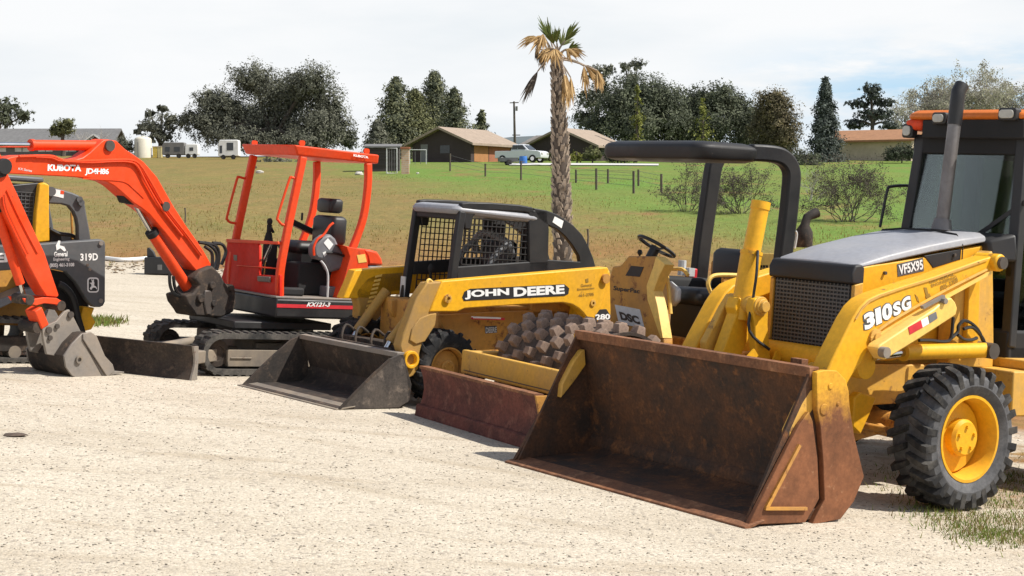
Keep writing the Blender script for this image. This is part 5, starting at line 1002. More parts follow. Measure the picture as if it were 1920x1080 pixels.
for sg in (1, -1):
    m = MB(); m.prism(T.side(0.52, hoopo), 1, sg * 0.44, sg * 0.52); h = m.build('rear_hoop', M['greysteel'], tl, 0.014)
    if sg > 0:
        m = MB(); m.prism(T.side(0.52, z('1a', (455, 515), (540, 530), (535, 592), (448, 572))), 1, 0.5205, 0.523); m.build('warning_sticker', M['white'], h)
        m = MB(); m.prism(T.side(0.52, z('1a', (510, 526), (540, 531), (537, 560), (508, 556))), 1, 0.523, 0.525); m.build('orange_sticker', M['orange'], h)
        for p in ((425, 535), (680, 630), (665, 602)):
            c = T.p3(1, 0.52, z('1a', p)[0]); m = MB(); m.cyl((c.x, 0.52, c.z), (c.x, 0.55, c.z), 0.045 if p[0] == 425 else 0.03, seg=12); m.build('hoop_bolt', M['greysteel'], h)
tsd(0.50, 0.58, [(73, 345), (82, 342), (91, 347), (91, 386), (92, 452), (62, 456), (66, 400)], 'cab_post', 'yellow', tl, 0.012, face=0.56)
m = MB()
for sg in (1, -1): m.prism(T.side(0.5, [(-40, 352), (73, 342), (72, 470), (-40, 470)]), 1, sg * 0.46, sg * 0.5)
cx0 = T.p3(1, 0.5, (73, 342)).x
m.box(cx0 + 0.0, cx0 + 0.03, -0.45, 0.45, 0.9, 1.65); cabt = m.build('cab_cage', M['black'], tl, 0.012)
gz = T.p3(1, 0.5, (73, 342)).z
m = MB(); m.box(cx0 - 0.05, cx0 + 0.95, -0.5, 0.5, gz - 0.005, gz + 0.05); m.build('cab_roof', M['greysteel'], cabt, 0.02)
m = MB(); grid_panel(m, cx0 + 0.04, cx0 + 0.6, 1.15, gz - 0.1, 0.506, 14, 12, 0.004); m.build('side_mesh', M['greysteel'], cabt)
m = MB(); p, q = T.p3(1, 0.3, (134, 398)), T.p3(1, 0.3, (136, 448)); m.tube([p, q], 0.012, 6); m.build('guard_rod', M['yellow_old'], tl)
m = MB(); m.prism(T.side(0.3, z('1a', (420, 850), (500, 880), (600, 910), (660, 940), (640, 990), (420, 990))), 1, -0.4, 0.3); m.build('rear_cover', M['black'], tl, 0.015)
m = MB(); m.tube(smooth([T.p3(1, 0.4, p) for p in z('1a', (420, 850), (500, 890), (600, 905), (650, 935))], 4), 0.02, 6); m.build('hydraulic_hose', M['hose'], tl)
# body, fender, tracks
m = MB(); m.box(-0.62, 1.3, -0.46, 0.46, 0.32, 1.0); m.build('body', M['yellow_old'], tl, 0.02)
m = MB(); m.prism(T.side(0.6, [(40, 506), (100, 506), (124, 511), (143, 531), (166, 566), (170, 590), (140, 590), (100, 560), (40, 560)]), 1, -0.6, 0.6); m.build('rear_housing', M['dark'], tl, 0.01)
m = MB(); m.prism(T.side(0.7, [(156, 575), (178, 577), (172, 592), (180, 604), (172, 618), (154, 622), (150, 600)]), 1, 0.45, 0.7); m.build('rear_foot', M['yellow'], tl, 0.012)
m = MB(); m.tube(smooth([T.p3(1, 0.72, p) for p in z('1b', (450, 300), (500, 325), (550, 380), (580, 450), (605, 560), (640, 680))], 4), 0.035, 8); m.build('drain_hose', M['hose'], tl)
for sg in (1, -1):
    ya, yb = (TY - 0.30, TY) if sg > 0 else (-TY, -TY + 0.30)
    tb = make_track(tl, -0.52, 1.35, 0.0, 0.42, ya, yb, rf=0.17)
    m = MB(); m.box(-0.35, 1.2, ya + 0.08, yb - 0.06, 0.10, 0.24); m.build('track_frame', M['bucketdark'], tb, 0.012)
    for xc in (-0.25, 0.0, 0.25, 0.5, 0.75, 1.0): m = MB(); m.cyl((xc, ya + 0.06, 0.10), (xc, yb - 0.05, 0.10), 0.06, seg=14); m.build('roller', M['mud'], tb)
m = MB(); m.prism(T.side(0.78, z('1b', (-20, 430), (200, 340), (320, 330), (330, 390), (200, 400), (-20, 500))), 1, 0.5, 0.78); m.build('track_fender', M['greyp'], tl, 0.01)
# ---------------------------------------------------------------- land
def sst(a, b, x):
    t = np.clip((x - a) / (b - a), 0, 1); return t * t * (3 - 2 * t)
def hgt(X, Y):
    X = np.asarray(X, float); Y = np.asarray(Y, float)
    xs = np.where(np.abs(X) < 9, X, np.sign(X) * (9 + 6 * np.tanh((np.abs(X) - 9) / 6)))
    p = -SLOPE * xs
    Yc = np.where(Y < 150, Y, 150 + (Y - 150) * 0.12); Yc = np.minimum(Yc, 210)
    f = 0.69 + 0.054 * (Yc - 36) + 0.10 * np.sin(X * 0.11 + 1.3) * sst(45, 80, Y) + 0.08 * np.sin(Y * 0.13 + X * 0.05) * sst(45, 70, Y)
    t = sst(23, 42, Y); return p * (1 - t) + f * t
def ground_pt(px, py):
    """where the line of sight through a measured point meets the ground"""
    Y = 5.0; d = ray(px, py)
    while Y < 400:
        P = CAM + d * Y
        if P[2] <= hgt(P[0], P[1]): break
        Y += 0.05 + Y * 0.002
    return np.array([P[0], P[1], float(hgt(P[0], P[1]))])
xs = np.concatenate([[-2500, -1200, -500, -220, -120, -80], np.arange(-60, 60.1, 1.0), [80, 120, 220, 500, 1200, 2500]])
ys = np.concatenate([[-300, -60, -20, -5, 0], np.arange(2, 60, 0.8), np.arange(60, 170, 2.5), [180, 200, 240, 320, 500, 900, 1600, 3000]])
GX, GY = np.meshgrid(xs, ys); GZ = hgt(GX, GY)
V = np.stack([GX, GY, GZ], -1).reshape(-1, 3); nxg = len(xs); F = []
for j in range(len(ys) - 1):
    for i in range(nxg - 1): F.append((j * nxg + i, j * nxg + i + 1, (j + 1) * nxg + i + 1, (j + 1) * nxg + i))
me = bpy.data.meshes.new('ground'); me.from_pydata(V.tolist(), [], F); me.update()
for p in me.polygons: p.use_smooth = True
go = bpy.data.objects.new('ground', me); COL.objects.link(go); tag(go, kind='structure')
def edge_y(X): return np.interp(X, [-40, -9, -4, 0, 3, 5, 6.5, 9, 40], [37, 36, 34, 29, 22, 15, 10.5, 8.5, 8])
# ground material: pale gravel lot, weedy edge, dry-to-green field
gm, nt, b = new_mat('ground_gravel_and_grass')
geo = N_(nt, 'ShaderNodeNewGeometry'); sep = N_(nt, 'ShaderNodeSeparateXYZ'); nt.links.new(geo.outputs['Position'], sep.inputs[0])
def mth(op, a, bb=None, clamp=False):
    n = N_(nt, 'ShaderNodeMath', operation=op); n.use_clamp = clamp
    for i, v in enumerate((a, bb)):
        if v is None: continue
        if isinstance(v, (int, float)): n.inputs[i].default_value = v
        else: nt.links.new(v, n.inputs[i])
    return n.outputs[0]
fc = N_(nt, 'ShaderNodeFloatCurve'); cm = fc.mapping; cv_ = cm.curves[0]
xn = mth('MULTIPLY', mth('ADD', sep.outputs[0], 20.0), 1 / 40.0, True)
px_, py_ = [-20, -9, -4, 0, 3, 5, 6.5, 9, 20], [36.5, 36, 34, 29, 22, 15, 10.5, 8.5, 8]
for k, (a, c) in enumerate(zip(px_, py_)):
    t, v = (a + 20) / 40, c / 40
    if k == 0: cv_.points[0].location = (0, v)
    elif k == len(px_) - 1: cv_.points[-1].location = (1, v)
    else: cv_.points.new(t, v)
for p in cv_.points: p.handle_type = 'VECTOR'
cm.update(); nt.links.new(xn, fc.inputs['Value'])
eY = mth('MULTIPLY', fc.outputs[0], 40.0)
wob = mth('MULTIPLY', mth('SUBTRACT', noise(nt, 0.7, 6, 0.6, 'Position'), 0.5), 5.0)
dd = mth('SUBTRACT', mth('ADD', sep.outputs[1], wob), eY)
gmask = mth('MULTIPLY', mth('ADD', dd, 0.8), 0.6, True)
rightw = mth('MULTIPLY', mth('SUBTRACT', sep.outputs[0], 2.5), 0.9, True)
patch = ramp(nt, noise(nt, 1.6, 8, 0.7, 'Position', (3, 3, 0)), 0.47, 0.62)
gmask = mth('MAXIMUM', gmask, mth('MULTIPLY', mth('MULTIPLY', rightw, patch), mth('MULTIPLY', mth('SUBTRACT', sep.outputs[1], 7.0), 0.6, True)))
vo = N_(nt, 'ShaderNodeTexVoronoi'); vo.inputs['Scale'].default_value = 38; vo.inputs['Randomness'].default_value = 1; nt.links.new(geo.outputs['Position'], vo.inputs['Vector'])
vo2 = N_(nt, 'ShaderNodeTexVoronoi'); vo2.inputs['Scale'].default_value = 95; nt.links.new(geo.outputs['Position'], vo2.inputs['Vector'])
sepc = N_(nt, 'ShaderNodeSeparateColor'); nt.links.new(vo.outputs['Color'], sepc.inputs[0])
sepd = N_(nt, 'ShaderNodeSeparateColor'); nt.links.new(vo2.outputs['Color'], sepd.inputs[0])
g0 = mixc(nt, ramp(nt, noise(nt, 0.5, 6, 0.6, 'Position', (1, 2, 0), (1, 2.2, 1)), 0.35, 0.68), (0.535, 0.48, 0.395), (0.455, 0.40, 0.32))
g0 = mixc(nt, ramp(nt, noise(nt, 0.9, 7, 0.62, 'Position', (8, 2, 0), (0.6, 2.6, 1)), 0.56, 0.70), g0, (0.40, 0.34, 0.26))
g0 = mixc(nt, 1.0, g0, ramp(nt, sepc.outputs[0], 0.0, 1.0, (0.87, 0.86, 0.84, 1), (1.08, 1.08, 1.08, 1)), 'MULTIPLY')
g0 = mixc(nt, 1.0, g0, ramp(nt, sepd.outputs[1], 0.0, 1.0, (0.88, 0.87, 0.85, 1), (1.08, 1.08, 1.08, 1)), 'MULTIPLY')
g0 = mixc(nt, ramp(nt, sepc.outputs[2], 0.93, 0.97), g0, (0.31, 0.27, 0.22))
dark_sp = ramp(nt, sepd.outputs[2], 0.94, 0.97); g0 = mixc(nt, dark_sp, g0, (0.33, 0.29, 0.235))
def mark(a0, a1, a2, w):
    cvy = mth('ADD', a0, mth('ADD', mth('MULTIPLY', sep.outputs[0], a1), mth('MULTIPLY', mth('MULTIPLY', sep.outputs[0], sep.outputs[0]), a2)))
    return mth('SUBTRACT', 1.0, mth('MULTIPLY', mth('ABSOLUTE', mth('SUBTRACT', sep.outputs[1], cvy)), 1 / w, True))
mk = mth('MAXIMUM', mth('MAXIMUM', mark(9.6, -0.55, 0.06, 0.16), mark(11.2, -0.50, 0.06, 0.16)), mth('MAXIMUM', mark(6.9, 0.30, 0.05, 0.13), mark(8.2, 0.32, 0.05, 0.13)))
mk = mth('MULTIPLY', mk, ramp(nt, noise(nt, 1.1, 5, 0.6, 'Position', (4, 9, 0)), 0.38, 0.62)); g0 = mixc(nt, mth('MULTIPLY', mk, 0.6), g0, (0.36, 0.30, 0.22))
# field colours
fn = noise(nt, 0.10, 8, 0.68, 'Position', (2, 7, 0), (1, 0.6, 1)); fn2 = noise(nt, 0.9, 8, 0.7, 'Position', (5, 1, 0), (0.8, 0.35, 1)); fn3 = noise(nt, 6.0, 6, 0.75, 'Position', (0, 1, 0), (1, 0.45, 1))
far = mth('MULTIPLY', mth('ADD', mth('ADD', mth('MULTIPLY', sep.outputs[0], 0.5), mth('MULTIPLY', mth('SUBTRACT', sep.outputs[1], 60.0), 0.12)), 1.0), 0.34, True)
green = mth('ADD', mth('MULTIPLY', far, 0.80), mth('MULTIPLY', mth('SUBTRACT', fn, 0.52), 1.7), True)
f0 = mixc(nt, ramp(nt, fn2, 0.36, 0.66), (0.235, 0.168, 0.062), (0.165, 0.142, 0.048))
near_red = mth('MULTIPLY', mth('SUBTRACT', 47.0, sep.outputs[1]), 0.09, True)
f0 = mixc(nt, mth('MULTIPLY', near_red, ramp(nt, fn2, 0.30, 0.55)), f0, (0.25, 0.125, 0.048))
f0 = mixc(nt, mth('MULTIPLY', green, 0.92), f0, (0.110, 0.215, 0.035))
f0 = mixc(nt, ramp(nt, noise(nt, 0.35, 8, 0.7, 'Position', (9, 4, 0), (0.8, 0.5, 1)), 0.56, 0.70), f0, (0.24, 0.145, 0.062))
f0 = mixc(nt, 1.0, f0, ramp(nt, fn3, 0.25, 0.8, (0.6, 0.6, 0.6, 1), (1.4, 1.4, 1.35, 1)), 'MULTIPLY')
col = mixc(nt, gmask, g0, f0)
nt.links.new(col, b.inputs['Base Color']); b.inputs['Roughness'].default_value = 0.95; b.inputs['Specular IOR Level'].default_value = 0.15
hb_ = mth('ADD', mth('MULTIPLY', vo.outputs['Distance'], -1.0), mth('MULTIPLY', vo2.outputs['Distance'], -0.5))
hb_ = mth('ADD', mth('SUBTRACT', hb_, mth('MULTIPLY', mk, 1.6)), mth('MULTIPLY', noise(nt, 3.0, 6, 0.6, 'Position'), 2.0))
bump(nt, b, hb_, 0.5, 0.012); me.materials.append(gm)
# loose stones
def scatter_mesh(name, base_v, base_f, P, S, mats, shade=None, tilt=0.0):
    """one mesh of many small copies of a shape at points P with sizes S (n,3)"""
    n = len(P); nv = len(base_v); bv = np.array(base_v, float)
    a = rng.uniform(0, 2 * math.pi, n); ca, sa = np.cos(a), np.sin(a)
    W_ = bv[None] * S[:, None, :]
    if tilt:
        tx = rng.normal(0, tilt, (n, 2)); W_ = W_.copy(); W_[:, :, 0] += W_[:, :, 2] * tx[:, :1]; W_[:, :, 1] += W_[:, :, 2] * tx[:, 1:]
    X = W_[:, :, 0] * ca[:, None] - W_[:, :, 1] * sa[:, None]; Yv = W_[:, :, 0] * sa[:, None] + W_[:, :, 1] * ca[:, None]
    VV = np.stack([X + P[:, :1], Yv + P[:, 1:2], W_[:, :, 2] + P[:, 2:3]], -1).reshape(-1, 3)
    bf = np.array(base_f); FF = (bf[None] + (np.arange(n) * nv)[:, None, None]).reshape(-1, bf.shape[1])
    return mesh_np(name, VV, FF, mats, None if shade is None else np.repeat(shade, nv))
def mesh_np(name, VV, FF, mat, shade=None, smoothf=False):
    me = bpy.data.meshes.new(name); k = FF.shape[1]
    me.vertices.add(len(VV)); me.vertices.foreach_set('co', VV.astype(np.float32).ravel())
    me.loops.add(FF.size); me.loops.foreach_set('vertex_index', FF.astype(np.int32).ravel())
    me.polygons.add(len(FF)); me.polygons.foreach_set('loop_start', (np.arange(len(FF)) * k).astype(np.int32))
    if smoothf: me.polygons.foreach_set('use_smooth', np.ones(len(FF), bool))
    if shade is not None:
        at_ = me.attributes.new('shade', 'FLOAT', 'POINT'); at_.data.foreach_set('value', shade.astype(np.float32))
    me.update(calc_edges=True); me.materials.append(mat)
    o = bpy.data.objects.new(name, me); COL.objects.link(o); return o
def shade_mat(name, col, rough=0.8, trans=0.0, lo=0.5, hi=1.5, col2=None, spec=0.25):
    m, nt, b = new_mat(name); a = N_(nt, 'ShaderNodeAttribute', attribute_name='shade')
    base = col if col2 is None else mixc(nt, ramp(nt, a.outputs['Fac'], 0.35, 0.75), col, col2)
    c = mixc(nt, 1.0, base, ramp(nt, a.outputs['Fac'], 0.0, 1.0, (lo,) * 3 + (1,), (hi,) * 3 + (1,)), 'MULTIPLY')
    nt.links.new(c, b.inputs['Base Color']); b.inputs['Roughness'].default_value = rough; b.inputs['Specular IOR Level'].default_value = spec
    if trans:
        out = [n for n in nt.nodes if n.type == 'OUTPUT_MATERIAL'][0]; t = N_(nt, 'ShaderNodeBsdfTranslucent'); nt.links.new(c, t.inputs[0]); mx = N_(nt, 'ShaderNodeMixShader'); mx.inputs[0].default_value = trans
        nt.links.new(b.outputs[0], mx.inputs[1]); nt.links.new(t.outputs[0], mx.inputs[2]); nt.links.new(mx.outputs[0], out.inputs[0])
    return m
ico_v = [(0, 0, 0.6), (0.9, 0, 0.15), (0.28, 0.85, 0.2), (-0.73, 0.53, 0.12), (-0.73, -0.53, 0.2), (0.28, -0.85, 0.12), (0.5, 0.4, 0.5), (-0.5, -0.2, 0.52), (0, 0, -0.4)]
ico_f = [(0, 1, 6), (6, 1, 2), (0, 6, 2), (0, 2, 3), (0, 3, 7), (7, 3, 4), (0, 7, 4), (0, 4, 5), (0, 5, 1), (8, 2, 1), (8, 3, 2), (8, 4, 3), (8, 5, 4), (8, 1, 5)]
n = 15000; Yr = 5.0 + 13.0 * rng.random(n) ** 1.4; Xr = (rng.random(n) - 0.5) * 0.68 * Yr
ok = Yr < edge_y(Xr) - 0.5; Xr, Yr = Xr[ok], Yr[ok]; n = len(Xr)
sz = 0.004 + 0.006 * rng.random(n) ** 2.5; sz[rng.random(n) < 0.02] *= 1.7
Sst = np.stack([sz * rng.uniform(0.8, 1.3, n), sz * rng.uniform(0.8, 1.3, n), sz * rng.uniform(0.6, 1.0, n)], -1)
st_ = scatter_mesh('loose_gravel', ico_v, ico_f, np.stack([Xr, Yr, hgt(Xr, Yr) + 0.001], -1), Sst, shade_mat('gravel_stone', (0.42, 0.37, 0.30), 0.9, 0, 0.35, 1.35), rng.random(n))
tag(st_, kind='stuff')
# grass blades in the field and weeds by the big tyre
blade_v = [(-0.5, 0, 0), (0.5, 0, 0), (0.06, 0.35, 1.0)]; blade_f = [(0, 1, 2)]
def field_noise(X, Y): return 0.5 + 0.25 * np.sin(X * 0.9 + 1.7 * np.sin(Y * 0.23)) + 0.25 * np.sin(Y * 0.6 + 2.1 * np.sin(X * 0.31 + 1))
n = 60000; Yr = 30 + 62 * rng.random(n) ** 1.5; Xr = (rng.random(n) - 0.5) * 0.68 * Yr
ok = (Yr > edge_y(Xr) + rng.uniform(-0.6, 1.5, n)) & (rng.random(n) < 0.35 + 0.65 * field_noise(Xr, Yr)); Xr, Yr = Xr[ok], Yr[ok]; n = len(Xr)
hh = rng.uniform(0.03, 0.085, n) * (0.6 + 0.8 * field_noise(Xr * 0.5, Yr * 0.5)); sh = np.clip(0.35 + 0.3 * rng.standard_normal(n) + 0.006 * (Yr - 45) + 0.012 * Xr, 0, 1)
gr_ = scatter_mesh('field_grass', blade_v, blade_f, np.stack([Xr, Yr, hgt(Xr, Yr) - 0.01], -1), np.stack([hh * 0.30, hh, hh], -1), shade_mat('grass_blade', (0.235, 0.165, 0.055), 0.8, 0.45, 1.05, 1.35, (0.16, 0.20, 0.05)), sh, 0.3)
tag(gr_, kind='stuff')
cl = []
for k in range(120):
    y_ = rng.uniform(885, 1030); p = ground_pt(rng.uniform(1660 + max(0, y_ - 935) * 1.9, 1990), y_); cl.append((p[0], p[1]))
for k in range(16): p = ground_pt(rng.uniform(165, 215), rng.uniform(600, 612)); cl.append((p[0], p[1]))
for k in range(60): x_ = rng.uniform(3.0, 6.0); cl.append((x_, rng.uniform(10.0, 14.0)))
cl = np.array(cl); ncl = len(cl); n = 8000; ci = rng.integers(0, ncl, n); Xr = cl[ci, 0] + rng.normal(0, 0.11, n); Yr = cl[ci, 1] + rng.normal(0, 0.11, n)
hh = rng.uniform(0.015, 0.05, n) * np.where((ci >= 120) & (ci < 136), 2.2, 1.0)
wd_ = scatter_mesh('weeds', blade_v, blade_f, np.stack([Xr, Yr, hgt(Xr, Yr) - 0.003], -1), np.stack([hh * 0.20, hh, hh], -1), shade_mat('weed_blade', (0.22, 0.165, 0.06), 0.8, 0.25, 0.7, 1.3, (0.12, 0.18, 0.03)), np.clip(rng.normal(0.58, 0.3, n), 0, 1), 0.45)
tag(wd_, kind='stuff')
# dark rubble and clods along the ragged verge between gravel and field
n = 1500; Xr = rng.uniform(-13, 3.5, n); Yr = edge_y(Xr) + rng.normal(-0.4, 0.7, n) + 0.8 * np.sin(Xr * 1.7); sz = 0.02 + 0.05 * rng.random(n) ** 3
vb = scatter_mesh('verge_rubble', ico_v, ico_f, np.stack([Xr, Yr, hgt(Xr, Yr)], -1), np.stack([sz * 1.2, sz, sz * 0.8], -1), shade_mat('verge_clod', (0.20, 0.15, 0.10), 0.95, 0, 0.4, 1.4), rng.random(n)); tag(vb, kind='stuff')
# far hills, distance haze put into their bluish scrub colour
m = MB(); rings = []
for j, (yy, f_) in enumerate(((700, 0), (800, 0.8), (900, 1.0), (1100, 0.5), (1400, 0.0))):
    rings.append([(x, yy, 4 + f_ * (1 - 0.55 * float(sst(20, 130, x))) * (31 + 6 * math.sin(x * 0.011 + 0.6) + 4 * math.sin(x * 0.031 + 2) + 1.5 * math.sin(x * 0.09)) * (1 if j != 0 else 0)) for x in range(-1400, 1401, 20)])
m.loft(rings, cap=False, closed=False); hl = m.build('hills', plain('haze_tinted_scrub', (0.085, 0.105, 0.11), 0.95, var=0.25, scale=0.02)); tag(hl, kind='structure')
# ---------------------------------------------------------------- trees and plants
def base_at(px, Y): X = (px - 960) / FPX * Y; return Vector((X, Y, float(hgt(X, Y))))
def leaves(cent, sig, per, leaf, flat=0.0, outw=None):
    """leaf quads scattered about clump centres (n,3), turned roughly outwards like the surface of a crown"""
    n = len(cent) * per; C = np.repeat(cent, per, 0) + rng.normal(0, 1, (n, 3)) * np.repeat(sig, per)[:, None]
    nr = rng.normal(0, 0.55 if outw is not None else 1.0, (n, 3))
    if outw is not None: nr = nr + np.repeat(outw, per, 0) + np.array([0, 0, 0.25])
    nr /= np.linalg.norm(nr, axis=1)[:, None] + 1e-9
    u = np.cross(nr, rng.normal(0, 1, (n, 3))); u[:, 2] *= 1 - flat; u /= np.linalg.norm(u, axis=1)[:, None] + 1e-9; w = np.cross(nr, u)
    s = leaf * rng.uniform(0.55, 1.45, n)[:, None]; u = u * s; w = w * s * 0.6
    VV = np.stack([C - u, C + w * 0.9 - u * 0.1, C + u, C - w * 0.9 + u * 0.1], 1).reshape(-1, 3)
    return VV, np.arange(n * 4).reshape(-1, 4)
def blob_clumps(blobs, dens):
    out = []; sg = []; ow = []
    for (cx, cy, cz, rx, ry, rz) in blobs:
        k = max(8, int(dens * rx * rz)); d = rng.normal(0, 1, (k, 3)); d /= np.linalg.norm(d, axis=1)[:, None]
        r = rng.random(k) ** 0.38; lump = 1 + 0.16 * np.sin(3.1 * d[:, 0] * 2 + cx) * np.sin(2.7 * d[:, 2] * 2 + cz) + 0.10 * rng.normal(0, 1, k)
        P = d * (r * lump)[:, None] * np.array([rx, ry, rz]); P[:, 2] = np.maximum(P[:, 2], -rz * 0.75)
        out.append(P + np.array([cx, cy, cz])); sg.append(np.full(k, 0.13 * min(rx, rz))); ow.append(d)
    return np.concatenate(out), np.concatenate(sg), np.concatenate(ow)
BARK = plain('tree_bark', (0.085, 0.068, 0.055), 0.9, var=0.35, scale=4); PALEBARK = plain('pale_bark', (0.20, 0.175, 0.155), 0.9, var=0.3, scale=4)
def crown_obj(parent, cent, sig, per, leaf, mat, flat=0.0, outw=None):
    cl = np.clip(rng.normal(0.5, 0.24, len(cent)), 0, 1); VV, FF = leaves(cent, sig, per, leaf, flat, outw)
    sh = np.clip(np.repeat(np.repeat(cl, per) + rng.normal(0, 0.10, len(cent) * per), 4), 0, 1)
    o = mesh_np('crown', VV, FF, mat, sh); o.parent = parent; return o
def join_mesh(a, b):
    bm = bmesh.new(); bm.from_mesh(a.data); bm.from_mesh(b.data); bm.to_mesh(a.data); bm.free(); bpy.data.objects.remove(b)
def tree(name, label, cat, Y, px, blobs_px, leafcol, group=None, leaf=0.13, dens=30, per=9, trunk_r=0.25, lean=0, col2=None, bark=None, depth=0.8, trunk_to=None):
    b0 = base_at(px, Y); root = empty(name, b0, label, cat, group); k = Y / FPX; blobs = []
    for (x, y, rx, ry) in blobs_px:
        c = at(x, y, Y + rng.uniform(-0.5, 0.5) * rx * k); blobs.append((c[0] - b0.x, c[1] - b0.y, c[2] - b0.z, rx * k, rx * k * depth, ry * k))
    cent, sig, ow = blob_clumps(blobs, dens * 1.7); o1 = crown_obj(root, cent, sig * 0.95, int(per * 2.2), leaf * 0.64, leafcol, 0.0, ow)
    core, sg2, ow2 = blob_clumps([(q[0], q[1], q[2], q[3] * 0.62, q[4] * 0.62, q[5] * 0.62) for q in blobs], dens * 0.8); o2 = crown_obj(root, core, sg2 * 1.2, 6, leaf * 2.1, leafcol, 0.0, ow2)
    o2.data.materials[0] = leafcol; join_mesh(o1, o2)
    m = MB(); top = Vector((np.mean([q[0] for q in blobs]) * 0.6, 0, max(0.8, np.mean([q[2] for q in blobs]) * 0.8)))
    pth = [Vector((0, 0, -0.2)), Vector((0.05, 0, top.z * 0.35)), Vector((top.x * 0.5, 0, top.z * 0.7)), top]
    m.tube(smooth(pth, 3), [trunk_r * (1 - 0.06 * i) for i in range(10)], 8)
    for q in blobs:
        s = pth[1].lerp(pth[3], rng.uniform(0.1, 0.8)); e = Vector(q[:3]); mid = s.lerp(e, 0.5) + Vector((0, 0, 0.25)); m.tube(smooth([s, mid, e], 3), [trunk_r * 0.5 * (1 - 0.11 * i) for i in range(7)], 6)
    m.build('trunk', bark or BARK, root); return root
def conifer(name, label, Y, px, top_py, half_px, leafcol, cat='tree', group=None, n=420, per=10, leaf=0.12, low_py=None, ragged=0.35, tipx=None, taper=0.8):
    b0 = base_at(px, Y); root = empty(name, b0, label, cat, group); k = Y / FPX
    zt = float(at(px, top_py, Y)[2] - b0.z); zl = 0.4 if low_py is None else float(at(px, low_py, Y)[2] - b0.z); R_ = half_px * k; dx = 0 if tipx is None else (tipx - px) * k
    t = rng.random(n) ** 1.15; hh = zl + (zt - zl) * t; rad = R_ * (1 - t) ** taper * (0.75 + ragged * np.sin(t * 34 + rng.random() * 6) * 0.5 + rng.normal(0, ragged * 0.35, n)); rad = np.clip(rad, 0.03, None)
    a = rng.uniform(0, 2 * math.pi, n); rr = rad * rng.random(n) ** 0.45
    cent = np.stack([rr * np.cos(a) + dx * t, rr * np.sin(a), hh - rr * 0.18], -1); sig = 0.05 * R_ + 0.10 * R_ * (1 - t)
    crown_obj(root, cent, sig, int(per * 1.7), leaf * 0.75, leafcol, 0.2, np.stack([np.cos(a), np.sin(a), 0.35 + 0 * a], -1))
    m = MB(); m.tube([(0, 0, -0.2), (dx * 0.5, 0, zt * 0.5), (dx, 0, zt * 0.97)], [0.16, 0.09, 0.015], 8)
    for i in range(26):
        q = cent[rng.integers(0, n)]; m.tube([(dx * q[2] / zt, 0, max(0.1, q[2] - 0.05)), tuple(q)], [0.035, 0.01], 4)
    m.build('trunk', BARK, root); return root
def bare(name, label, Y, px, blobs_px, mat, cat='bush', group=None, stems=7, leafm=None, nl=0, spread=0.5, h_px=90, w_px=60, tw=0.012, leaf=0.05, levels=4):
    b0 = base_at(px, Y); root = empty(name, b0, label, cat, group); k = Y / FPX; H, Wd = h_px * k, w_px * k; m = MB(); tips = []
    def grow(p, d, l, r, lev):
        e = p + d * l; mid = p.lerp(e, 0.5) + Vector(rng.normal(0, 0.06, 3)) * l; m.tube([p, mid, e], [r, r * 0.8, r * 0.6], 4 if lev < 2 else 3, cap=False)
        tips.append(e); tips.append(mid)
        if lev >= levels: return
        for _ in range(3 if lev < 3 else 2):
            nd = (d + Vector(rng.normal(0, spread, 3)) + Vector((0, 0, 0.08))).normalized(); grow(p.lerp(e, rng.uniform(0.55, 1.0)), nd, l * rng.uniform(0.55, 0.85), r * 0.55, lev + 1)
    for s in range(stems):
        d = Vector((rng.normal(0, 0.55) * Wd / H * 1.3, rng.normal(0, 0.4), 1)).normalized(); grow(Vector((rng.normal(0, 0.08) * Wd, rng.normal(0, 0.08) * Wd, -0.1)), d, H * rng.uniform(0.30, 0.46), tw * 2.6, 0)
    m.build('twigs', mat, root)
    if leafm is not None and nl:
        ti = rng.integers(0, len(tips), nl); cent = np.array([tuple(tips[i]) for i in ti]); crown_obj(root, cent, np.full(nl, 0.022 * H), 4, leaf, leafm)
    return root
LF = dict(
    oak=shade_mat('oak_leaf', (0.125, 0.130, 0.100), 0.8, 0.25, 0.72, 1.25, (0.165, 0.168, 0.125)), olive=shade_mat('olive_leaf', (0.125, 0.132, 0.065), 0.8, 0.25, 0.72, 1.25, (0.18, 0.185, 0.085)),
    cedar=shade_mat('cedar_leaf', (0.105, 0.120, 0.082), 0.8, 0.22, 0.68, 1.28, (0.17, 0.175, 0.095)), dark=shade_mat('dark_leaf', (0.080, 0.092, 0.062), 0.8, 0.22, 0.68, 1.28, (0.115, 0.128, 0.080)),
    pine=shade_mat('pine_needle', (0.070, 0.085, 0.074), 0.8, 0.18, 0.68, 1.28, (0.105, 0.122, 0.105)), lime=shade_mat('fresh_leaf', (0.16, 0.175, 0.045), 0.75, 0.3, 0.6, 1.4, (0.24, 0.245, 0.06)), brown=shade_mat('russet_leaf', (0.125, 0.110, 0.068), 0.8, 0.22, 0.68, 1.28, (0.185, 0.155, 0.085)),
    grey=shade_mat('grey_bud', (0.36, 0.335, 0.29), 0.85, 0.4, 0.75, 1.25, (0.40, 0.39, 0.28)), hedge=shade_mat('hedge_leaf', (0.065, 0.076, 0.050), 0.8, 0.2, 0.5, 1.5), shrub=shade_mat('shrub_bud', (0.095, 0.080, 0.065), 0.85, 0.3, 0.6, 1.4))
TWIG = plain('grey_twig', (0.115, 0.095, 0.080), 0.9, var=0.3); PTWIG = plain('pale_twig', (0.42, 0.39, 0.35), 0.9, var=0.2)
TG = 'trees along the far side of the field'
tree('pine_tree', 'dark round pine crown at the far left behind the grey roofed house', 'tree', 190, -5, [(-30, 205, 60, 26), (10, 200, 34, 20), (45, 216, 22, 13), (-10, 225, 50, 18)], LF['dark'], TG, leaf=0.2, dens=16, per=8)
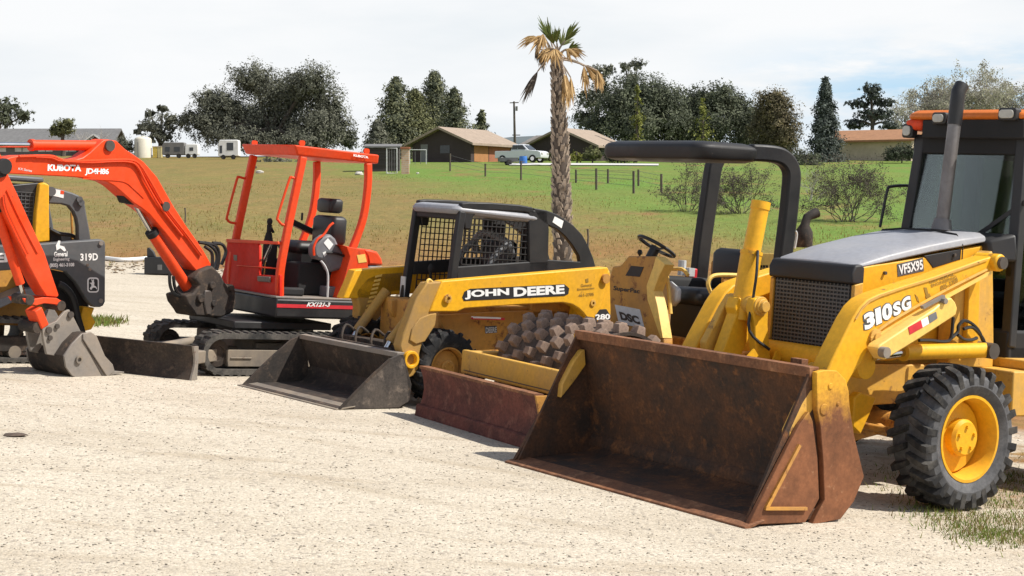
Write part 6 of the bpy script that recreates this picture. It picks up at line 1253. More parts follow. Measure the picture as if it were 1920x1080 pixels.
tree('small_tree', 'small rounded tree in front of the long grey roof', 'tree', 148, 118, [(118, 240, 24, 18), (128, 232, 14, 12), (104, 246, 14, 10)], LF['olive'], TG, dens=60, leaf=0.12)
bare('bare_tree', 'thin leafless tree right of the small rounded tree by the grey roof', 150, 168, None, PTWIG, 'tree', TG, stems=5, h_px=52, w_px=40, tw=0.02)
tree('oak_tree', 'small open crowned oak left of the huge oak', 'tree', 152, 300, [(300, 238, 42, 22), (272, 234, 22, 12), (322, 222, 28, 16), (300, 255, 40, 16), (258, 246, 12, 7), (345, 228, 18, 22), (305, 204, 14, 9), (280, 213, 14, 8)], LF['oak'], TG, dens=26, per=8, leaf=0.13)
tree('oak_tree', 'huge spreading dark oak rising behind the orange cab roof', 'tree', 150, 510, [(475, 150, 52, 36), (580, 155, 52, 38), (530, 180, 75, 46), (425, 205, 55, 40), (395, 190, 36, 26), (610, 205, 44, 46), (500, 230, 85, 46), (590, 240, 65, 44), (400, 240, 52, 34), (640, 245, 28, 30), (455, 262, 70, 28), (560, 268, 75, 26), (655, 262, 18, 20), (370, 222, 26, 22)], LF['oak'], TG, leaf=0.14, dens=34, per=10, trunk_r=0.5)
for lab, px, tp, hp, n, mt in (('ragged cedar on the left of the cedar clump by the brown house', 742, 150, 62, 760, 'cedar'), ('tallest ragged cedar of the clump behind the brown house', 815, 138, 66, 950, 'cedar'), ('broad olive cedar filling the front of the clump by the brown house', 776, 172, 66, 900, 'olive'), ('cedar at the right edge of the clump behind the brown house', 852, 168, 50, 620, 'cedar'), ('low yellowish cedar at the front of the clump by the brick pillar', 748, 208, 58, 620, 'olive'), ('small pointed cedar standing apart right of the clump', 903, 208, 26, 260, 'cedar'), ('grey green low cedar between the huge oak and the cedar clump', 708, 226, 36, 380, 'oak')):
    conifer('cedar_tree', lab, 138 + rng.uniform(-4, 6), px, tp, hp, LF[mt], group=TG, n=n, per=12, leaf=0.13, low_py=298, ragged=0.6, taper=0.55)
tree('eucalyptus_tree', 'open crowned grey eucalyptus directly behind the palm trunk', 'tree', 165, 1115, [(1120, 140, 28, 20), (1105, 185, 30, 30), (1130, 165, 22, 22), (1100, 225, 32, 26), (1140, 130, 16, 12)], LF['oak'], TG, dens=22, per=8, leaf=0.15)
tree('eucalyptus_tree', 'tall thin eucalyptus tops above the dark dome tree', 'tree', 170, 1185, [(1172, 125, 14, 14), (1195, 122, 20, 14), (1185, 150, 26, 20)], LF['oak'], TG, dens=22, per=8, leaf=0.14)
tree('evergreen_tree', 'broad dark dome shaped evergreen right of the palm tree', 'tree', 140, 1205, [(1205, 185, 72, 46), (1165, 200, 48, 40), (1245, 200, 50, 44), (1200, 235, 90, 42), (1130, 235, 36, 28), (1265, 235, 40, 40)], LF['dark'], TG, leaf=0.15, dens=34, per=11, trunk_r=0.4)
conifer('sapling_tree', 'yellow green young tree in front of the dark dome evergreen', 128, 1195, 160, 24, LF['lime'], group=TG, n=130, per=7, leaf=0.12, low_py=300, ragged=0.8)
tree('evergreen_tree', 'low dark evergreen filling the gap between dome tree and roller canopy tree', 'tree', 146, 1292, [(1290, 225, 40, 34), (1285, 265, 48, 34), (1300, 195, 24, 22)], LF['dark'], TG, leaf=0.15, dens=40, per=10)
tree('evergreen_tree', 'low dark evergreen just left of the russet tree', 'tree', 147, 1412, [(1412, 225, 30, 36), (1408, 270, 40, 32)], LF['dark'], TG, leaf=0.15, dens=40, per=10)
tree('evergreen_tree', 'dark green evergreen above the black roller canopy', 'tree', 142, 1345, [(1340, 185, 58, 32), (1310, 205, 44, 36), (1375, 205, 38, 34), (1340, 235, 66, 40), (1395, 235, 26, 44)], LF['dark'], TG, leaf=0.15, dens=34, per=11)
conifer('sapling_tree', 'sparse yellow green young tree behind the roller canopy', 126, 1318, 185, 34, LF['lime'], group=TG, n=110, per=6, leaf=0.11, low_py=290, ragged=0.9)
tree('evergreen_tree', 'rounded russet green tree right of the roller canopy post', 'tree', 138, 1452, [(1452, 205, 44, 38), (1440, 240, 38, 40), (1470, 245, 34, 44), (1455, 280, 46, 34), (1452, 185, 28, 18)], LF['brown'], TG, leaf=0.13, dens=44, per=11)
conifer('fir_tree', 'dark pointed fir left of the spreading pine', 130, 1548, 148, 44, LF['pine'], group=TG, n=900, per=13, leaf=0.13, low_py=318, ragged=0.45, taper=0.7)
tree('pine_tree', 'dark spreading pine with tiered branches beside the orange cab roof', 'tree', 145, 1635, [(1632, 168, 24, 12), (1612, 195, 28, 10), (1655, 192, 28, 10), (1640, 215, 44, 13), (1605, 232, 26, 12), (1668, 235, 20, 10), (1635, 182, 22, 8)], LF['pine'], TG, leaf=0.13, dens=60, per=9)
b_ = bare('bare_tree', 'big pale leafless tree behind the backhoe cab roof', 150, 1800, None, PTWIG, 'tree', TG, stems=13, h_px=150, w_px=150, tw=0.04, leafm=LF['grey'], nl=11000, leaf=0.085, spread=0.5, levels=6)
bare('bare_tree', 'second pale leafless tree at the right edge behind the cab', 155, 1910, None, PTWIG, 'tree', TG, stems=7, h_px=135, w_px=100, tw=0.04, leafm=LF['grey'], nl=6000, leaf=0.085, levels=6)
BG = 'shrubs growing in the field'
bare('bare_shrub', 'leafless grey shrub seen left of the far roller canopy post', 55, 1288, None, TWIG, 'shrub', BG, stems=9, h_px=95, w_px=62, tw=0.006, leafm=LF['shrub'], nl=900, leaf=0.022, levels=5)
bare('bare_shrub', 'leafless grey shrub seen between the two roller canopy posts', 54, 1388, None, TWIG, 'shrub', BG, stems=14, h_px=105, w_px=110, tw=0.006, leafm=LF['shrub'], nl=1800, leaf=0.022, levels=5)
bare('bare_shrub', 'large leafless shrub just left of the backhoe cab', 50, 1592, None, TWIG, 'shrub', BG, stems=14, h_px=130, w_px=110, tw=0.007, leafm=LF['shrub'], nl=2400, leaf=0.022, levels=5)
bare('bare_shrub', 'small tan shrub right of the roller canopy post', 62, 1520, None, PTWIG, 'shrub', BG, stems=8, h_px=80, w_px=50, tw=0.006, leafm=LF['lime'], nl=120, leaf=0.03)
for lab, px, py, rx, ry, Y, mt in (('bright yellow green round bush beside the palm trunk', 1081, 294, 10, 9, 112, 'lime'), ('green bush left of the palm trunk behind the pickup', 1030, 292, 18, 9, 122, 'olive'), ('dark bush under the tan roof right of the palm', 1110, 288, 18, 14, 115, 'olive'), ('broad dark bush beneath the dome evergreen', 1170, 285, 40, 22, 116, 'dark'), ('dark hedge beside the orange tiled house', 1690, 285, 34, 18, 126, 'hedge'), ('dark bush below the fir tree', 1500, 300, 40, 24, 118, 'dark'), ('low grey green scrub under the huge oak on the right', 640, 308, 34, 16, 122, 'oak'), ('low grey scrub under the huge oak seen through the orange cab', 520, 306, 46, 14, 126, 'oak'), ('dark bush beside the white tank', 232, 272, 20, 16, 146, 'oak')):
    tree('round_bush', lab, 'bush', Y, px, [(px, py, rx, ry), (px - rx * 0.5, py + ry * 0.3, rx * 0.6, ry * 0.7), (px + rx * 0.5, py + ry * 0.25, rx * 0.6, ry * 0.7)], LF[mt], BG, leaf=0.09, dens=70, per=9, trunk_r=0.06)
# ---------------------------------------------------------------- palm tree
PYD = 27.0; pb = base_at(1058, PYD); palm = empty('palm_tree', pb, 'tall fan palm with shaggy trunk and ragged half dry crown behind the skid steer', 'palm tree')
def pp(px, py, dy=0.0): v = at(px, py, PYD + dy); return Vector((v[0], v[1], v[2])) - pb
BOOT = plain('palm_trunk_bark', (0.085, 0.066, 0.052), 0.95, var=0.45, scale=9); BOOT2 = plain('palm_leaf_stub', (0.34, 0.275, 0.215), 0.9, var=0.6, scale=7)
cl_ = [pp(1058, 520), pp(1054, 430), pp(1052, 340), pp(1050, 260), pp(1047, 190), pp(1044, 125), pp(1044, 104)]; cl_[0].z = -0.1
wd2 = [20, 18, 17, 15.5, 13, 10.5, 8]; cl_s = smooth(cl_, 6); rs = np.interp(np.linspace(0, 6, len(cl_s)), range(7), wd2) * PYD / FPX
m = MB(); m.tube(cl_s, [float(r) * 0.93 for r in rs], 18); trunk = m.build('trunk', BOOT, palm)
m = MB(); nst = 620
for i in range(nst):
    t = (i + 0.5) / nst; kk = t * (len(cl_s) - 1.01); i0 = int(kk); c = cl_s[i0].lerp(cl_s[i0 + 1], kk - i0); r = float(np.interp(kk, range(len(rs)), rs)); a = i * 2.39996 + rng.normal(0, 0.35)
    e = Vector((math.cos(a), math.sin(a), 0)); tt = Vector((-math.sin(a), math.cos(a), 0)); up = Vector((0, 0, 1)); L_ = r * rng.uniform(0.10, 0.50) * (1.25 if t > 0.72 else 1.0); w1 = r * rng.uniform(0.10, 0.30)
    p0 = c + e * r * 0.86 - up * 0.03; p1 = c + e * (r + L_ * 0.45) + up * rng.uniform(0.02, 0.07)
    m.loft([[p0 - tt * w1 - up * 0.02, p0 + tt * w1 - up * 0.02, p0 + tt * w1 * 0.9 + up * 0.03, p0 - tt * w1 * 0.9 + up * 0.03], [p1 - tt * w1 * 0.6 - up * 0.008, p1 + tt * w1 * 0.6 - up * 0.008, p1 + tt * w1 * 0.5 + up * 0.012, p1 - tt * w1 * 0.5 + up * 0.012]])
o_ = m.build('leaf_stub', BOOT2, trunk); o_['kind'] = 'stuff'
GREENF = shade_mat('palm_green', (0.15, 0.17, 0.045), 0.6, 0.25, 0.6, 1.4, (0.09, 0.125, 0.03)); DRYF = shade_mat('palm_dry', (0.40, 0.25, 0.10), 0.75, 0.25, 0.6, 1.35, (0.50, 0.35, 0.17)); DARKF = shade_mat('palm_grey_dry', (0.10, 0.085, 0.07), 0.8, 0.2, 0.6, 1.4)
def frond(start, hub, tip, fan, nl, droop, mat, wide=0.012, curl=0.0):
    """petiole from start to hub, fan of leaflets about the hub-to-tip direction"""
    m = MB(); m.tube(smooth([start, start.lerp(hub, 0.5) + Vector((0, 0, 0.04)), hub], 4), [0.020 - 0.0012 * i for i in range(9)], 5); pet = m.build('petiole', BOOT2, palm)
    ax = (tip - hub); Ln = ax.length; ax = ax.normalized(); sd = ax.cross(Vector((0.2, -1, 0.1))).normalized(); nm = sd.cross(ax)
    VV = []; FF = []; SH = []
    nl = int(nl * 1.8)
    for i in range(nl):
        a = fan * (2 * (i + 0.5) / nl - 1) + rng.normal(0, 0.05); l = Ln * (1 - 0.25 * abs(a) / max(fan, 0.01)) * rng.uniform(0.55, 1.12); d = (ax * math.cos(a) + sd * math.sin(a) + nm * rng.normal(0, 0.22 + curl)).normalized()
        wv = (sd * math.cos(a) - ax * math.sin(a)).normalized() * wide; base = len(VV); s_ = rng.random()
        for q, (t, wq) in enumerate(((0.0, 0.35), (0.35, 1.0), (0.7, 0.8), (1.0, 0.1))):
            p = hub + d * l * t + Vector((0, 0, -droop * l * t * t)); VV += [p - wv * wq, p + wv * wq]; SH += [s_, s_]
        for q in range(3): FF.append((base + 2 * q, base + 2 * q + 1, base + 2 * q + 3, base + 2 * q + 2))
    o = mesh_np('fan_leaf', np.array([tuple(v) for v in VV]), np.array(FF), mat, np.array(SH)); o.parent = pet; return pet
ct = pp(1043, 108)
for hub, tip, fan, nl, dr, mt, dy in (((1032, 75), (1013, 28), 0.32, 18, 0.02, GREENF, 0.1), ((1060, 76), (1086, 38), 0.34, 20, 0.02, GREENF, 0.0), ((1044, 80), (1043, 45), 0.35, 14, 0.02, GREENF, -0.2), ((1052, 86), (1066, 55), 0.6, 14, 0.03, GREENF, 0.25), ((1038, 82), (1028, 50), 0.5, 14, 0.05, GREENF, -0.3), ((1066, 92), (1090, 78), 0.6, 14, 0.15, GREENF, -0.1),
        ((1010, 72), (968, 62), 0.36, 20, 0.55, DRYF, 0.0), ((1020, 70), (994, 84), 0.7, 22, 0.35, DRYF, -0.25), ((1018, 64), (1012, 100), 0.4, 16, 0.1, DRYF, -0.3), ((1030, 90), (1010, 112), 0.6, 18, 0.35, DRYF, -0.2), ((1040, 92), (1046, 118), 0.9, 16, 0.2, DRYF, -0.35),
        ((1066, 95), (1102, 88), 0.38, 20, 0.45, DRYF, -0.15), ((1062, 92), (1082, 104), 0.6, 18, 0.3, DRYF, -0.3), ((1096, 122), (1132, 142), 0.42, 22, 0.35, DRYF, 0.0), ((1120, 132), (1126, 172), 0.35, 18, 0.08, DRYF, -0.1), ((1095, 124), (1101, 180), 0.20, 14, 0.05, DRYF, 0.1), ((1062, 140), (1066, 205), 0.16, 22, 0.05, DRYF, -0.25), ((1058, 138), (1060, 200), 0.14, 18, 0.05, DRYF, -0.3), ((1070, 145), (1073, 200), 0.12, 14, 0.05, DRYF, -0.1),
        ((1008, 134), (978, 188), 0.22, 20, 0.12, DARKF, 0.0), ((1014, 96), (1018, 130), 0.22, 14, 0.1, DARKF, 0.1), ((1005, 92), (1012, 118), 0.3, 12, 0.1, DARKF, 0.1)):
    frond(ct + Vector((rng.normal(0, 0.04), dy * 0.3, rng.uniform(-0.05, 0.05))), pp(hub[0], hub[1], dy), pp(tip[0], tip[1], dy * 1.6), fan, nl, dr, mt)
# ---------------------------------------------------------------- buildings
SHG = {k: plain('roof_' + k, c, 0.9, var=0.18, scale=3) for k, c in dict(tan=(0.30, 0.235, 0.18), grey=(0.145, 0.143, 0.142), tile=(0.30, 0.15, 0.075), pale=(0.34, 0.31, 0.285)).items()}
WL = {k: plain('wall_' + k, c, 0.9, var=0.15, scale=2) for k, c in dict(dark=(0.050, 0.036, 0.034), brick=(0.30, 0.115, 0.06), cream=(0.48, 0.40, 0.30), grey=(0.16, 0.155, 0.15), white=(0.70, 0.70, 0.69), wood=(0.34, 0.16, 0.06), shed=(0.055, 0.045, 0.045)).items()}
WIN = plain('window_pane', (0.03, 0.035, 0.04), 0.15); DOORM = plain('grey_door', (0.16, 0.16, 0.155), 0.6)
def gable(name, label, Y, yaw, px, Lx, Ly, hw_, hr, wall, roof, over=0.45, gable_mat=None):
    """ridge along local y; local x spans the gable"""
    b0 = base_at(px, Y); root = empty(name, b0, label, 'house', rz=yaw); hx, hy = Lx / 2, Ly / 2
    m = MB(); m.prism([(-hx, -0.6), (hx, -0.6), (hx, hw_), (0, hr - 0.06), (-hx, hw_)], 1, -hy, hy); w = m.build('wall', gable_mat or wall, root)
    sl = (hr - hw_) / hx
    for sg in (1, -1):
        m = MB(); e = hx + over; m.prism([(0, hr), (sg * e, hr - sl * e), (sg * e, hr - sl * e - 0.16), (0, hr - 0.16)], 1, -hy - over, hy + over); m.build('roof', roof, root, 0.0)
    return root
h1 = gable('brown_house', 'dark brown house with tan gable roof and an orange garage door', 121, math.radians(-32), 868, 4.9, 5.4, 1.35, 2.35, WL['dark'], SHG['tan'])
m = MB(); m.box(2.452, 2.47, -2.3, -0.5, -0.1, 1.15); gd = m.build('garage_door', WL['wood'], h1); m = MB(); m.box(2.452, 2.468, -0.4, 2.4, -0.1, 1.25); m.build('brick_front', WL['brick'], h1)
m = MB(); m.box(-1.75, -1.15, -2.72, -2.703, -0.1, 1.15); m.build('door', DOORM, h1); m = MB(); m.box(-0.1, 0.7, -2.715, -2.702, 0.5, 1.05); m.build('window', WIN, h1)
h2 = gable('ranch_house', 'low house with tan and grey roofs half hidden by the palm trunk', 128, math.radians(-28), 1080, 5.6, 5.0, 1.15, 2.35, WL['dark'], SHG['tan'])
m = MB(); m.box(2.803, 2.815, -1.6, -0.8, 0.4, 1.0); m.build('window', WIN, h2); m = MB(); m.box(2.803, 2.815, 0.6, 1.5, -0.1, 1.05); m.build('door', DOORM, h2)
m = MB(); m.loft([[(-2.0 - a, -1.5, 0.9) if False else (-4.6 + a, -1.6 + a * 0.4, 0.95 + a * 0.55), (-0.8 - a * 0.6, -1.6 + a * 0.4, 0.95 + a * 0.55), (-0.8 - a * 0.6, 1.8 - a * 0.4, 0.95 + a * 0.55), (-4.6 + a, 1.8 - a * 0.4, 0.95 + a * 0.55)] for a in (0.0, 1.7)]); m.build('hip_roof', SHG['pale'], h2); m = MB(); m.box(-4.2, -2.82, -1.3, 1.5, -0.5, 0.95); m.build('wing', WL['dark'], h2)
h3 = gable('tiled_house', 'cream house with orange tiled roof left of the backhoe cab', 135, math.radians(62), 1640, 4.4, 7.0, 1.6, 2.35, WL['cream'], SHG['tile'])
m = MB(); m.box(2.203, 2.215, -2.4, -1.2, 0.4, 1.2); m.build('window', WIN, h3); m = MB(); m.box(2.203, 2.215, 0.2, 1.0, -0.1, 1.35); m.build('door', DOORM, h3)
h4 = gable('long_house', 'long low house with grey shingle roof and white windows at the left edge', 155, math.radians(88), 70, 5.2, 14.5, 1.15, 2.55, WL['grey'], SHG['grey'])
for k in range(6): m = MB(); y_ = -6.4 + k * 2.1; m.box(-2.62, -2.603, y_, y_ + 1.3, 0.35, 1.0); w_ = m.build('window', WL['white'], h4); m = MB(); m.box(-2.64, -2.621, y_ + 0.62, y_ + 0.68, 0.35, 1.0); m.build('window_bar', WIN, w_)
h5 = gable('porch_gable', 'small gabled building with white edged roof beside the long grey house', 152, math.radians(4), 181, 3.0, 2.6, 0.9, 1.95, WL['dark'], SHG['grey'], 0.3)
m = MB()
for sg in (1, -1): m.bar((0, -1.62, 1.9), (sg * 1.8, -1.62, 0.64), 0.06, 0.12)
m.build('fascia', WL['white'], h5)
# ---------------------------------------------------------------- yard things beyond the field
b0 = base_at(268, 146); t_ = empty('water_tank', b0, 'cream cylindrical water tank with domed top', 'water tank'); k = 146 / FPX
m = MB(); m.lathe([(0.0, -0.3), (16 * k, -0.3), (16 * k, 1.55), (14 * k, 1.68), (8 * k, 1.78), (3 * k, 1.80), (3 * k, 1.86), (0.001, 1.86)], (0, 0, 0), 2, 28); m.build('tank_shell', plain('cream_tank', (0.62, 0.58, 0.48), 0.6, var=0.08, scale=1), t_); m = MB(); m.tube([(-0.3, -16 * k - 0.02, 0), (-0.3, -16 * k - 0.02, 1.3)], 0.04, 6); m.build('pipe', DOORM, t_)
for lab, px, c in (('yellow plastic bin left of the pale yellow one beside the tank', 291, (0.70, 0.52, 0.10)), ('pale yellow bin right of the brighter one beside the tank', 300, (0.72, 0.62, 0.30))):
    b0 = base_at(px, 146); t_ = empty('yard_bin', b0, lab, 'bin', 'yellow bins beside the tank'); m = MB(); m.loft([[(-0.17, -0.17, -0.1), (0.17, -0.17, -0.1), (0.17, 0.17, -0.1), (-0.17, 0.17, -0.1)], [(-0.2, -0.2, 0.9), (0.2, -0.2, 0.9), (0.2, 0.2, 0.9), (-0.2, 0.2, 0.9)]]); m.build('bin_body', plain('bin_plastic', c, 0.5), t_, 0.02); m = MB(); m.box(-0.22, 0.22, -0.22, 0.22, 0.905, 0.98); m.build('lid', WL['cream'], t_, 0.02)
def trailer(label, px, w, h, Y, col, win, name='camper_trailer', cat='trailer'):
    b0 = base_at(px, Y); k = Y / FPX; t = empty(name, b0, label, cat); W_, H = w * k / 2, h * k; m = MB(); m.prism([(-W_, 0.25), (W_, 0.25), (W_, H * 0.92), (W_ * 0.93, H), (-W_ * 0.86, H), (-W_, H * 0.8)], 1, -0.55, 0.55); m.build('body', col, t, 0.05)
    for x0, x1, z0, z1 in win: m = MB(); m.box(x0 * W_, x1 * W_, -0.562, -0.551, z0 * H, z1 * H); m.build('window', WIN, t)
    for x in (-0.35, 0.35):
        m = MB(); m.cyl((x * W_ * 1.4, -0.56, 0.17), (x * W_ * 1.4, -0.40, 0.17), 0.19, seg=14); m.build('wheel', M['tyre'], t)
    return t
trailer('low grey and white camper trailer with pale roof right of the tank', 327, 42, 29, 145, WL['grey'], [(-0.7, -0.3, 0.4, 0.7), (0.1, 0.6, 0.4, 0.7)])
trailer('plain white box trailer right of the camper', 361, 24, 26, 145, WL['white'], [(-0.3, 0.3, 0.5, 0.75)])
tr = trailer('white motor home under the huge oak with dark side window', 430, 38, 36, 140, WL['white'], [(-0.15, 0.5, 0.45, 0.85), (-0.85, -0.6, 0.3, 0.7)], 'motor_home', 'motor home')
# pickup truck
b0 = base_at(978, 116); pk = empty('pickup_truck', b0, 'silver and white pickup truck parked beside the brown house', 'pickup truck', rz=math.radians(-28))
WH = plain('white_car_paint', (0.62, 0.64, 0.67), 0.25, var=0.05)
m = MB(); m.prism([(-1.75, 0.30), (1.72, 0.28), (1.78, 0.45), (1.74, 0.68), (1.55, 0.76), (0.75, 0.84), (-0.5, 0.84), (-0.52, 0.78), (-1.74, 0.78)], 1, -0.62, 0.62); m.build('body', WH, pk, 0.05)
m = MB(); m.loft([[(0.82, -0.58, 0.83), (0.82, 0.58, 0.83), (-0.52, 0.58, 0.83), (-0.52, -0.58, 0.83)], [(0.35, -0.46, 1.22), (0.35, 0.46, 1.22), (-0.42, 0.46, 1.22), (-0.42, -0.46, 1.22)]]); cb = m.build('cab', WH, pk, 0.04)
m = MB(); m.prism([(0.62, 0.88), (0.36, 1.16), (0.02, 1.16), (0.02, 0.88)], 1, -0.60, -0.50); m.build('window', WIN, cb); m = MB(); m.prism([(-0.04, 0.88), (-0.04, 1.16), (-0.38, 1.16), (-0.44, 0.88)], 1, -0.60, -0.50); m.build('window', WIN, cb)
m = MB(); m.loft([[(0.84, -0.48, 0.88), (0.84, 0.48, 0.88), (0.78, 0.48, 0.88), (0.78, -0.48, 0.88)], [(0.44, -0.42, 1.18), (0.44, 0.42, 1.18), (0.38, 0.42, 1.18), (0.38, -0.42, 1.18)]]); m.build('windscreen', WIN, cb)
for x in (-1.15, 1.15):
    for y in (-0.56, 0.56): m = MB(); m.cyl((x, y - 0.09, 0.24), (x, y + 0.09, 0.24), 0.26, seg=16); w_ = m.build('wheel', M['tyre'], pk); m = MB(); m.cyl((x, y - 0.10, 0.24), (x, y + 0.10, 0.24), 0.14, seg=12); m.build('rim', M['rod'], w_)
m = MB(); m.box(1.76, 1.80, -0.52, -0.32, 0.52, 0.64); m.build('headlight', M['lamp'], pk); m = MB(); m.box(1.76, 1.80, 0.32, 0.52, 0.52, 0.64); m.build('headlight', M['lamp'], pk)
b0 = base_at(981, 110); bb = empty('blue_barrel', b0, 'bright blue barrel in front of the pickup', 'barrel'); m = MB(); m.lathe([(0.001, -0.1), (0.24, -0.1), (0.26, 0.1), (0.25, 0.2), (0.26, 0.35), (0.25, 0.45), (0.23, 0.52), (0.001, 0.52)], (0, 0, 0), 2, 20); m.build('barrel_body', plain('blue_plastic', (0.03, 0.14, 0.42), 0.45), bb); m = MB(); m.cyl((0.1, 0, 0.52), (0.1, 0, 0.55), 0.04, seg=10); m.build('bung', M['ink'], bb)
b0 = base_at(953, 108); ut = empty('utility_trailer', b0, 'low dark utility trailer parked left of the blue barrel', 'trailer', rz=0.15); m = MB(); m.box(-0.62, 0.62, -0.35, 0.35, 0.22, 0.30).box(-0.62, -0.58, -0.35, 0.35, 0.3, 0.48).box(-0.58, 0.58, -0.35, -0.32, 0.3, 0.46).box(-0.58, 0.58, 0.32, 0.35, 0.3, 0.46); m.build('bed', M['greysteel'], ut); m = MB(); m.bar((0.62, 0, 0.24), (1.05, 0, 0.2), 0.05, 0.05); m.build('drawbar', M['greysteel'], ut)
for y in (-0.38, 0.38): m = MB(); m.cyl((0, y - 0.05, 0.16), (0, y + 0.05, 0.16), 0.18, seg=14); m.build('wheel', M['tyre'], ut)
# utility pole
b0 = base_at(966, 170); up_ = empty('utility_pole', b0, 'wooden utility pole with cross arm between the two house roofs', 'utility pole'); zt2 = float(at(963, 190, 170)[2]) - b0.z
m = MB(); m.tube([(0, 0, -0.3), (-0.06, 0, zt2 * 0.5), (-0.12, 0, zt2)], [0.15, 0.12, 0.09], 8); m.build('pole', BARK, up_); m = MB(); m.bar((-0.55, 0, zt2 - 0.15), (0.35, 0, zt2 - 0.12), 0.09, 0.09); m.build('cross_arm', BARK, up_); m = MB(); m.bar((-0.3, 0, zt2 * 0.42), (0.5, 0, zt2 * 0.42), 0.09, 0.09); m.build('cross_arm', BARK, up_)
m = MB(); m.cyl((0.14, -0.1, zt2 - 0.95), (0.14, -0.1, zt2 - 0.5), 0.12, seg=10); m.build('transformer', WL['grey'], up_)
# fences, gates, pillar
POSTM = plain('weathered_post', (0.10, 0.08, 0.065), 0.95, var=0.3, scale=5); WIREM = plain('fence_wire', (0.12, 0.12, 0.12), 0.6)
fn_ = empty('wire_fence', base_at(1000, 90), 'wire fence on thin dark posts crossing the green field', 'fence'); org = fn_.location.copy(); tops = []
for px, y0, y1 in ((844, 288, 321), (910, 307, 331), (977, 302, 338), (1080, 318, 343), (1118, 316, 356), (1140, 317, 344), (1188, 321, 363), (1197, 318, 349), (1240, 326, 360)):
    g = ground_pt(px, y1); hp_ = (y1 - y0) * g[1] / FPX; m = MB(); c = Vector(g) - org; m.tube([(c.x, c.y, c.z - 0.1), (c.x, c.y, c.z + hp_)], 0.05, 6); m.build('fence_post', POSTM, fn_); tops.append((c, hp_))
m = MB()
for ch_ in ((0, 1, 2, 4, 6), (3, 5, 7, 8)):
    for fr_ in (0.35, 0.62, 0.9): m.tube([tops[i][0] + Vector((0, 0, tops[i][1] * fr_)) for i in ch_], 0.008, 4)
m.build('wire', WIREM, fn_)
for lab, px, y0, y1 in (('lone dark stake in the field behind the orange boom', 347, 392, 418), ('lone dark stake in the grass right of the skid steer cage', 1102, 432, 462)):
    g = ground_pt(px, y1); hp_ = (y1 - y0) * g[1] / FPX; s_ = empty('field_stake', Vector(g), lab, 'stake', 'lone stakes in the field'); m = MB(); m.tube([(0, 0, -0.1), (0.01, 0, hp_ * 0.6), (0.0, 0, hp_)], 0.022, 6); m.build('stake_shaft', POSTM, s_); m = MB(); m.cyl((0, 0, hp_), (0, 0, hp_ + 0.03), 0.028, seg=8); m.build('stake_cap', POSTM, s_)
def bygate(label, px0, px1, y0, y1, Y, bars, name='metal_gate'):
    b0 = base_at((px0 + px1) / 2, Y); t = empty(name, b0, label, 'gate'); k = Y / FPX; W_ = (px1 - px0) * k / 2; zb = float(at(px0, y1, Y)[2]) - b0.z; zt_g = float(at(px0, y0, Y)[2]) - b0.z; m = MB(); m.tube([(-W_, 0, zb), (-W_, 0, zt_g), (W_, 0, zt_g), (W_, 0, zb), (-W_, 0, zb)], 0.035, 6); m.build('gate_frame', M['silver'], t); m = MB()
    for i in range(1, bars): x = -W_ + 2 * W_ * i / bars; m.tube([(x, 0, zb), (x, 0, zt_g)], 0.018, 5)
    m.build('gate_bars', WIREM, t); return t
bygate('grey metal gate frame left of the brick pillar', 725, 744, 278, 325, 96, 4); bygate('pale metal gate right of the brick pillar', 768, 799, 281, 310, 112, 3)
b0 = base_at(760, 95); pi = empty('brick_pillar', b0, 'pale brick pillar with cap between the two metal gates', 'pillar'); m = MB(); hp_ = float(at(760, 280, 95)[2]) - b0.z; m.box(-0.21, 0.21, -0.21, 0.21, -0.2, hp_)
bm_t, nt, b = new_mat('pillar_brick'); bt_ = N_(nt, 'ShaderNodeTexBrick'); bt_.inputs['Scale'].default_value = 2.2; bt_.inputs['Color1'].default_value = (0.46, 0.27, 0.18, 1); bt_.inputs['Color2'].default_value = (0.55, 0.38, 0.27, 1); bt_.inputs['Mortar'].default_value = (0.5, 0.46, 0.4, 1); tcn = N_(nt, 'ShaderNodeTexCoord'); mpn = N_(nt, 'ShaderNodeMapping'); mpn.inputs['Rotation'].default_value = (math.radians(90), 0, 0); nt.links.new(tcn.outputs['Object'], mpn.inputs[0]); nt.links.new(mpn.outputs[0], bt_.inputs[0]); nt.links.new(bt_.outputs[0], b.inputs['Base Color']); b.inputs['Roughness'].default_value = 0.9
m.build('shaft', bm_t, pi); m = MB(); m.box(-0.27, 0.27, -0.27, 0.27, hp_ + 0.002, hp_ + 0.12); m.build('cap', WL['brick'], pi, 0.02)
b0 = base_at(716, 99); sh_ = empty('shed', b0, 'low dark wooden shed behind the left metal gate', 'shed'); k = 99 / FPX; W_ = 32 * k; m = MB(); hs = float(at(716, 277, 99)[2]) - b0.z
for i in range(9): zz = -0.2 + i * (hs + 0.2) / 9; m.box(-W_, W_, -0.02 - 0.02 * (i % 2), 1.2, zz, zz + (hs + 0.2) / 9 - 0.01)
m.build('board_wall', WL['shed'], sh_); m = MB(); m.prism([(-0.2, hs), (1.5, hs + 0.2), (1.5, hs + 0.28), (-0.2, hs + 0.08)], 0, -W_ - 0.1, W_ + 0.1); m.build('roof', SHG['grey'], sh_)
# driveway strip following the ground
VV = []; 
for px in range(955, 1236, 14):
    for Y in (106.5, 111.5): X = (px - 960) / FPX * Y; VV.append((X, Y, float(hgt(X, Y)) + 0.05))
me2 = bpy.data.meshes.new('driveway'); me2.from_pydata(VV, [], [(2 * i, 2 * i + 2, 2 * i + 3, 2 * i + 1) for i in range(len(VV) // 2 - 1)]); me2.materials.append(plain('concrete', (0.52, 0.51, 0.49), 0.9)); dv = bpy.data.objects.new('driveway', me2); COL.objects.link(dv); tag(dv, kind='structure')
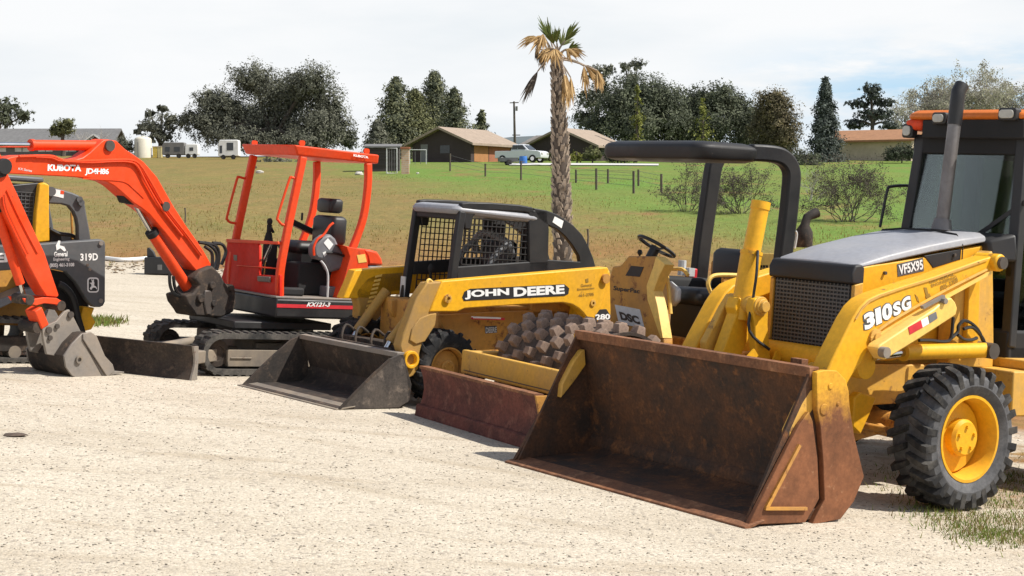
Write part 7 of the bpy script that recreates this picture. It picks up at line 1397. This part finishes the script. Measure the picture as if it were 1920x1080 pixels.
# lot edge: pipe, black attachment, rocks, clod
pts = [Vector(ground_pt(x, y)) for x, y in ((198, 489), (225, 492), (250, 491), (278, 489))]; cpt = pts[1].copy()
m = MB(); m.tube(smooth([p - cpt + Vector((0, 0, 0.05)) for p in pts], 4), 0.045, 8); pi_ = m.build('plastic_pipe', WL['white'], None); pi_.location = cpt; tag(pi_, 'long white plastic pipe lying along the field edge', 'pipe')
g = Vector(ground_pt(322, 516)); k = g.y / FPX; at_ = empty('steel_attachment', g, 'black steel machine attachment lying on gravel behind the orange boom', 'attachment', rz=-0.05)
m = MB(); m.box(-48 * k, 46 * k, -0.18, 0.18, 0.02, 34 * k); m.build('attachment_body', M['black'], at_, 0.02); m = MB(); m.prism([(-46 * k, 34 * k), (-30 * k, 34 * k), (-34 * k, 44 * k), (-42 * k, 52 * k), (-46 * k, 50 * k)], 1, -0.05, 0.05); m.build('hook', M['black'], at_, 0.01); m = MB(); m.box(-22 * k, -14 * k, -0.2, -0.181, 10 * k, 20 * k); m.build('light_plate', WL['grey'], at_)
def rock(label, px, py, w, mat, fl=0.6, name='rock'):
    g = Vector(ground_pt(px, py)); r = w * g.y / FPX / 2; m = MB(); rings = []; r2 = np.random.default_rng(int(px)); u, v = 10, 6
    for j in range(1, v):
        t = math.pi * j / v; rings.append([(r * math.sin(t) * math.cos(2 * math.pi * q / u) * r2.uniform(0.75, 1.15), r * 0.8 * math.sin(t) * math.sin(2 * math.pi * q / u) * r2.uniform(0.75, 1.15), -r * fl * math.cos(t) * r2.uniform(0.8, 1.1) + r * fl * 0.5) for q in range(u)])
    m.loft(rings); o = m.build(name, mat, None, sharp=20); o.location = g; tag(o, label, name.replace('_', ' ')); return o
ROCKM = plain('pale_rock', (0.55, 0.52, 0.47), 0.9, var=0.3, scale=6); DIRT = plain('dark_dirt', (0.085, 0.06, 0.045), 0.95, var=0.4, scale=30)
rock('white boulder in the green grass seen through the orange cab', 673, 328, 18, ROCKM, 0.5); rock('pale rock in the field left of the white boulder', 487, 325, 16, ROCKM, 0.5); rock('dark stump in the field right of the motor home', 478, 316, 8, DIRT, 0.9, 'stump')
rock('small white rock at the foot of the brick pillar', 783, 326, 6, ROCKM, 0.7)
rock('flat dark clod of dirt on the gravel at the left edge', 27, 818, 46, DIRT, 0.18, 'dirt_clod')
